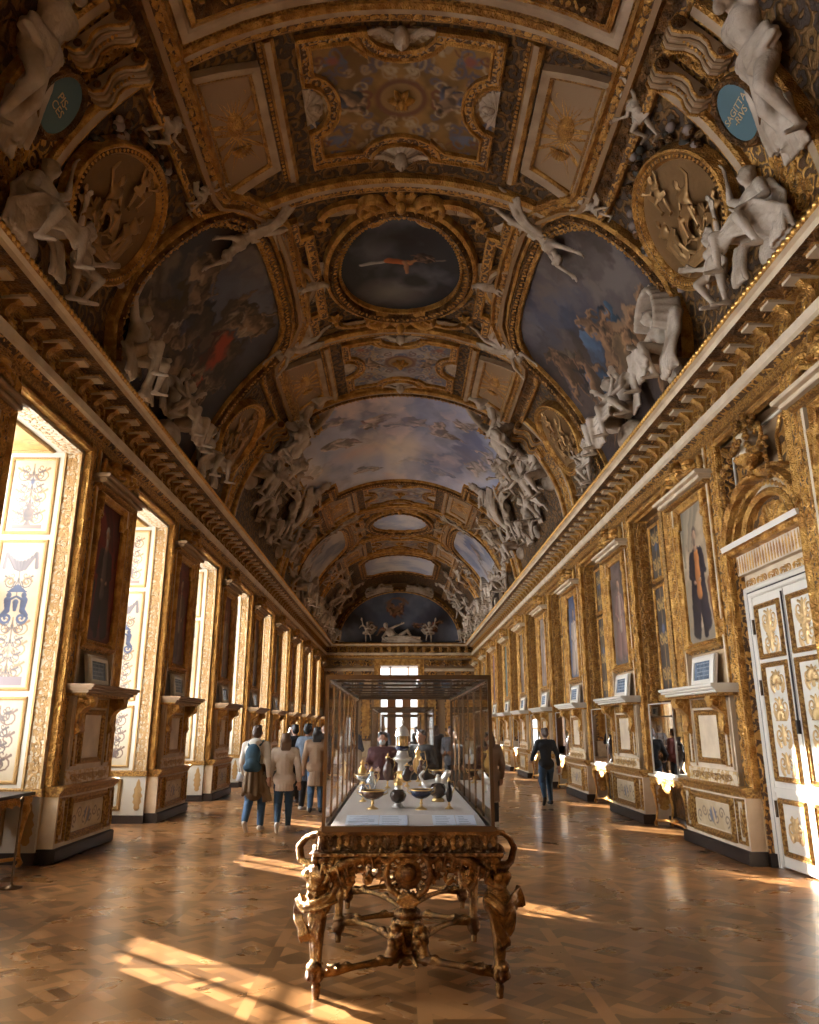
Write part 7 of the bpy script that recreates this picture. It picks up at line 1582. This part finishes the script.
# ================================================================ VISITORS (local: they face +y, away from the camera)
M_SKIN = mat('skin', (.42, .24, .17), .55)
def cloth(nm, c, r=.8): return mat(nm, c, r, bump=('noise', 22, .25, .012))
def person(label, x, y, rz, top, bot, hair, shoes, h=1.75, fem=False, coat=0, hairlen=0, stride=.0, arms=None, hood=None, mask=False, lowres=False, top2=None, look=0, armbent=0):
    s = h / 1.75; t = thing('person', label, 'person', (x, y, 0), rz, 'visitors'); up = V3(0, 1, 0)
    J = dict(haL=V3(-.27, .06, .88), haR=V3(.27, .06, .88), elL=V3(-.25, -.03, 1.13), elR=V3(.25, -.03, 1.13), hed=V3(.0, .02, 1.62), nek=V3(0, 0, 1.47), che=V3(0, .0, 1.3))
    if stride:
        J.update(knR=V3(.10, .12 + stride * .1, .51), anR=V3(.10, stride * .8, .09), knL=V3(-.10, .05, .5), anL=V3(-.10, -stride, .17), toL=V3(-.10, -stride + .1, .03), haL=V3(-.27, .2, .93), haR=V3(.27, -.1, .9), elL=V3(-.25, .02, 1.14), elR=V3(.25, -.1, 1.14))
    else: J.update(knR=V3(.1, .03, .5), knL=V3(-.1, .03, .5), anL=V3(-.11, 0, .09), anR=V3(.11, .0, .09))
    if armbent: J.update(elL=V3(-.26, -.05, 1.12), haL=V3(-.12, .2, 1.12), elR=V3(.26, -.05, 1.12), haR=V3(.1, .2, 1.1))
    if arms: J.update(arms)
    g = {**BASE, **J}; vx = .011 if not lowres else .016
    F = Fuse(); hum(F, J, fem, face=up, feet=True, fingers=not lowres); b = ob('body', F.mesh('body', M_SKIN, .0085 if not lowres else .014, 2), t)
    # trousers
    F = Fuse(); P = g['pel']; F.cap(P + V3(-.06, 0, 0), P + V3(.06, 0, 0), .135 if fem else .13); F.cap(P, P + V3(0, 0, .1), .13, .115)
    for q in 'LR': hi_, kn_, an_ = g['hi' + q], g['kn' + q], g['an' + q]; F.cap(hi_, kn_, .106, .078); F.ell(hi_ + (kn_ - hi_) * .3, (.105,) * 3); F.cap(kn_, an_ + V3(0, 0, .04), .078, .052 if fem else .06); F.ell(kn_ + (an_ - kn_) * .28 - V3(0, .02, 0), (.068, .07, .1)); F.ell(g['kn' + q] * .3 + g['an' + q] * .7, (.058, .06, .03))
    ob('trousers', F.mesh('trousers', bot, vx, 2), t)
    for q in 'LR':
        F = Fuse(); an = g['an' + q]; to = g.get('to' + q, an + V3(0, .17, -.05)); F.cap(an - (to - an) * .25 - V3(0, 0, .035), to, .045, .036); F.cap(an, an - V3(0, 0, .03), .046); ob('shoe', F.mesh('shoe', shoes, .01, 2), t)
    # coat or jumper
    F = Fuse(); C_ = g['che']; k = 1.0 if not coat else 1.12
    F.cap(P + V3(0, 0, .08), C_, .135 * k * (.92 if fem and not coat else 1), .15 * k); F.cap(C_ + V3(-.08, 0, .03), C_ + V3(.08, 0, .03), .135 * k); F.cap(g['shL'], g['shR'], .078 * k); F.cap(C_ + V3(0, 0, .1), g['nek'] + V3(0, 0, -.01), .085, .062)
    F.cap(P + V3(-.05, 0, 0), P + V3(.05, 0, 0), .145 * k)
    if coat:
        for i in range(18): a = pi * 2 * i / 18; F.cap(P + V3(.10 * cos(a), .08 * sin(a), .1), P + V3(.15 * cos(a), .13 * sin(a), -coat), .06, .032)
        F.cap(P + V3(0, 0, .1), P + V3(0, 0, -max(coat - .1, .02)), .12, .10)
    r = random.Random(int(x * 100 + y)); 
    for i in range(7): a = r.uniform(0, 6.28); z = r.uniform(.98, 1.3); F.cap((.125 * k * cos(a), .11 * k * sin(a), z), (.125 * k * cos(a + .6), .11 * k * sin(a + .6), z - .06), .022)
    for q in 'LR':
        sh, el, ha = g['sh' + q], g['el' + q], g['ha' + q]; F.cap(sh, el, .075 * k, .058 * k); F.cap(el, ha - (ha - el) * .08, .058 * k, .045 * k); F.ell(el, (.062 * k,) * 3)
    if hood: F.ell(g['nek'] + V3(0, -.08, -.02), (.13, .09, .09))
    ob('coat' if coat else 'jumper', F.mesh('coat', top, vx, 2), t)
    # hair
    F = Fuse(); H = g['hed']; F.ell(H + V3(0, -.025, .04), (.088, .1, .09)); F.ell(H + V3(0, -.05, .0), (.085, .075, .09))
    for i in range(8): F.ell(H + V3(.05 * cos(i * 2.4), -.03 + .04 * sin(i * 1.7), .09 + .01 * (i % 3)), (.035, .04, .03))
    if hairlen:
        for i in range(7): xx = -.075 + .025 * i; F.chain([H + V3(xx * .9, -.06, 0), H + V3(xx * .95, -.085, -.12), H + V3(xx * .45, -.12, -.1 - hairlen * .75)], [.036, .034, .016])
    if fem and not hairlen: F.ell(H + V3(0, -.1, .08), (.05, .05, .05)); F.chain([H + V3(0, -.1, .08), H + V3(0, -.14, -.02), H + V3(0, -.13, -.1)], [.03, .03, .012])
    ob('hair', F.mesh('hair', hair, .01, 1), t)
    if mask:
        F = Fuse(); F.ell(H + V3(0, .075, -.05), (.062, .04, .05)); ob('face_mask', F.mesh('face_mask', cloth('mask_paper', (.62, .72, .78)), .01, 1), t)
    for ch in t.children: ch.scale = (s, s, s)
    return t
blackhair = mat('black_hair', (.012, .01, .01), .5, bump=('noise', 60, .4, .01)); brownhair = mat('brown_hair', (.07, .035, .02), .5, bump=('noise', 60, .4, .01)); lighthair = mat('light_brown_hair', (.13, .07, .035), .5, bump=('noise', 60, .4, .01))
jeans = cloth('blue_jeans', (.055, .12, .22)); djeans = cloth('dark_jeans', (.03, .07, .12)); black = cloth('black_cloth', (.012, .012, .014)); white = cloth('white_leather', (.7, .66, .6), .5)
man = person('man in a pale hoodie with a brown coat tied round his waist, seen from behind', -2.46, 13.7, -.1, cloth('pale_hoodie', (.60, .54, .46)), jeans, brownhair, white, 1.73, stride=.14, hood=True)
F = Fuse()
for i in range(11): a = pi * 2 * i / 11; F.cap((.13 * cos(a), .11 * sin(a) - .01, 1.05), (.19 * cos(a), .16 * sin(a) - .01, .66 if i % 3 else .6), .05, .035)
F.cap((0, 0, 1.04), (0, 0, .66), .14, .17); drape(F, [(.16, -.05, .9), (.22, -.06, .7), (.25, -.05, .5)], .04, 4, .03, 2); ob('tied_coat', F.mesh('tied_coat', cloth('olive_brown_coat', (.13, .075, .03)), .012, 2), man)
F = Fuse(); F.ell((0, -.2, 1.22), (.14, .09, .21)); F.ell((0, -.25, 1.1), (.12, .07, .1)); F.cap((-.08, -.2, 1.05), (.08, -.2, 1.05), .08); [F.chain([(e * .1, -.14, 1.4), (e * .12, -.02, 1.48), (e * .12, .1, 1.4), (e * .13, .12, 1.2)], [.02] * 4) for e in (1, -1)]
bp_ = ob('backpack', F.mesh('backpack', cloth('navy_backpack', (.025, .07, .11)), .01, 2)); bp_.location = (-2.46, 13.7, 0); bp_.rotation_euler = (0, 0, -.1); tag(bp_, 'dark blue backpack on the man in the pale hoodie', 'backpack')
B_ = MB(); B_.add([(-.06, -.09, 0), (.08, -.07, .01), (.1, .1, 0), (-.04, .09, .015), (-.06, -.09, .012), (.08, -.07, .022), (.1, .1, .012), (-.04, .09, .027)], [(0, 1, 2, 3), (4, 7, 6, 5), (0, 4, 5, 1), (1, 5, 6, 2), (2, 6, 7, 3), (3, 7, 4, 0)]); lf = B_.build('leaflet', M_LABEL); lf.location = (-2.76, 13.86, .86); lf.rotation_euler = (.9, .3, .5); tag(lf, 'folded white leaflet in the left hand of the man with the backpack', 'leaflet')
person('woman with long light brown hair in a cream jacket, walking beside the backpack', -1.95, 13.65, .15, cloth('cream_sherpa', (.56, .46, .37)), djeans, lighthair, white, 1.60, True, .18, .26, .16)
person('man in grey-blue overcoat and black trousers standing left of the nearest case', -1.95, 16.9, -.5, cloth('grey_blue_coat', (.085, .11, .15)), black, blackhair, white, 1.77, False, .3, armbent=1)
person('woman with long dark ponytail in a tan trench coat beside the grey-coated man', -1.72, 16.6, .1, cloth('tan_coat', (.33, .22, .14)), jeans, blackhair, black, 1.70, True, .36, .38)
person('visitor in black standing behind the grey-coated man', -2.45, 18.6, .5, black, black, blackhair, black, 1.76, False, .1, armbent=1, lowres=True)
person('second dark-clad visitor further behind at the left', -2.75, 20.3, -.6, cloth('charcoal', (.03, .028, .03)), black, brownhair, black, 1.7, True, .1, .2, armbent=1, lowres=True)
rw = person('woman in black top and blue jeans walking alone on the right', 3.36, 18.1, .12, black, cloth('mid_jeans', (.04, .085, .15)), brownhair, black, 1.68, True, 0, 0, .1, arms=dict(elL=V3(-.3, -.02, 1.15), haL=V3(-.3, .16, 1.02)))
F = Fuse(); F.ell((.3, .0, .86), (.04, .13, .17)); F.cap((.3, .0, .8), (.3, .0, .72), .07); F.chain([(.3, -.1, .95), (.24, -.04, 1.2), (.17, -.02, 1.43), (.22, .06, 1.2), (.3, .1, .95)], [.012] * 5); b_ = ob('tote_bag', F.mesh('tote_bag', cloth('canvas_bag', (.62, .56, .48)), .01, 2)); b_.location = (3.36, 18.1, 0); b_.rotation_euler = (0, 0, .12); tag(b_, 'white canvas tote bag on the shoulder of the woman in black', 'bag')
person('woman with long dark hair and cream jacket seen through the left of the case', -.75, 11.9, -.7, cloth('cream_jacket', (.50, .42, .34)), black, blackhair, black, 1.62, True, .05, .28, armbent=1)
person('masked woman in a dark red checked coat facing the camera behind the case', -.28, 13.4, pi, cloth('red_check', (.07, .016, .02)), black, blackhair, black, 1.62, True, .1, .2, mask=True, armbent=1)
person('visitor in a black coat bending beside the reliquary behind the case', .38, 13.35, pi - .5, black, black, blackhair, black, 1.66, False, .2, armbent=1)
person('woman with black hair in a grey patterned coat seen through the right of the case', 1.0, 11.8, .6, cloth('grey_pattern', (.10, .085, .075)), black, blackhair, black, 1.62, True, .2, .3, armbent=1)
person('man in dark clothes right of the second glass case', 1.5, 15.6, .4, black, black, brownhair, black, 1.74, False, .1, armbent=1, lowres=True)
for i, (x, y, rz, c, h, lab) in enumerate(((1.3, 19.5, 2.6, (.03, .03, .035), 1.72, 'far visitor in charcoal on the right of the middle'), (1.75, 21.2, -.5, (.2, .05, .04), 1.66, 'far visitor in dull red on the right of the middle'), (-1.2, 20.8, 2.4, (.05, .06, .09), 1.78, 'far visitor in navy on the left of the middle'), (-1.5, 23.5, .4, (.3, .24, .18), 1.7, 'distant visitor in beige on the left'), (1.2, 25.4, 0, (.04, .04, .04), 1.75, 'distant visitor in black on the right'), (-.6, 29.5, 0, (.12, .14, .2), 1.75, 'distant visitor in blue-grey near the doorway'), (.7, 31.5, 1, (.03, .03, .03), 1.72, 'distant visitor in black near the doorway'), (2.4, 29, 2, (.25, .2, .16), 1.7, 'distant visitor in tan at the right'), (-2.6, 27.5, 1, (.05, .05, .06), 1.75, 'distant visitor in black at the left'))):
    person(lab, x, y, rz, cloth('far_coat_%d' % i, c), black, (blackhair, brownhair, lighthair)[i % 3], black, h, i % 2 == 0, .1, .18 if i % 2 == 0 else 0, armbent=1, lowres=True)
person('visitor in a long brown coat half hidden beyond the right edge of the case', 1.62, 14.2, .3, cloth('brown_long_coat', (.2, .13, .09)), black, brownhair, white, 1.64, True, .45, .2, lowres=True)
# ================================================================ LIGHT AND CAMERA
W_ = bpy.data.worlds.new('sky'); SC.world = W_; W_.use_nodes = True; nt = W_.node_tree; bg = nt.nodes['Background']
bg.inputs['Strength'].default_value = 1.5
_tc = nt.nodes.new('ShaderNodeTexCoord'); _sx = nt.nodes.new('ShaderNodeSeparateXYZ'); _mr = nt.nodes.new('ShaderNodeMapRange'); _mr.inputs['From Min'].default_value = -.04; _mr.inputs['From Max'].default_value = .06
_mx = nt.nodes.new('ShaderNodeMix'); _mx.data_type = 'RGBA'; _mx.inputs['A'].default_value = (.30, .27, .23, 1); _mx.inputs['B'].default_value = (.95, .97, 1.0, 1)
nt.links.new(_tc.outputs['Generated'], _sx.inputs[0]); nt.links.new(_sx.outputs['Z'], _mr.inputs['Value']); nt.links.new(_mr.outputs[0], _mx.inputs['Factor']); nt.links.new(_mx.outputs['Result'], bg.inputs['Color'])
sun = bpy.data.lights.new('sun', 'SUN'); sun.energy = 34; sun.angle = radians(.6); sun.color = (1, .95, .88); so = bpy.data.objects.new('sun', sun); COL.objects.link(so)
el = radians(16.0); dirv = Vector((cos(el) * .751, -cos(el) * .661, -sin(el))); so.rotation_euler = dirv.to_track_quat('-Z', 'Y').to_euler(); so.location = (-20, 30, 12)
def daylight(loc, rot, sx, sy, w, col=(.93, .96, 1.0)):
    """overcast daylight arriving through one window"""
    l = bpy.data.lights.new('daylight', 'AREA'); l.shape = 'RECTANGLE'; l.size = sx; l.size_y = sy; l.energy = w; l.color = col
    o = bpy.data.objects.new('daylight', l); COL.objects.link(o); o.location = loc; o.rotation_euler = rot
for k in range(K0, K1): daylight((-7.45, pierc(k, -1) + HWS[-1] + 1.1, 3.7), (0, -pi / 2 + radians(22), 0), 5.8, 3.2, 760)
daylight((0, Y1 + 6.3, 3), (-pi / 2, 0, 0), 3.8, 5.8, 30)
cam = bpy.data.cameras.new('camera'); co_ = bpy.data.objects.new('camera', cam); COL.objects.link(co_); SC.camera = co_
cam.sensor_fit = 'VERTICAL'; cam.sensor_height = 36; cam.lens = 755 / 1024 * 36; cam.clip_end = 200; cam.clip_start = .05
co_.location = (0, 0, 1.7); co_.rotation_euler = (radians(90 + 15.9), 0, -radians(.7663))
SC.view_settings.view_transform = 'Standard'; SC.view_settings.look = 'None'; SC.view_settings.exposure = 1.1; SC.view_settings.gamma = 1; SC.view_settings.use_curve_mapping = False
cy = SC.cycles; cy.max_bounces = 8; cy.diffuse_bounces = 3; cy.glossy_bounces = 4; cy.transparent_max_bounces = 24; cy.transmission_bounces = 6; cy.caustics_reflective = False; cy.caustics_refractive = False; cy.sample_clamp_indirect = 4; cy.use_light_tree = True
cy.use_denoising = True
